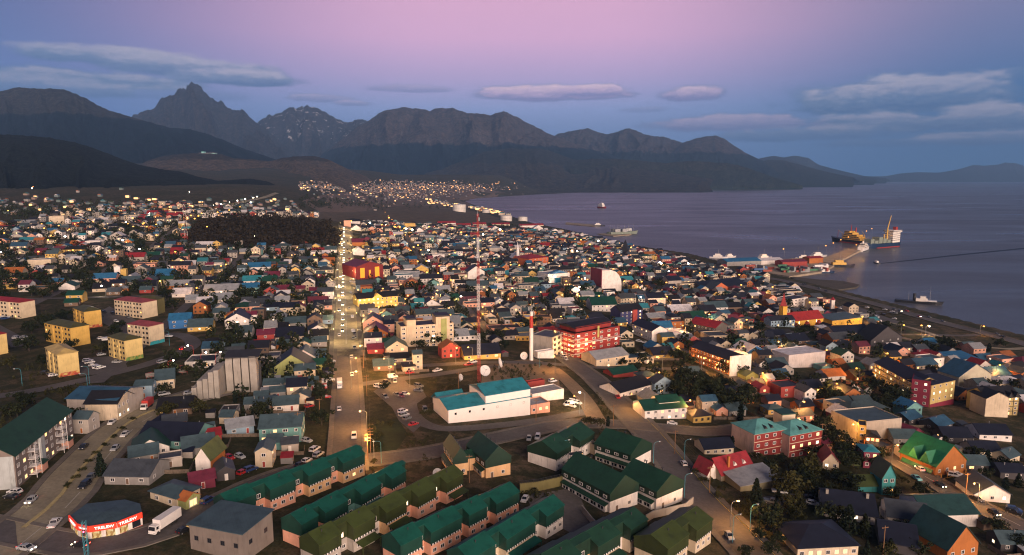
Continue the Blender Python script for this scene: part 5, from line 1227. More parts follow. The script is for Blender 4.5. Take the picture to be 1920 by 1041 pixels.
part(r, 'funnel', M_hullr, lambda m: m.box(-L*.44, -L*.38, -3, 3, 33.02, 39))
part(r, 'deck_cargo', M_cargo, lambda m: [m.box(-L*.18+k*13, -L*.18+k*13+11, -7.5, 7.5, 9, 15+3*(k % 3)) for k in range(5)])
part(r, 'crane', M_superY, lambda m: (m.tube((-L*.17,0,9),(-L*.17,0,38),1.6,1.3,8), m.tube((-L*.17,0,36),(-L*.25,0,62),1.1,.5,6), m.tube((0,5,9),(0,5,26),1.2,1,8)))
r, L = ship((1603,476),(1634,464), 62, 12, 5, M_hullw, 'cruise_ship', 'white expedition cruise ship with stepped decks at the pier', 'ship', 'the white cruise ship')
part(r, 'dark_waterline', M_hullk, lambda m: m.box(-L*.47, L*.20, -6.2, 6.2, -1.4, 1.0))
part(r, 'deck', M_superW, lambda m: (m.box(-L*.42, L*.22, -5.4, 5.4, 5.2, 8.2), m.box(-L*.34, L*.16, -5, 5, 8.5, 11.4), m.box(-L*.20, L*.1, -4.4, 4.4, 11.7, 14.4)))
part(r, 'window_band', M_glass, lambda m: [m.box(-L*.40+k*L*.06, L*.2-k*L*.05, -5.45+k*.4, 5.45-k*.4, 6.3+k*3.2, 7.2+k*3.2) for k in range(3)])
part(r, 'mast', M_superW, lambda m: (m.tube((-4,0,14),(-4,0,21),.5,.2,6), m.lathe([(1.6,14),(1.4,18),(.1,18.1)], 10, c=(-10,0))))
r, L = ship((1121,390),(1136,391), None, 14, 6, M_hullr, 'survey_ship', 'white and dark red ship anchored alone far out in the bay', 'ship', 'the anchored red ship')
part(r, 'superstructure', M_superW, lambda m: (m.box(-L*.38, L*.2, -6, 6, 7, 17), m.box(-L*.2, L*.1, -5, 5, 17.1, 23), m.tube((0,0,22),(0,0,33),.6,.2,6)))
r, L = ship((1647,495),(1640,493.5), 15, 5, 1.6, M_hullk, 'pilot_boat', 'small pilot boat heading for the pier', 'boat', 'the small pilot boat')
part(r, 'cabin', M_superW, lambda m: (m.box(-3, 3, -1.7, 1.7, 1.7, 4.4), m.tube((0,0,4),(0,0,6.5),.1,n=5)))
# its wake: a smoother dark band lying on the water
m, nt, bb = new_mat('calm_wake'); bb.inputs['Base Color'].default_value = (.008,.016,.03,1); bb.inputs['Roughness'].default_value = .5; bb.inputs['Specular IOR Level'].default_value = .25
wk = [SEA(1649,494.5), SEA(1720,487), SEA(1800,478), SEA(1880,470), SEA(1990,459)]; wk = resample(wk, 25); mwk = MB()
for i, (a, c) in enumerate(zip(wk[:-1], wk[1:])):
    d = (c-a).normalized(); s = Vector((d.y, -d.x, 0)); w1 = 2.0+5*math.sqrt(i/len(wk)); w2 = 2.0+5*math.sqrt((i+1)/len(wk)); z = Vector((0,0,.05))
    mwk.poly([a+s*w1+z, c+s*w2+z, c-s*w2+z, a-s*w1+z])
structure('wake', mwk.data('wake', m))
# pier and quay
M_deck = road_material('pier_deck', (.33,.27,.20))
def slab(name, pix, z, mat, thick=3.5, kind='structure'):
    pts = [SEA(*q) for q in pix]; m = MB()
    m.poly([(p.x, p.y, z) for p in pts]); n = len(pts)
    for i in range(n): a, b = pts[i], pts[(i+1) % n]; m.poly([(a.x,a.y,z),(b.x,b.y,z),(b.x,b.y,z-thick),(a.x,a.y,z-thick)])
    o = m.build(name, mat); return o
p_ = slab('pier', [(1533,492),(1560,500),(1612,473),(1640,462),(1624,458),(1596,468)], 3.2, M_deck, 4); tag(p_, kind='structure')
k_ = slab('quay', [(1380,494),(1470,489),(1540,484),(1575,494),(1545,512),(1480,522),(1420,512)], 2.8, M_deck, 4); tag(k_, kind='structure')
s_ = slab('gravel_spit', [(1478,520),(1530,526),(1580,529),(1612,536),(1606,541),(1570,546),(1545,541),(1500,530)], 1.6, road_material('spit_gravel', (.085,.075,.06)), 3); tag(s_, kind='structure')
s_ = slab('breakwater', [(1060,421),(1115,426),(1118,423),(1062,418)], 2.0, M_deck, 3); tag(s_, kind='structure')
s_ = slab('wreck_jetty', [(1120,440),(1150,444),(1184,441),(1160,436)], 2.0, M_deck, 3); tag(s_, kind='structure')
# warehouses and containers on the quay
def quay_shed(px, py, w, d, h, wall, roof, label, kind='e', name='quay_shed'):
    q = SEA(px, py); q.z = 2.8; o = thing(name, label, 'shed', q, math.radians(16), 'sheds on the quay')
    m = MB(); wall_shape(m, kind, w, d, h, d*.14); m.build('wall', WM(wall), o); m = MB(); roof_shape(m, kind, w, d, h, d*.14); m.build('roof', RM(roof), o); OCC.append((q.x, q.y+d/2, w*.5)); return o
quay_shed(1395,502,60,26,7,'G','b','long quay shed under a bright blue roof at the water edge')
quay_shed(1448,499,40,22,6,'W','w','white roofed quay shed next to the bright blue roofed one')
quay_shed(1490,503,44,18,7,'R','m','dark red quay shed near the pier root')
quay_shed(1530,497,26,16,8,'O','r','small orange brick port house at the pier root')
cmat = {'rust red':plain('container_red',(.30,.06,.04),.6),'grey':plain('container_grey',(.24,.25,.26),.6),'blue':plain('container_blue',(.04,.10,.24),.6),'green':plain('container_green',(.05,.18,.10),.6),'white':M_whitep}
cd = {k: MB().box(-6.1,6.1,-1.25,1.25,0,2.6).data('shipping_container', v) for k, v in cmat.items()}
for i in range(30):
    k = R.choice(list(cmat)); q = SEA(R.uniform(1405,1545), R.uniform(506,514)); lv = R.choice((0,0,1,2)); q.z = 2.82+lv*2.62
    for l in range(lv+1):
        o = put('shipping_container', cd[k], None, (q.x, q.y, 2.82+l*2.62), math.radians(16+R.choice((0,90)))*1); o.scale = (1.25,1.25,1)
        auto(o, f"{k} shipping container{' stacked aloft' if l else ''} on quay", 'container', 'containers on the quay', o.location)
for i, (px, py, s, hm_, lab) in enumerate(((1347,484,30,M_hullw,'white catamaran moored by the blue roofed shed'),(1368,483,26,M_hullw,'white excursion boat with brown upper deck'),(1432,486,34,M_hullw,'white ferry lying behind the quay shed'),(1508,486,28,M_hullw,'white yacht near the lamp lit pier root'),(1533,482,34,M_superW,'tall white decked boat at the pier root'),(1575,500,40,M_hullk,'dark trawler with yellow gear below the pier'),(1548,512,24,M_hullb,'blue and white launch beside the container stacks'),(1122,424,34,M_hullk,'dark workboat at the end of the breakwater'))):
    q = SEA(px, py); o = thing('moored_boat', lab, 'boat', q, R.uniform(-.3,.5), 'boats moored along the quay')
    hull_mesh(s, s*.26, s*.075).build('hull', hm_, o); m = MB(); m.box(-s*.3, s*.2, -s*.1, s*.1, s*.08, s*.17); m.box(-s*.2, s*.1, -s*.085, s*.085, s*.172, s*.25); m.build('cabin', M_superY if 'yellow' in lab else M_superW, o)
    m = MB(); m.tube((0,0,s*.25),(0,0,s*.5),s*.008,n=5); m.build('mast', M_steel, o)
# cluster of beached boats, tanks
q = SEA(1160,440); o = thing('shipwreck_cluster', 'jumble of grey rigged hulks on the jetty off the shore', 'hulks', q, .3)
for k in range(4):
    h = hull_mesh(40, 11, 5).build('hulk', M_cargo, o, (R.uniform(-40,40), R.uniform(-12,12), 2), R.uniform(-.3,.3)); m = MB()
    for t in range(3): m.tube((-12+t*12,0,4),(-12+t*12+R.uniform(-2,2),0,24),.5,.2,5)
    m.box(-8,6,-4,4,5,12); m.build('rigging', M_steel, h)
def tank(px, py, r, h, lab, z=None):
    q = P(px, py); o = thing('storage_tank', lab, 'tank', q, 0, 'storage tanks by the shore'); m = MB(); m.lathe([(r,-4),(r,h),(r*.95,h+.4),(.05,h+1.6)], 24); m.build('shell', plain('tank_white', (.66,.63,.58), .5, var=.1), o); m = MB(); m.lathe([(r+.15,h*.5),(r+.15,h*.5+.5)], 24); m.lathe([(r+.2,h-.5),(r+.2,h+.1)], 24); m.build('ring', M_steel, o)
tank(861,397,24,26,'large pale storage tank on the grassy rise nearest the far bay'); tank(949,414,18,16,'pale storage tank beside the lit depot above the shore'); tank(911,399,15,12,'small pale storage tank between the two larger tanks'); tank(980,414,15,12,'pale storage tank among the depot lights'); tank(893,392,13,10,'low white storage tank by the bright flood lamp')
# ------------------------------------------------------------------ houses read off the photograph: view, x, base y, width, roof kind, storeys, wall, roof
HL = '''
e 500 95 110 g1Wg;e 560 40 130 e1Wk;e 760 110 120 e1Ck;e 850 135 90 e1Bd;e 970 60 130 e1St;e 560 190 110 e2Yg;e 535 218 90 e1Bg;e 1090 120 80 e1Rt;e 880 95 100 e2Bn;e 1360 150 130 e1Ww;e 1660 150 240 e2Ws;e 1650 195 160 e1Ws;e 1590 45 90 e1Wn;e 1780 105 75 e2Yn;e 1880 128 120 e2Tb;e 1350 385 150 e2Ub;e 1500 405 170 e1Yt;e 1660 325 110 e2Gt;e 1650 260 90 e1St;e 1780 385 170 g2Wn;e 1790 300 80 g1Ok;e 1890 345 70 e2Wm;e 1910 275 70 e2Pd;e 1450 195 110 e1Ss;e 1820 230 60 g1Cw;e 1790 570 90 e1Tt;e 1080 905 120 e2Lt;e 1310 1035 240 e1Bk;e 1790 940 190 m1Gt;e 1880 1000 90 e1Gt;e 1690 935 130 e1St;
f 360 640 170 g1Wt;f 480 610 90 e1Ut;f 90 640 170 f1Sd;f 75 500 120 e2Rm;f 40 545 120 e1Rr;f 160 420 150 e1Wk;f 270 428 90 e1Ck;f 240 480 230 e1Cn;f 465 430 140 g1Wk;f 475 470 130 e1Ck;f 475 520 110 e1Gt;f 160 335 120 g1Ss;f 290 375 160 e1Gt;f 250 285 130 e2Cn;f 120 252 110 e1Ln;f 505 240 130 e1Pn;f 520 160 115 e2Wd;f 410 180 90 e1Od;f 265 190 45 g2Yk;f 200 115 100 e1Rm;f 330 110 70 e1Bm;f 440 125 75 e1Tm;f 400 62 60 g2Wk;f 110 65 90 e2Cg;f 210 65 80 e1Ye;f 550 72 90 g1Sd;f 520 350 110 e1Lt;f 360 535 90 g1Cg;f 200 540 85 e1Ot;f 225 1005 180 e1Wt;f 335 950 130 g1Ct;f 130 850 140 e1Wt;f 165 905 110 e1Gt;f 370 780 150 e2Ct;f 385 850 150 e1Gt;f 260 830 85 e1St;f 270 735 330 g1Ek;f 455 695 130 e1Eg;f 40 945 100 e1Gt;f 85 990 130 m1Gt;
f 880 400 150 g2Pn;f 1000 412 75 e2Pn;f 900 455 180 g1Om;f 880 525 130 m2Wk;f 1005 525 110 e1Wg;f 1060 600 160 g2Cg;f 900 575 120 e1Rm;f 1080 645 130 e1Ck;f 1215 695 70 e3Ct;f 960 702 150 e1Bt;f 1150 712 90 m1Ck;f 1350 570 170 e1Ss;f 1700 615 280 e1Yn;f 1170 92 110 g2Oo;f 1350 182 120 g1Cn;f 1475 178 100 e1Eg;f 1740 238 100 e2Pn;f 1840 258 80 g1Cn;f 1610 368 110 e1Yn;f 1830 205 65 g1Ws;f 1320 232 130 g1Wk;
g 60 100 65 e1Sd;g 475 132 75 g2Wg;g 570 155 100 e1Ws;g 550 218 80 e2Yg;g 740 158 90 e2Ok;g 655 152 60 e1Gg;g 975 118 75 g2Wd;g 1085 198 140 e2Wn;g 1220 78 110 e3Sn;g 1190 125 70 g2Ld;g 1220 205 90 e2Wk;g 1320 185 100 e3Ck;g 1540 272 170 e2Wt;g 1670 268 120 e2Bk;g 1270 275 180 e1Pw;g 1375 328 190 e1Tg;g 1100 335 150 e1Gs;g 1140 405 140 e1Wb;g 1245 390 100 f2Od;g 1250 452 170 f1Ww;g 1315 482 90 e1Ws;g 1170 505 100 e2Yt;g 1245 535 100 g1On;g 1740 475 80 e2Cd;g 1640 452 140 e1Kn;g 1700 615 150 m1Ww;g 1830 595 190 g1Uw;g 55 392 100 e2Yn;g 30 252 70 g1Wd;g 230 245 60 g1Wk;g 350 195 120 g1Cn;g 330 225 100 e1Nd;g 70 195 80 e1Yk;g 60 145 100 e1Gg;g 1140 612 170 e1Yn;g 1360 760 140 e1Gt;g 1690 832 140 e1Gg;g 1800 775 110 g1Ee;g 1855 830 90 e1Pd;g 1895 872 85 g1Rr;g 1620 895 130 e1Wn;g 1480 1012 120 e2Su;g 1575 1042 95 g1Pu;g 1690 1040 150 e1Gt;g 1340 962 120 e1Kn;g 1885 682 65 g1Wk;
h 40 142 70 f2Sk;h 105 124 80 e2Ck;h 205 118 110 e1Ww;h 375 168 90 e1Cd;h 75 462 130 e1Wn;h 240 505 170 e1Bn;h 430 408 80 m1Ww;h 570 558 140 e1Wk;h 1010 590 130 g1Pn;h 1160 565 110 e1Md;h 1230 518 100 e1Wb;h 40 602 80 e2Ls;h 130 575 70 f1Od;h 80 692 150 e1Ct;h 510 775 160 e1Wo;h 405 792 90 e1Wk;h 640 878 130 g1Wo;h 748 878 60 g1Wo;h 175 902 190 f2Rk;h 340 868 160 e1Yn;h 20 835 60 e2Ps;h 50 965 110 e1Pn;h 450 705 110 f1Td;h 540 1035 130 f2Ct;h 1190 1015 260 m1Wt;h 1480 645 230 m1Wb;h 1260 675 150 f2Wt;h 1810 675 150 f2Pt;h 1650 645 130 e1Ku;h 1750 765 220 e1Lu;h 1890 800 100 e1Kn;h 60 1035 130 h1Yt;h 290 1010 130 e1On;
d 1030 215 180 e1Gt;d 1050 330 100 e1Wt;d 890 285 150 f1Bd;d 1110 190 180 g1Mm;d 1700 185 230 e1Wn;d 1420 205 200 e1Kn;d 1640 315 200 e1Cn;d 1840 352 150 e1Ct;d 1560 415 170 e1Kt;d 1830 475 180 e1Kn;d 410 375 70 e1Wb;d 445 255 105 e1Pm;d 1100 60 160 e1Ku;d 1330 110 180 e1Ku;d 1850 90 180 e1Ku;d 1840 1020 200 e1Kt;
a 1140 128 110 g1Wn;a 1310 98 160 e1Bd;a 1540 165 130 e1Wt;a 1800 138 190 e1Ls;a 1605 205 100 e1Rr;a 1490 290 220 e1Gt;a 1130 305 250 g1WF;a 1080 352 190 e1Gt;a 1275 385 160 f1Sd;a 1690 62 100 e1Ct;a 1690 482 130 g1Kd;a 1520 545 170 e1Mm;a 985 712 190 g1Wt;a 610 132 120 e2St;a 1240 240 440 e1Tn;a 950 515 340 e1Gd;
b 185 195 300 e2Tt;b 255 268 120 e1Sd;b 60 385 120 g2Ct;b 140 255 110 e1Tt;
k 95 785 130 f2Wd;k 610 718 110 h2Ss;k 500 835 70 f3Gd;k 610 852 150 e1Yg;k 440 965 150 g3Wn;k 380 595 110 e2Ln;k 470 590 70 e2Wd;k 610 535 75 g2Ws;k 780 595 90 e3Kn;k 990 532 90 g2Ww;k 1075 642 130 e1Tg;k 1050 692 100 e2Rr;k 1150 695 90 e2Yn;k 1240 575 110 f2Oo;k 1320 592 60 f3Ww;k 1400 602 70 f3Ww;k 1465 682 90 g2Sw;k 1395 672 80 e2Yo;k 1250 692 80 e2Bn;k 1200 842 90 g2Ws;k 1210 778 75 g2Ye;k 1390 872 75 e2Ws;k 1480 892 90 e2Yg;k 1560 842 100 e2Cn;k 1650 908 110 e2Pg;k 1720 805 100 e1Pd;k 1660 665 80 e2Ww;k 1140 565 100 g2Ws;k 330 505 130 e2Cr;k 180 475 160 e1Wr;k 660 485 160 e1Cr;k 470 485 120 e1Cr;k 900 505 150 e2Wr;k 570 525 100 e1Wr;k 990 492 100 e1Cr;
j 140 692 90 e1Wg;j 225 685 70 f3Sd;j 405 692 110 e1Ls;j 280 742 90 e1Cs;j 575 752 45 e3Rd;j 710 762 80 e1Sd;j 820 722 100 e2Gd;j 830 862 100 e2Wt;j 930 702 80 g1Ws;j 1035 742 110 e2Wt;j 1030 672 90 e2Oo;j 920 765 110 f2Wd;j 1030 842 90 e2Oo;j 410 905 190 e2Wb;j 340 1035 150 e2Wa;j 500 1038 120 e2Cg;j 520 962 130 e1Cm;j 620 1035 110 e1Ee;j 860 1035 80 g2Wk;j 630 912 110 e2Wd;j 430 845 110 e1Pt;j 1190 495 60 f3Pd;j 1260 472 85 e2Wk;j 1270 532 95 g1Ws;j 1410 522 75 g1Wn;j 1290 672 110 e2Om;j 1290 752 100 g2Ww;j 1490 752 80 e1Rr;j 1660 702 60 e2Rr;j 1620 752 80 e1Eg;j 1745 530 95 f5Yo;j 1830 572 72 g3Ws;j 1640 892 100 e1Rm;j 1740 912 100 e2Ws;j 1850 918 120 g2Ys;j 1720 968 230 e1Ss;
i 505 472 120 f4Cm;i 160 632 120 g2St;i 280 602 80 g1St;i 240 482 100 e1Ss;i 355 872 180 f3Cb;i 110 935 150 e1Co;i 650 602 90 g1Ww;i 745 618 70 f2Cs;i 820 672 130 f2Ww;i 1035 622 110 g2Sw;i 1020 672 90 g1Gg;i 1325 622 70 g2Cs;i 1560 432 150 e2Pr;i 1400 405 180 e2Rr;i 1210 815 130 e2Sr;i 1600 812 140 e1Yk;i 1440 745 110 e1Lt;i 1545 742 120 e1Rr;i 1350 805 120 e2Wg;i 1460 975 150 e2Ub;i 660 992 130 g2Sk;i 780 985 120 e2St;i 1045 968 45 f4Ww;i 1090 965 60 f3Yd;i 1160 995 130 g1Ws;i 1780 728 90 e2Cd;i 1860 885 65 e2Wm
'''
NEARH = []
NH = 0
for it in HL.replace('\n', '').split(';'):
    if not it.strip(): continue
    k, x, y, w_, code = it.split(); px, py = zp(k, float(x), float(y)); p = P(px, py)
    W = float(w_)/ZOOM[k][2]/ppm(p); W = max(4.5, W); kd, st, wl, rf = code[0], int(code[1]), code[2], code[3]
    D = max(6, min(14, W*.85)) if kd != 'g' else max(8, min(16, W*1.05))
    if not free(p.x-math.sin(GA)*D/2, p.y+math.cos(GA)*D/2, min(W, D)*.12): continue
    d = p.length
    if d < 420: NEARH.append((p, W, D, wl))
    house((p.x, p.y, p.z), W, D, st, kd, wl, rf, GA+R.uniform(-.06, .06)+(R.choice((-.3,.25)) if k in 'ad' else 0), near=2 if d < 330 else 1 if d < 620 else 0, lit=.22 if d > 330 else .12)
    NH += 1
b, W, rz = bld(zp('a',1325,690), zp('a',1500,612), 11, 3.2, 'h', 'C', 't', 'cream bungalow with blue grey hipped roof and a lit timber porch', 'bungalow', 'bungalow', wf=(3,1), ws=(2,1), lit=0, mark='the lit porch bungalow')
m = MB(); wall_shape(m, 'g', 4.6, 3.4, 3.0, 1.4, x0=-W*.45, y0=-3.2); m.build('porch', WM('E'), b); m = MB(); roof_shape(m, 'g', 4.6, 3.4, 3.0, 1.4, .3, x0=-W*.45, y0=-3.2); m.build('porch_roof', RM('o'), b)
add_window(b, 'f', W, 11, -W*.45+2.3, 1.6, 2.6, 2.2, 'wl').location.y = -3.22
b, W, rz = bld(zp('a',1466,424), zp('a',1576,434), 10, 5.0, 'g', 'W', 'e', 'white gabled house with olive roof and orange timber flank', 'house', 'gabled_house', rh=3.6, mark='the olive roofed white gable')
m = MB(); m.box(W/2+.02, W/2+.12, .3, 9.8, -2, 4.7); m.build('timber_flank', WM('O'), b)
bld(zp('b',-10,20), zp('b',90,15), 10, 3, 'm', 'S', 't', 'long low lean-to with blue grey sheet roof by the earth yard', 'shed', rh=1.5)
# ------------------------------------------------------------------ more of the same town, block by block
def pxy(x, y): z = Ts(x, y); return PX((x, y, z))
def town_zone(px, py):
    if px < -60 or px > 1990 or py > 1060: return 0
    if 352 < px < 642 and 408 < py < 461: return 0
    if 636 < px < 905 and py < 419: return 0
    if px < 640 and py < 402: return .12 if py > 378 else 0
    if px < 250 and py < 425: return .35
    if px >= 905 and py < 408: return 0
    if px < 375 and 548 < py < 760: return 0
    if px < 560 and 590 < py < 690: return .25
    if px < 625 and py > 690: return .35 if py < 800 and px > 300 else 0
    if 670 < px < 1130 and py > 640: return .1 if py < 668 else 0
    if 625 <= px <= 680: return 0
    if 1120 <= px < 1300 and py > 790: return 0
    if 880 < px < 1330 and py > 790: return 0
    if py > 790: return .45
    if py > 640 and px > 1150: return .6
    if px < 330: return .62 if py < 500 else .5
    if px < 625: return .78
    return .93 if py > 470 else .85
cand = []
rf_ = random.Random(5)
u_ = 250
while u_ < 1560:
    w_ = -460
    while w_ < 540:
        u1, w1 = u_+rf_.uniform(-2.2, 2.2), w_+rf_.uniform(-2, 2); w_ += 12.2
        q = uw(u1, w1); px, py, d = pxy(q.x, q.y)
        if rf_.random() > town_zone(px, py): continue
        ws = float(np.interp(u1, SU, SW))
        if w1 > ws-40 or (u1 < 1000 and w1 > ws-95 and px > 1500) or (px > 1640 and py < 655) or (1440 < px and py < 540): continue
        W, D = rf_.uniform(6, 10.8), rf_.uniform(7, 11)
        if rf_.random() < .13: W, D = rf_.uniform(13, 22), rf_.uniform(10, 14)
        if blocked(q.x, q.y, 4.2) or not free(q.x, q.y, min(W, D)*.40): continue
        cand.append((d, q, W, D)); OCC.append((q.x, q.y, min(W, D)*.55))
    u_ += 12.8
cand.sort(key=lambda c: c[0])
WCH = 'WWWWWCCCCCCCSSSSSGGGGPPPYYRLTOOBBKM'; RCH = 'nnnnnnnnkkkkkkddddddttttttssswwgrmaoub'
NB_THINGS = max(0, 296-NH)
class Mass(MB):
    pass
mass = MB(); mcols = []; mw = MB(); 
for i, (d, q, W, D) in enumerate(cand):
    st = rf_.choice((1,1,1,2,2,2,3) if d > 600 else (1,1,1,2)); kd = rf_.choice('gggeeeehf' if W < 12 else 'eeffh'); wl, rf = rf_.choice(WCH), rf_.choice(RCH); rz = GA+rf_.choice((0,0,0,math.pi/2))*0+rf_.uniform(-.08, .08)
    z = Ts(q.x, q.y); loc = (q.x+math.sin(rz)*D/2, q.y-math.cos(rz)*D/2, z)
    if i < NB_THINGS:
        OCC.pop(0) if False else None
        house(loc, W, D, st, kd, wl, rf, rz, near=2 if d < 330 else 1 if d < 620 else 0, rng=rf_); continue
    v0 = 0; h = 2.7*st+.2; rh = {'g': W*.3, 'e': D*.28, 'h': min(W, D)*.24, 'm': D*.12, 'f': 0}[kd]
    m = MB(); wall_shape(m, kd, W, D, h, rh); n0 = len(m.f); roof_shape(m, kd, W, D, h, rh, .35); n1 = len(m.f)
    cw, cr = WALLC[wl], ROOFC[rf]; v = rf_.uniform(.75, 1.1)
    nwn = max(1, int(W/2.6)); 
    for s in range(st):
        for k in range(nwn):
            x = -W/2+W*(k+.5)/nwn; m.box(x-.55, x+.55, -.06, .03, .9+2.7*s, 2.1+2.7*s)
    off = len(mass.v); c_, s_ = math.cos(rz), math.sin(rz)
    mass.v += [(loc[0]+a*c_-b*s_, loc[1]+a*s_+b*c_, loc[2]+c) for a, b, c in m.v]
    for j, f in enumerate(m.f):
        mass.f.append(tuple(off+t for t in f))
        if j < n0: mcols.append((*sc(cw, v), 0)); mass.m.append(0)
        elif j < n1: mcols.append((*sc(cr, v), 0)); mass.m.append(0)
        else:
            if (j-n1) % 6 == 0: lw = rf_.random() < (.16 if d > 500 else .1)
            mcols.append((.02,.022,.028, 0)); mass.m.append(1 if lw else 0)
def colour_mass(name, mb, cols, mats):
    me = mb.data(name, mats); ca = me.color_attributes.new('paint', 'FLOAT_COLOR', 'CORNER')
    arr = np.repeat(np.array([(*c[:3], 1) for c in cols], 'f'), [len(f) for f in mb.f], axis=0); ca.data.foreach_set('color', arr.ravel()); return put(name, me)
mm_, nt, bb = new_mat('painted_by_house'); at = N(nt, 'ShaderNodeAttribute'); at.attribute_name = 'paint'
g = N(nt, 'ShaderNodeNewGeometry'); nn = N(nt, 'ShaderNodeTexNoise', Scale=.7, Detail=5.0, Roughness=.7); nt.links.new(g.outputs['Position'], nn.inputs['Vector'])
nt.links.new(mixc(nt, 1.0, at.outputs['Color'], ramp(nt, nn.outputs[0], [(.3,(.65,.65,.65)),(.6,(1,1,1)),(.8,(1.15,1.15,1.15))]), 'MULTIPLY'), bb.inputs['Base Color']); bb.inputs['Roughness'].default_value = .7
M_far_lit = glow('far_lit_window', (1.0,.52,.20), 1.7)
tag(colour_mass('distant_houses', mass, mcols, [mm_, M_far_lit]), kind='stuff')
print('HOUSES', NH, len(cand))
# yards: timber fences and small sheds by the nearer houses
M_fence = plain('weathered_fence_boards', (.16,.125,.095), .9, var=.4, scale=1.5)
for p, W, D, wl in NEARH:
    ca, sa = math.cos(GA), math.sin(GA)
    L2 = lambda x, y: Vector((p.x+x*ca-y*sa, p.y+x*sa+y*ca, 0))
    if rf_.random() < .75:
        m = MB(); x0, x1, y0 = -W/2-rf_.uniform(1.5, 4), W/2+rf_.uniform(1.5, 4), -rf_.uniform(2.5, 5)
        pts = [L2(x0, D*.5), L2(x0, y0), L2(x1, y0), L2(x1, D*.5)]; ok = all(not blocked(q.x, q.y, .3) for q in pts)
        if ok:
            o = put('garden_fence', None, None, (p.x, p.y, p.z))
            for a, b in zip(pts[:-1], pts[1:]):
                n = max(1, int((b-a).length/2.2))
                for k in range(n):
                    c, d2 = a.lerp(b, k/n), a.lerp(b, (k+.97)/n); zc, zd = Ts(c.x, c.y)-p.z, Ts(d2.x, d2.y)-p.z; t = (d2-c).normalized()*.04; nx, ny = -t.y, t.x
                    c, d2 = c-Vector((p.x, p.y, 0)), d2-Vector((p.x, p.y, 0))
                    m.hexa([(c.x,c.y,zc-.3),(d2.x,d2.y,zd-.3),(d2.x+nx,d2.y+ny,zd-.3),(c.x+nx,c.y+ny,zc-.3),(c.x,c.y,zc+1.3),(d2.x,d2.y,zd+1.3),(d2.x+nx,d2.y+ny,zd+1.3),(c.x+nx,c.y+ny,zc+1.3)])
            m.build('boards', M_fence, o); auto(o, f"weathered board fence by a {WALLN[wl]} house", 'fence', 'yard fences', p)
    for _ in range(2):
        q = L2(rf_.uniform(-W/2-5, W/2+5), rf_.uniform(-4, D+7))
        if free(q.x, q.y, 1.9) and not blocked(q.x, q.y, 2.2):
            q.z = Ts(q.x, q.y); OCC.append((q.x, q.y, 2.0)); kd = rf_.choice('gmm'); wl2, rf2_ = rf_.choice('GBSKCW'), rf_.choice('tsddknr'); o = put('garden_shed', None, None, q, GA+rf_.uniform(-.15,.15)); w_, d_ = rf_.uniform(2.4,4.2), rf_.uniform(2.2,3.6)
            m = MB(); wall_shape(m, kd, w_, d_, 2.1, .8, z0=-1); m.build('wall', WM(wl2), o); m = MB(); roof_shape(m, kd, w_, d_, 2.1, .8, .2, .08); m.build('roof', RM(rf2_), o)
            auto(o, f"small {WALLN[wl2]} garden shed with {ROOFN[rf2_]} roof", 'shed', 'garden sheds', q)
# far town at the head of the bay: reads as one mass of pale specks and lights
ft = MB(); fc = []
rf2 = random.Random(9)
def speck(px, py, W, h, col, lit=0):
    p = P(px, py); 
    if p.z < 1 or p.length > 8500: return
    ft.box(p.x-W/2, p.x+W/2, p.y, p.y+W*.8, p.z-3, p.z+h); ft.prism([(p.x-W/2-.5, p.z+h), (p.x+W/2+.5, p.z+h), (p.x, p.z+h+W*.25)], p.y-.5, p.y+W*.8, 'y')
    for k in range(6): fc.append(col); 
    for k in range(5): fc.append(rf2.choice(list(ROOFC.values())))
    ft.m[-11:] = [1 if lit and k == 2 else 0 for k in range(11)]
for _ in range(1500):
    t = rf2.random()
    if t < .7: px, py = rf2.gauss(745, 62), rf2.gauss(355, 9.5)
    elif t < .85: px, py = rf2.gauss(880, 45), rf2.gauss(352, 6)
    else: px, py = rf2.uniform(560, 680), rf2.gauss(350, 4)
    if py < 338 or (px > 868 and py > 371) or px < 540: continue
    speck(px, py, rf2.uniform(5, 9.5), rf2.uniform(3, 5), rf2.choice([(.42,.34,.30),(.36,.24,.19),(.46,.40,.37),(.25,.15,.11),(.2,.22,.24)]), rf2.random() < .10)
for _ in range(190):   # sparse houses below the wooded hill and along its foot
    px, py = rf2.uniform(-40, 560), 0; py = rf2.gauss(392 if px > 150 else 385, 11)
    if py < 345 or py > 412: continue
    speck(px, py, rf2.uniform(6, 10), rf2.uniform(3, 5), rf2.choice([(.36,.34,.32),(.2,.2,.2),(.3,.22,.18),(.15,.2,.2)]), rf2.random() < .2)
for _ in range(120):   # shore depot
    t = rf2.random(); px = 800+t*290; py = 378+t*46+rf2.uniform(-4, 4)
    speck(px, py, rf2.uniform(8, 18), rf2.uniform(4, 8), rf2.choice([(.65,.55,.42),(.6,.6,.58),(.5,.3,.15)]), rf2.random() < .5)
tag(colour_mass('far_town', ft, fc, [mm_, M_far_lit]), kind='stuff')
def at_depth(px, py, Y): dx, dy, dz = ray(px, py); t = Y/dy; return Vector((dx*t, Y, CAMZ+dz*t))
q = at_depth(389, 291, 5120); o = thing('hilltop_building', 'turquoise lit building alone on top of the bare hill', 'building', q, 0)
M_tq = wallmat('hilltop_turquoise', (.20,.55,.50)); m = MB(); m.box(-60,55,0,40,-25,14); m.box(-45,-25,2,30,14,26); m.build('wall', M_tq, o); m = MB(); m.box(-62,57,-2,42,14.02,16); m.build('roof', RM('w'), o)

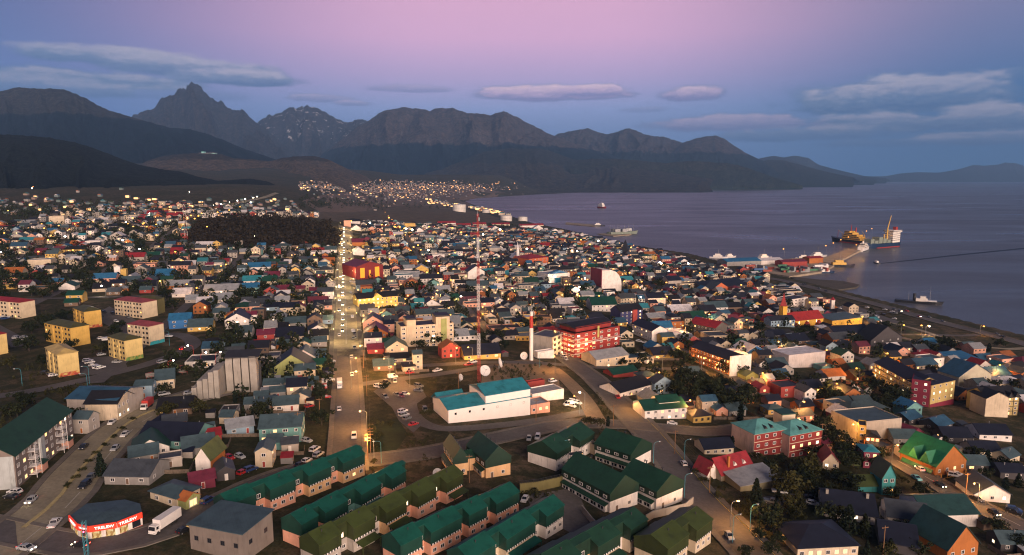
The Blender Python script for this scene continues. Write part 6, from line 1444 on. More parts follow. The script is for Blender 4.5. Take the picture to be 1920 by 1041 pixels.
# ------------------------------------------------------------------ trees
TL = [(820,648,'b1',11),(840,645,'b2',9),(790,655,'b3',7),(190,893,'c1',13),(1572,880,'b1',10),(1583,860,'b3',11),(1600,875,'b1',10),(1560,830,'b3',11),(1545,815,'b1',12),(1530,860,'b2',9),(1660,808,'c2',13),(1648,800,'b1',10),
 (1590,1000,'c1',15),(1565,985,'b3',11),(1620,1008,'c2',11),(1465,1000,'b2',7),(1480,965,'b2',6),(1455,1020,'b1',6),(1570,905,'b3',9),(1540,930,'b1',8),(1515,915,'b3',8),(1500,900,'b1',8),(1600,920,'b1',9),(1730,930,'b1',7),(1745,1000,'b3',6),(1760,945,'b2',6),(1690,1005,'b1',7),(1660,1041,'b2',7),(1700,960,'b3',6),
 (1290,715,'b1',10),(1310,735,'b3',12),(1330,745,'b1',12),(1350,735,'b3',11),(1340,760,'b1',11),(1300,755,'b3',11),(1275,745,'b1',10),(1370,770,'b3',11),(1390,765,'b1',11),(1405,745,'b2',8),(1360,700,'b3',9),(1390,705,'b1',8),(1285,690,'b1',9),(1270,675,'b3',8),(1240,670,'b2',7),(1165,668,'b1',8),(1185,672,'b3',8),(1210,680,'b1',7),(1190,695,'b2',6),
 (560,900,'b1',6),(375,775,'b2',7),(905,640,'b1',8),(930,640,'b3',8),(945,655,'b1',7),(1022,650,'b3',9),(1000,610,'b3',9),(985,615,'b1',8),(1075,580,'b1',10),(1065,570,'b3',10),(1090,585,'b1',9),(690,575,'b2',5),(720,585,'b2',6),(730,585,'b2',6),(790,545,'b3',10),(800,535,'c1',10),(715,545,'c1',11),(725,548,'c2',10),(500,545,'b1',7),(505,580,'b3',9),(565,575,'b1',9),(325,580,'b1',9),(310,560,'b3',9),(335,610,'b1',6),(452,558,'b3',9),(440,560,'b1',8),(240,560,'b1',7),(60,625,'b1',9),(90,615,'b3',8),(100,640,'b1',8),(200,660,'b3',7),(85,610,'b1',8),(20,690,'b2',6),(120,600,'b3',8),(80,560,'b1',9),(60,555,'b3',9),(30,545,'b1',9),(100,550,'b1',9),(130,565,'b3',9),(10,560,'b1',9),(45,530,'b3',10),(75,525,'b1',9),(160,520,'b1',9),(150,530,'b3',10),(170,500,'b1',10),(140,505,'b3',9),(90,500,'b1',9),(60,500,'b3',9),(30,500,'b1',9),(5,520,'b3',9),
 (350,700,'b2',5),(370,690,'b2',5),(400,640,'b2',4),(430,600,'b1',6),(700,870,'b2',3),(735,800,'b2',3),(800,780,'b2',4),(770,820,'b2',3),(720,730,'b1',4),(880,770,'b2',3),(1120,800,'b2',5),(1030,690,'b2',3),(1100,795,'b2',4),(1140,800,'p1',5),(1700,850,'b1',7),(1655,860,'b1',8),(1640,880,'b3',8),(1690,905,'b2',5),(1605,945,'b1',9),(1420,860,'b2',4),(1500,870,'b2',5),(1460,870,'b1',6),(1370,830,'b2',4),(1310,890,'b2',4),(1320,905,'b2',4),(1345,935,'b2',4),(1425,1010,'b1',6),(1440,1040,'b3',6),(1400,1045,'b1',5),(1905,890,'b1',8),(1880,880,'b3',8),(1830,860,'b1',8),(1850,900,'b1',7),(1790,860,'b3',7),(1870,1000,'b3',7),(1900,1030,'b1',8),(1500,630,'b1',8),(1510,625,'b3',8),(1590,640,'b1',9),(1605,645,'b3',9),(1530,635,'b1',7),(1770,650,'b1',9),(1780,655,'b3',9),(1750,660,'b1',8),(1730,655,'b3',8),(1660,745,'b1',9),(1680,755,'b3',9),(1640,735,'b1',9),(1665,770,'b3',9),(1700,780,'b1',8),(1560,755,'b3',8),(1545,745,'b1',7),(1500,740,'b1',7),(1520,750,'b3',7),(1820,720,'b3',7),(1860,730,'b1',7),(1900,730,'b1',8)]
for px, py, k, H in TL: tree(P(px, py), k, H*(.62 if py > 800 else .85)*R.uniform(.9, 1.1), R.uniform(.85, 1.1), check=False)
for px, py in ((250,788),(231,806),(213,822),(196,838),(180,853),(166,869),(155,884),(143,898),(128,914)): tree(P(px, py), 'b2', 1.5, 1.1, check=False)
rt = random.Random(21); tries = 0
while NTREE < 288 and tries < 4000:
    tries += 1; px = rt.uniform(0, 1915); py = 430+620*rt.random()**1.5
    if town_zone(px, py) < .2 and not (px < 620 and 590 < py < 800): continue
    if 350 < px < 640 and py < 462: continue
    p = P(px, py)
    if p.z < 4 or blocked(p.x, p.y, 1.2): continue
    tree(p, rt.choice(('b1','b1','b3','b3','b2','c1','c2','p1','b4')), rt.uniform(4, 9) if py > 560 else rt.uniform(6, 11), rt.uniform(.8, 1.15))
# the rest of the greenery and the dark wood on the mound: one mass each
def leaf_mass(name, spots, mat, seed):
    r = random.Random(seed); V = []; F = []
    for p, H in spots:
        wd = H*r.uniform(.30, .42)
        for _ in range(int(54 if p.length < 900 else 34)):
            a = r.uniform(0, 6.283); z = r.random(); rr_ = wd*math.sin(math.pi*min(.97, z*.85+.13))**.7*r.uniform(.5, 1.05)
            c = Vector((p.x+rr_*math.cos(a), p.y+rr_*math.sin(a), p.z+H*(.14+.84*z))); s = H*r.uniform(.06, .12)
            n = Vector((r.gauss(0,1), r.gauss(0,1), r.gauss(0,1))).normalized(); t = n.orthogonal().normalized()*s; b = n.cross(t).normalized()*s
            i = len(V); V += [c+t, c+b, c-t, c-b]; F.append((i, i+1, i+2, i+3))
    me = bpy.data.meshes.new(name); me.from_pydata(V, [], F); me.materials.append(mat); return tag(put(name, me), kind='stuff')
sp = []
while len(sp) < 1700:
    px = rt.uniform(0, 1700); py = 425+330*rt.random()**1.6
    if town_zone(px, py) < .2 or (px > 640 and rt.random() < .45) or (py > 570 and rt.random() < .7): continue
    p = P(px, py)
    if p.z < 4 or not free(p.x, p.y, .4) or blocked(p.x, p.y, 1): continue
    sp.append((p, rt.uniform(5, 10)))
leaf_mass('distant_trees', sp, LEAF['d'], 3)
sp = []
while len(sp) < 2300:
    px, py = rt.uniform(345, 640), rt.uniform(411, 466)
    e = ((px-495)/143)**2+((py-452)/38)**2
    e += .30*mnoise.noise(Vector((px*.03, py*.12, 2)))+rt.gauss(0, .06)
    if e > 1.0: continue
    sp.append((P(px, py), rt.uniform(4, 13)+(4 if rt.random() < .1 else 0)))
MOUND = leaf_material('wood_on_the_mound', (.028,.022,.016)); leaf_mass('wood', sp, MOUND, 4)
sp = []
while len(sp) < 420:
    t = rt.random()
    if t < .3: px, py = rt.uniform(560, 720), rt.gauss(382, 6)
    elif t < .5: px, py = rt.uniform(690, 900), rt.gauss(386, 4)
    else: px, py = rt.uniform(0, 460), rt.gauss(402, 9)
    p = P(px, py)
    if p.z > 5: sp.append((p, rt.uniform(8, 13)))
leaf_mass('scrub', sp, LEAF['d'], 6)
sp = []     # rough scrub on the banks beside the roads
for cx, cy, rx, ry, n in ((480,640,95,30,160),(60,690,70,30,60),(170,735,150,14,160),(420,700,60,20,60),(700,830,18,40,80),(960,700,60,18,90),(1130,760,18,45,90),(845,740,25,30,60),(1540,905,70,30,160),(100,600,60,20,80),(1390,960,25,30,50),(1340,940,18,40,60),(790,850,30,20,70),(1000,930,40,14,30),(20,800,40,20,40)):
    for _ in range(n):
        p = P(rt.gauss(cx, rx*.5), rt.gauss(cy, ry*.5))
        if not blocked(p.x, p.y, .6) and free(p.x, p.y, .3): sp.append((p, rt.uniform(.8, 2.2)))
leaf_mass('undergrowth', sp, LEAF['o'], 7)
# ------------------------------------------------------------------ cars
CARC = {'white':(.70,.70,.70),'silver':(.38,.40,.42),'grey':(.13,.14,.15),'black':(.016,.017,.02),'red':(.40,.02,.02),'dark blue':(.02,.05,.16),'sky blue':(.12,.42,.52),'maroon':(.16,.015,.03)}
CARM = {}
for k, c in CARC.items():
    m, nt, b = new_mat('car_paint_'+k.replace(' ', '_')); b.inputs['Base Color'].default_value = (*c, 1); b.inputs['Roughness'].default_value = .28; b.inputs['Coat Weight'].default_value = .5; CARM[k] = m
M_tyre = plain('tyre_rubber', (.015,.015,.016), .9); M_hl = glow('headlamp_lit', (1.0,.84,.56), 12); M_hl0 = plain('headlamp_glass', (.5,.5,.5), .15); M_tl = plain('tail_lamp', (.30,.01,.01), .3); M_tl1 = glow('tail_lamp_lit', (1,.05,.03), 9)
def car_proto(kind):
    """side profile swept across, narrowing to the roof; x is forward"""
    body, cab, wr = MB(), MB(), .33
    P_ = {'hatchback':(4.0,1.72,[(-2,.45),(-2,.95),(-1.85,1.0),(1.05,.98),(1.9,.78),(2,.6),(2,.32),(-1.9,.30)],[(-1.8,1.0),(-1.35,1.5),(.25,1.52),(1.0,.97)]),
          'saloon':(4.4,1.75,[(-2.2,.45),(-2.2,.95),(-1.3,1.0),(1.1,.95),(2.1,.78),(2.2,.6),(2.2,.3),(-2.1,.3)],[(-1.5,.99),(-.85,1.42),(.4,1.44),(1.1,.95)]),
          'off-roader':(4.6,1.9,[(-2.3,.55),(-2.3,1.1),(1.2,1.12),(2.2,1.0),(2.3,.8),(2.3,.45),(-2.2,.42)],[(-2.2,1.1),(-2.0,1.78),(.45,1.8),(1.15,1.1)]),
          'pickup':(5.2,1.85,[(-2.6,.55),(-2.6,1.05),(-.7,1.05),(1.4,1.08),(2.45,1.0),(2.6,.8),(2.6,.45),(-2.5,.45)],[(-.65,1.05),(-.5,1.72),(.8,1.74),(1.5,1.07)]),
          'van':(5.0,1.95,[(-2.5,.5),(-2.5,1.25),(1.7,1.25),(2.35,1.05),(2.5,.75),(2.5,.4),(-2.4,.4)],[(-2.48,1.25),(-2.4,2.15),(1.0,2.15),(1.75,1.25)])}[kind]
    L, Wd, prof, cb = P_; w = Wd/2
    n = len(prof); i = len(body.v)
    for sgn in (-1, 1):
        for x, z in prof: body.v.append((x, sgn*w*(1 if z < .9 else .97), z))
    body.f.append(tuple(range(i, i+n))); body.f.append(tuple(range(i+2*n-1, i+n-1, -1)))
    for k in range(n): j = (k+1) % n; body.f.append((i+k, i+n+k, i+n+j, i+j))
    (x0,z0),(x1,z1),(x2,z2),(x3,z3) = cb; wt = w*.80; e = .012
    g = [(x0,-w*.94,z0),(x3,-w*.94,z3),(x3,w*.94,z3),(x0,w*.94,z0),(x1,-wt,z1),(x2,-wt,z2),(x2,wt,z2),(x1,wt,z1)]; cab.hexa(g)
    body.hexa([(x1-.04,-wt-.02,z1-.03),(x2+.04,-wt-.02,z2-.03),(x2+.04,wt+.02,z2-.03),(x1-.04,wt+.02,z1-.03),(x1+.05,-wt+.05,z1+.04),(x2-.05,-wt+.05,z2+.04),(x2-.05,wt-.05,z2+.04),(x1+.05,wt-.05,z1+.04)])
    for (xa,za),(xb,zb) in ((cb[0],cb[1]),(cb[3],cb[2]),((x0*.45+x3*.55,z0),(x1*.45+x2*.55,z1))):
        for sgn in (-1, 1): body.tube((xa, sgn*w*.945, za-.02), (xb, sgn*(wt+.012), zb), .055, n=4)
    if kind == 'van': body.hexa([(-2.5,-w*.96,1.2),(.1,-w*.96,1.2),(.1,w*.96,1.2),(-2.5,w*.96,1.2),(-2.43,-wt-.03,2.12),(-.05,-wt-.03,2.12),(-.05,wt+.03,2.12),(-2.43,wt+.03,2.12)])
    body.m = [0]*len(body.f); wh = MB(); wh.tube((0,-.11,0),(0,.11,0),wr,n=12); wh.tube((0,-.12,0),(0,.12,0),wr*.55,n=8,mi=1)
    hl = MB(); hl.box(-.03,.03,-.2,.2,-.09,.09)
    return dict(L=L, w=w, body=body.data('body', CARM['white']), cab=cab.data('cabin_glass', M_glass), wheel=wh.data('wheel', [M_tyre, M_steel]), hl=hl.data('headlight', M_hl0), tl=hl.data('tail_light', M_tl), zl=prof[-3][1] if False else .72)
PROTO = {k: car_proto(k) for k in ('hatchback','saloon','off-roader','pickup','van')}
NCAR = 0
def car(p, ang, kind, col, lights=0, detail=True, group='cars of the town'):
    global NCAR
    pr = PROTO[kind]; z = Ts(p.x, p.y)+.22+min(.3, p.length*.0003)
    dz = (Ts(p.x+math.cos(ang)*2, p.y+math.sin(ang)*2)-Ts(p.x-math.cos(ang)*2, p.y-math.sin(ang)*2))/4
    root = put('car', None, None, (p.x, p.y, z)); root.rotation_euler = (0, -math.atan(dz), ang); NCAR += 1
    b = put('body', pr['body'], root); b.material_slots[0].link = 'OBJECT'; b.material_slots[0].material = CARM[col]
    put('cabin_glass', pr['cab'], root)
    if detail:
        for sx in (-1, 1):
            for sy in (-1, 1): put('wheel', pr['wheel'], root, (sx*pr['L']*.31, sy*(pr['w']-.08), .33))
    for sy in (-1, 1):
        if detail or lights:
            h = put('headlight', pr['hl'], root, (pr['L']/2+.01, sy*(pr['w']-.3), .72))
            if lights: h.material_slots[0].link = 'OBJECT'; h.material_slots[0].material = M_hl; h.scale = (1,1.0,1.2) if detail else (1,1.5,1.9)
        if detail or lights:
            h = put('tail_light', pr['tl'], root, (-pr['L']/2-.01, sy*(pr['w']-.25), .85))
            if lights: h.material_slots[0].link = 'OBJECT'; h.material_slots[0].material = M_tl1
    auto(root, f"{col} {kind} {'with headlights on' if lights else 'parked'}" if lights else f"{col} {kind} without lights", 'car', group, (p.x, p.y, z))
    return root
def carpx(px, py, dx, dy, kind, col, lights=0):
    p = P(px, py); q = P(px+dx, py+dy); car(p, math.atan2(q.y-p.y, q.x-p.x), kind, col, lights, detail=p.length < 430)
KN = {'h':'hatchback','s':'saloon','o':'off-roader','p':'pickup','v':'van'}; KC = {'w':'white','s':'silver','g':'grey','k':'black','r':'red','b':'dark blue','y':'sky blue','m':'maroon'}
CL_ = '''59 943 -14 12 hs1;103 987 12 -14 pw;210 796 -12 10 hw;234 819 -9 8 hw;216 845 -9 8 hs;157 842 -9 8 sk;170 900 -9 8 hg;159 915 -9 8 ok;28 927 -12 -1 hw;22 936 -12 -1 sk;50 1033 14 2 ss1;152 1027 -14 -1 hk1;
590 847 14 -9 ow;575 868 14 -8 hw;597 857 14 -9 os;563 876 14 -6 hk;575 830 14 3 hs;664 822 -.5 9 ow;636 770 -1 -9 hw;660 705 -.4 -9 hw;659 672 -.4 -8 hs;636 631 -.6 -9 hw;665 628 0 9 sk;666 635 0 9 hg;665 655 0 8 og;
573 752 12 -4 hw;612 748 12 -1 hr;580 765 12 -3 hr;618 705 12 0 ok;620 715 12 0 hw;622 680 10 0 hs;
710 727 12 -2 ow;716 728 12 -2 ow;725 720 8 3 hk;741 718 0 9 hs;736 710 14 -2 vw;785 727 12 3 og;784 735 12 2 sg;722 747 9 6 hg;752 745 9 6 hm;744 743 8 4 sg;760 742 12 1 hs;820 698 12 -3 pw;768 702 14 -2 sr;755 775 12 -4 ow;757 782 12 -3 os;763 788 12 -4 hg;775 799 12 -4 sr;797 772 4 9 og;887 682 12 -2 ow;878 687 12 -2 pr;
992 826 -2 9 hs;1008 824 -3 9 ow;984 941 -6 9 hw;1260 797 14 2 sw;1282 873 -9 -12 hw;1367 1010 9 12 hs;1158 747 -6 -9 sr;1075 757 12 2 ow;1066 762 -8 1 vw;1083 758 8 3 hw;1072 764 9 3 hw;1036 718 12 -2 ow;1057 672 9 4 ow;1190 672 12 -1 pw;1215 683 14 -3 vw;1244 641 12 -1 sw;1198 642 10 2 hw;1210 645 10 2 sw;1222 652 10 2 hs;1235 655 10 2 og;1060 676 8 4 hs;
1461 926 14 2 pw;1447 945 14 3 pg;1523 948 14 3 hw;1521 938 14 3 sk;1540 925 14 3 ok;1724 883 -12 -8 hw1;1718 900 12 8 sy;1762 913 12 7 sk1;1831 940 12 6 sk;1863 966 12 7 hk1;1788 895 12 2 ow;1795 893 12 2 hw;1900 960 12 2 ob;1455 1005 0 9 sk;1900 965 12 4 ok;1650 726 10 5 ow;1618 713 10 5 og;
390 944 14 -8 ob;470 885 14 -5 ob;455 890 14 -7 hr;40 640 12 0 ow;46 635 12 0 hs;32 637 12 0 ow;168 683 12 -2 ow;175 688 12 -1 hs;183 692 12 -2 ow;165 680 12 -1 ow;188 693 12 -3 ow;100 707 12 -2 hw;85 703 12 0 hk;190 668 12 -2 hs;219 682 12 0 hs;304 682 12 -3 os;342 657 9 -6 hr1;317 633 12 0 hw;200 640 12 -1 ow;190 637 12 -2 hw;205 638 12 -2 ow;218 605 10 4 hw;212 590 10 4 hk;195 588 10 4 ok;240 597 10 4 sg;308 743 12 -2 os;353 741 12 -2 hs;10 600 12 -2 ob;18 598 12 -1 hk;8 597 12 -1 hs;
450 860 14 6 hs;430 862 10 4 hr;345 1000 12 -6 hk'''
for it in CL_.replace('\n', '').split(';'):
    t = it.split(); carpx(float(t[0]), float(t[1]), float(t[2]), float(t[3]), KN[t[4][0]], KC[t[4][1]], len(t[4]) > 2)
rc = random.Random(4)
# queue on the avenue: headlights come towards the viewer on the left carriageway
su = 0
for i in range(len(R_up)-1):
    pass
ulen = [0]
for a, b in zip(R_up[:-1], R_up[1:]): ulen.append(ulen[-1]+(b-a).length)
def along(pts, cum, s, off):
    k = min(len(pts)-2, max(0, int(np.searchsorted(cum, s))-1)); d = (pts[k+1]-pts[k]).normalized(); p = pts[k]+d*(s-cum[k]); n = Vector((d.y, -d.x)); return Vector((p.x+n.x*off, p.y+n.y*off, 0)), math.atan2(d.y, d.x)
s = 60
while s < ulen[-1]-10:
    p, a = along(R_up, ulen, s, -2.2 if rc.random() < .7 else -4.6); car(p, a+math.pi, rc.choice(('hatchback','saloon','off-roader')), rc.choice(('white','silver','grey','black','red')), 1, detail=False); s += rc.uniform(9, 26)
s = 40
while s < min(560, ulen[-1]-20):
    p, a = along(R_up, ulen, s, rc.choice((2.4, 4.2, 6.0))); car(p, a, rc.choice(('hatchback','saloon','pickup')), rc.choice(('white','silver','grey','red','black')), 0, detail=p.length < 400); s += rc.uniform(18, 45)
for _ in range(26):      # along the kerbs and the coast
    p, a = along(R_coast, np.cumsum([0]+[(b-a).length for a, b in zip(R_coast[:-1], R_coast[1:])]), rc.uniform(10, 700), rc.choice((-2.4, 2.4, -4.6)))
    if Ts(p.x, p.y) > 1: car(p, a, rc.choice(('hatchback','saloon')), rc.choice(('white','silver','black','red','grey')), rc.random() < .1, detail=False)
for _ in range(24):
    px, py = rc.uniform(1565, 1690), rc.uniform(576, 606); p = P(px, py)
    if p.z > 1 and free(p.x, p.y, 2) and not blocked(p.x, p.y, .5): OCC.append((p.x, p.y, 2.2)); car(p, GA+math.pi/2+.3, rc.choice(('hatchback','saloon','van')), rc.choice(('white','white','silver','black','grey')), 0, detail=False)
# lorries
def lorry(px, py, dx, dy, boxmat, cabmat, L, label):
    p = P(px, py); q = P(px+dx, py+dy); o = thing('box_lorry', label, 'lorry', p+Vector((0,0,.25)), math.atan2(q.y-p.y, q.x-p.x))
    m = MB(); m.box(-L/2,L/2-1.9,-1.2,1.2,.95,3.5); m.build('cargo_box', boxmat, o)
    m = MB(); m.hexa([(L/2-1.8,-1.1,.5),(L/2,-1.1,.5),(L/2,1.1,.5),(L/2-1.8,1.1,.5),(L/2-1.8,-1.05,2.5),(L/2-.35,-1.0,2.5),(L/2-.35,1.0,2.5),(L/2-1.8,1.05,2.5)]); m.build('cab', cabmat, o)
    m = MB(); m.hexa([(L/2-.16,-.95,1.45),(L/2-.02,-.95,1.4),(L/2-.02,.95,1.4),(L/2-.16,.95,1.45),(L/2-.34,-.9,2.3),(L/2-.28,-.9,2.32),(L/2-.28,.9,2.32),(L/2-.34,.9,2.3)]); m.box(L/2-1.3,L/2-.6,-1.13,1.13,1.5,2.2); m.build('windscreen', M_glass, o)
    m = MB(); m.box(-L/2,L/2-.5,-.5,.5,.5,.9); m.build('chassis', M_dark, o)
    for x in (-L*.28, -L*.14, L/2-1.0):
        for y in (-1.0, 1.0): m = MB(); m.tube((0,-.14,0),(0,.14,0),.46,n=12); m.build('wheel', M_tyre, o, (x, y, .45))
    for y in (-.8, .8): m = MB(); m.box(0,.05,-.18,.18,-.1,.1); m.build('headlight', M_hl0, o, (L/2, y, .8))
lorry(310, 990, -16, 10, M_whitep, M_whitep, 9.5, 'white box lorry parked beside the red corner shop')
lorry(276, 766, -10, 8, plain('lorry_red', (.45,.04,.03), .4), M_whitep, 7.5, 'lorry with red cargo box and white cab below the blank warehouse')
lorry(637, 727, .4, 9, M_whitep, M_whitep, 7, 'white box lorry coming along the wide road past the parking lot')
lorry(609, 728, .4, 9, M_whitep, M_redp, 6, 'white trailer with red front parked at the kerb of the wide road')
# ------------------------------------------------------------------ lamps
M_bulb = glow('sodium_lamp', (1.0,.40,.07), 3.4); M_bulb.cycles.emission_sampling = 'NONE'; M_bulbw = glow('white_lamp', (1.0,.84,.62), 40); M_buy = glow('yellow_lamp', (1.0,.70,.28), 6); M_bulb0 = plain('lamp_glass_off', (.6,.62,.62), .3)
M_poleg = plain('lamp_pole_grey', (.22,.24,.25), .5, .3)
LD = {}
def lamp_data(pole):
    if pole in LD: return LD[pole]
    m = MB(); m.tube((0,0,-1),(0,0,7.4),.11,.07,6); pts = [(0,0,7.4),(.35,0,7.95),(1.0,0,8.2),(2.2,0,8.3)]
    for a, b in zip(pts[:-1], pts[1:]): m.tube(a, b, .06, n=5)
    h = MB(); h.hexa([(2.0,-.16,8.22),(2.8,-.12,8.26),(2.8,.12,8.26),(2.0,.16,8.22),(2.0,-.12,8.4),(2.75,-.09,8.38),(2.75,.09,8.38),(2.0,.12,8.4)])
    LD[pole] = (m.data('pole', {'t':M_teal,'r':M_redp,'g':M_poleg}[pole]), h.data('lamp_head', M_steel)); return LD[pole]
BD = {}
for k, mt_ in (('o', M_bulb), ('y', M_buy), ('w', M_bulbw), ('x', M_bulb0)):
    m = MB(); m.ball((0,0,0), .22, sq=.7); BD[k] = m.data('bulb', mt_)
NL = 0
def lamp(p, ang, kind='o', pole='g', power=0, size=1.0, H=1.0, group='street lamps'):
    global NL
    NL += 1; root = put('street_lamp', None, None, p, ang); a, b = lamp_data(pole)
    for n_, me in (('pole', a), ('lamp_head', b)):
        o = put(n_, me, root)
        if H != 1: o.scale = (1, 1, H)
    o = put('bulb', BD[kind], root, (2.35, 0, 8.2*H-.02)); o.scale = (size,)*3
    if power:
        l = bpy.data.lights.new('lamp_light', 'POINT'); l.energy = power*(1.45 if kind == 'o' else 1.1); l.color = (1.0,.43,.10) if kind == 'o' else (1.0,.64,.25) if kind == 'y' else (1.0,.80,.52); l.shadow_soft_size = .3
        lo = bpy.data.objects.new('lamp_light', l); COL.objects.link(lo); lo.parent = root; lo.location = (2.35, 0, 8.2*H-.5)
    auto(root, {'o':'lit orange','y':'lit yellow','w':'lit white','x':'unlit'}[kind]+' street lamp on '+{'t':'teal','r':'red','g':'grey'}[pole]+' pole', 'street lamp', group, (p.x, p.y, p.z))
    return root
def lamphead(px, py, kind='o', pole='g', power=700, ang=None, size=None):
    """lamp whose head is seen at a pixel"""
    p = P(px, py, 8.2); p.z = Ts(p.x, p.y); d = p.length
    ang = R.choice((GA, GA+math.pi)) if ang is None else ang
    p = p-Vector((math.cos(ang)*2.35, math.sin(ang)*2.35, 0))
    p.z = Ts(p.x, p.y); lamp(p, ang, kind, pole, power*1.0, size or min(4.2, max(1.4, d/190)))
LH = '675,770 668,697 667,672 675,648 720,672 878,651 687,822 1013,629 1051,643 1052,594 1108,650 1235,670 1236,699 1184,738 1294,750 1272,650 1280,610 1344,683 1323,672 1119,559 1664,663 1793,685 1875,685 1569,720 1606,690 1508,754 1550,657 1617,594 1865,750 1385,940 1827,905 1600,795 1684,835 850,505 905,575 1000,560 960,540 1085,520 1130,520 1200,540 1240,560 1330,590 1400,600 760,560 800,510 820,545 770,470 740,440 900,470 930,520 985,450 1040,470 1020,580 700,560 710,575 1395,650 1460,640 1430,700'
for it in LH.split(): a, b = map(float, it.split(',')); lamphead(a, b, 'o', 'g', 6000 if a < 690 else 4500)
for a, b in ((352,648),(386,661),(413,660),(457,660),(325,676)): lamphead(a, b, 'w', 'r', 350)
for a, b in ((1549,472),(1563,466),(1577,459),(1591,453),(1470,479),(1635,435),(1625,440),(1606,470)):
    q = SEA(a, b+10); q.z = 3.2; lamp(q, math.radians(200), 'o', 'g', 70000, 4.5, 2.0)
for a, b in ((190,536),(350,533),(300,527),(72,472),(220,472),(230,450),(140,420),(78,420),(83,428),(8,437),(95,442),(340,488),(378,488),(130,430),(240,420),(268,420),(250,425),(150,440),(205,470),(270,418),(275,425),(236,417),(293,421),(388,425),(175,416),(110,423),(62,350),(60,353),(355,360),(280,400),(15,395),(85,372)): lamphead(a, b, R.choice('ooow'), 'g', 1500)
for px, py in ((400,385),(415,383),(430,380),(445,376),(460,373),(475,371),(482,369),(408,398),(430,394),(450,388),(470,380),(378,400),(372,405),(365,410),(358,404)): lamphead(px, py, 'o' if py > 385 else 'w', 'g', 6000, size=5)
for px, py in ((722,398),(735,412),(745,424),(752,432),(760,440),(728,405)): lamphead(px, py, 'o', 'g', 3000, size=3.5)
road([(250,420),(330,408),(400,392),(460,378),(500,370),(520,362)], 12, M_cpave, name='road'); road([(708,380),(698,394),(712,402),(728,410),(742,424),(765,445),(790,470)], 9, M_cpave, name='road')
for off in (-9.2, 9.2):   # both kerbs of the avenue
    s = 30
    while s < ulen[-1]-10:
        p, a = along(R_up, ulen, s, off); p.z = Ts(p.x, p.y); lamp(p, a+(math.pi/2 if off > 0 else -math.pi/2), 'y', 'g', 4200, .8 if p.length < 420 else 1.0); s += 52
cumr = lambda r: list(np.cumsum([0]+[(b-a).length for a, b in zip(r[:-1], r[1:])]))
for px, py in ((1055,868),(1283,935),(1283,865),(1406,997),(1373,1018),(1225,870),(42,725),(168,720),(165,735)[:2],(715,870),(318,648),(1012,690)):
    p = P(px, py); lamp(p, math.radians(20) if px > 1000 else math.radians(200), 'x', 't', 0, 1.0)
rl = random.Random(8)
while NL < 296:    # lamps along the inner streets
    pts, hw = rl.choice(ROADS[10:]); k = rl.randrange(len(pts)); p = pts[k]; px, py, d = pxy(p.x, p.y)
    if not (0 < px < 1900 and 410 < py < 780) or d > 1700: continue
    if not (640 < px < 1300 and py < 660) and rl.random() < .6: continue
    q = Vector((p.x+rl.uniform(-4, 4), p.y+rl.uniform(-4, 4), 0)); q.z = Ts(q.x, q.y)
    if q.z < 2 or not free(q.x, q.y, .4): continue
    lamp(q, rl.uniform(0, 6.28), rl.choice('ooooow'), 'g', 3000 if d < 900 else 8000, max(1.3, d/180))
UP = []
# overhead line poles beside the lower road
for i, (px, py) in enumerate(((690,862),(695,850),(688,742),(682,690),(1150,800),(1265,852),(1330,925),(1540,835),(1810,935),(1655,1045),(600,790),(560,820),(880,905),(1005,790),(860,735))):
    p = P(px, py); UP.append(p); o = put('utility_pole', None, None, p, GA); H = 9.5
    m = MB(); m.tube((0,0,-1),(0,0,H),.16,.11,7); m.build('post', M_wood, o); m = MB(); m.box(-1.1,1.1,-.06,.06,H-.7,H-.55)
    if i < 2: m.box(-1.1,1.1,-.06,.06,H-1.7,H-1.55); m.box(-1.1,1.1,-.06,.06,H-2.7,H-2.55)
    for x in (-.9,0,.9): m.tube((x,0,H-.55),(x,0,H-.35),.05,n=5)
    m.build('crossarm', M_wood, o); auto(o, 'wooden utility pole with crossarm', 'utility pole', 'utility poles', p)
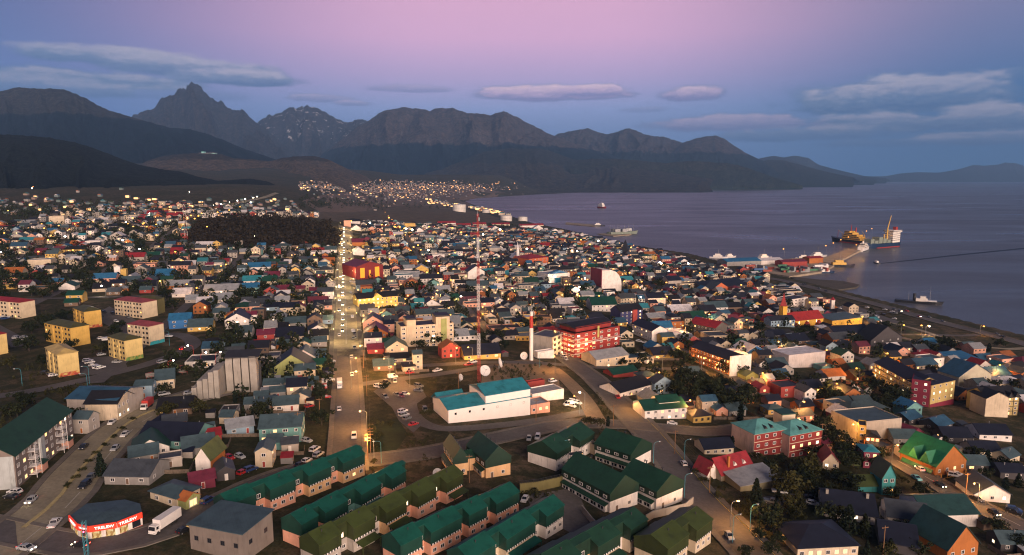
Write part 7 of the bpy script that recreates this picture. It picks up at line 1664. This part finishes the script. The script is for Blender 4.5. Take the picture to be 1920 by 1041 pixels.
# sagging wires between poles that follow each other
for i, j in ((1,0),(0,2),(2,3),(4,5),(5,6),(10,11)):
    a, b = UP[i]+Vector((0,0,9.1)), UP[j]+Vector((0,0,9.1)); m = MB(); c_, s_ = math.cos(GA), math.sin(GA)
    for off in (-.9,0,.9):
        pr = None
        for k in range(13):
            t = k/12; q = a.lerp(b, t)+Vector((off*c_, off*s_, -4*.9*t*(1-t)))
            if pr is not None: m.tube(pr, q, .022, n=3, cap=False)
            pr = q
    o = m.build('overhead_wire', M_dark); auto(o, 'dark sagging overhead wires between wooden poles', 'wire', 'overhead wires', (a+b)/2)
# traffic lights on a teal lattice gantry at the corner
p = P(163,1043); o = thing('traffic_light', 'teal lattice traffic light mast with a red signal at the corner shop', 'traffic light', p, .3)
m = MB()
for x, y in ((-.4,-.4),(.4,-.4),(.4,.4),(-.4,.4)): m.tube((x,y,-2),(x,y,9),.07,n=4)
for k in range(10):
    for s in (-.4,.4): m.tube((-.4,s,k*.9),(.4,s,k*.9+.9),.04,n=4); m.tube((s,-.4,k*.9+.9),(s,.4,k*.9),.04,n=4)
m.build('lattice_post', M_teal, o); m = MB(); m.box(-.25,.25,-.75,-.42,5.6,7.0); b = m.build('signal_box', M_dark, o); m = MB(); m.ball((0,-.78,6.7), .17); m.build('red_signal', glow('signal_red', (1,.05,.1), 14), b)
# ------------------------------------------------------------------ labels: which one it is, by what stands nearest
ORD = ['', 'second ', 'third ', 'fourth ', 'fifth ', 'sixth ', 'seventh ', 'eighth ', 'ninth ', 'tenth ', 'eleventh ', 'twelfth ', 'thirteenth ', 'fourteenth ', 'fifteenth ']
LMK = [l for l in LANDMARKS if l[0]]
def write_labels():
    by = {}
    for t in THINGS: by.setdefault(t[1], []).append(t)
    for base, ts in by.items():
        table = {}
        for nm, lx, ly in LMK:
            o = sorted(range(len(ts)), key=lambda i: (ts[i][2][0]-lx)**2+(ts[i][2][1]-ly)**2)
            for r, i in enumerate(o[:15]): table.setdefault(i, []).append((r, (ts[i][2][0]-lx)**2+(ts[i][2][1]-ly)**2, nm))
        for i, t in enumerate(ts):
            c = table.get(i)
            if not c: t[0]['label'] = base+', far from every landmark'; continue
            c.sort(key=lambda q: (q[0]*1.0+math.sqrt(q[1])/160)); r, d, nm = c[0]
            t[0]['label'] = f"{base}, {ORD[r]}{'closest' if r else 'closest'} to {nm}"
write_labels()
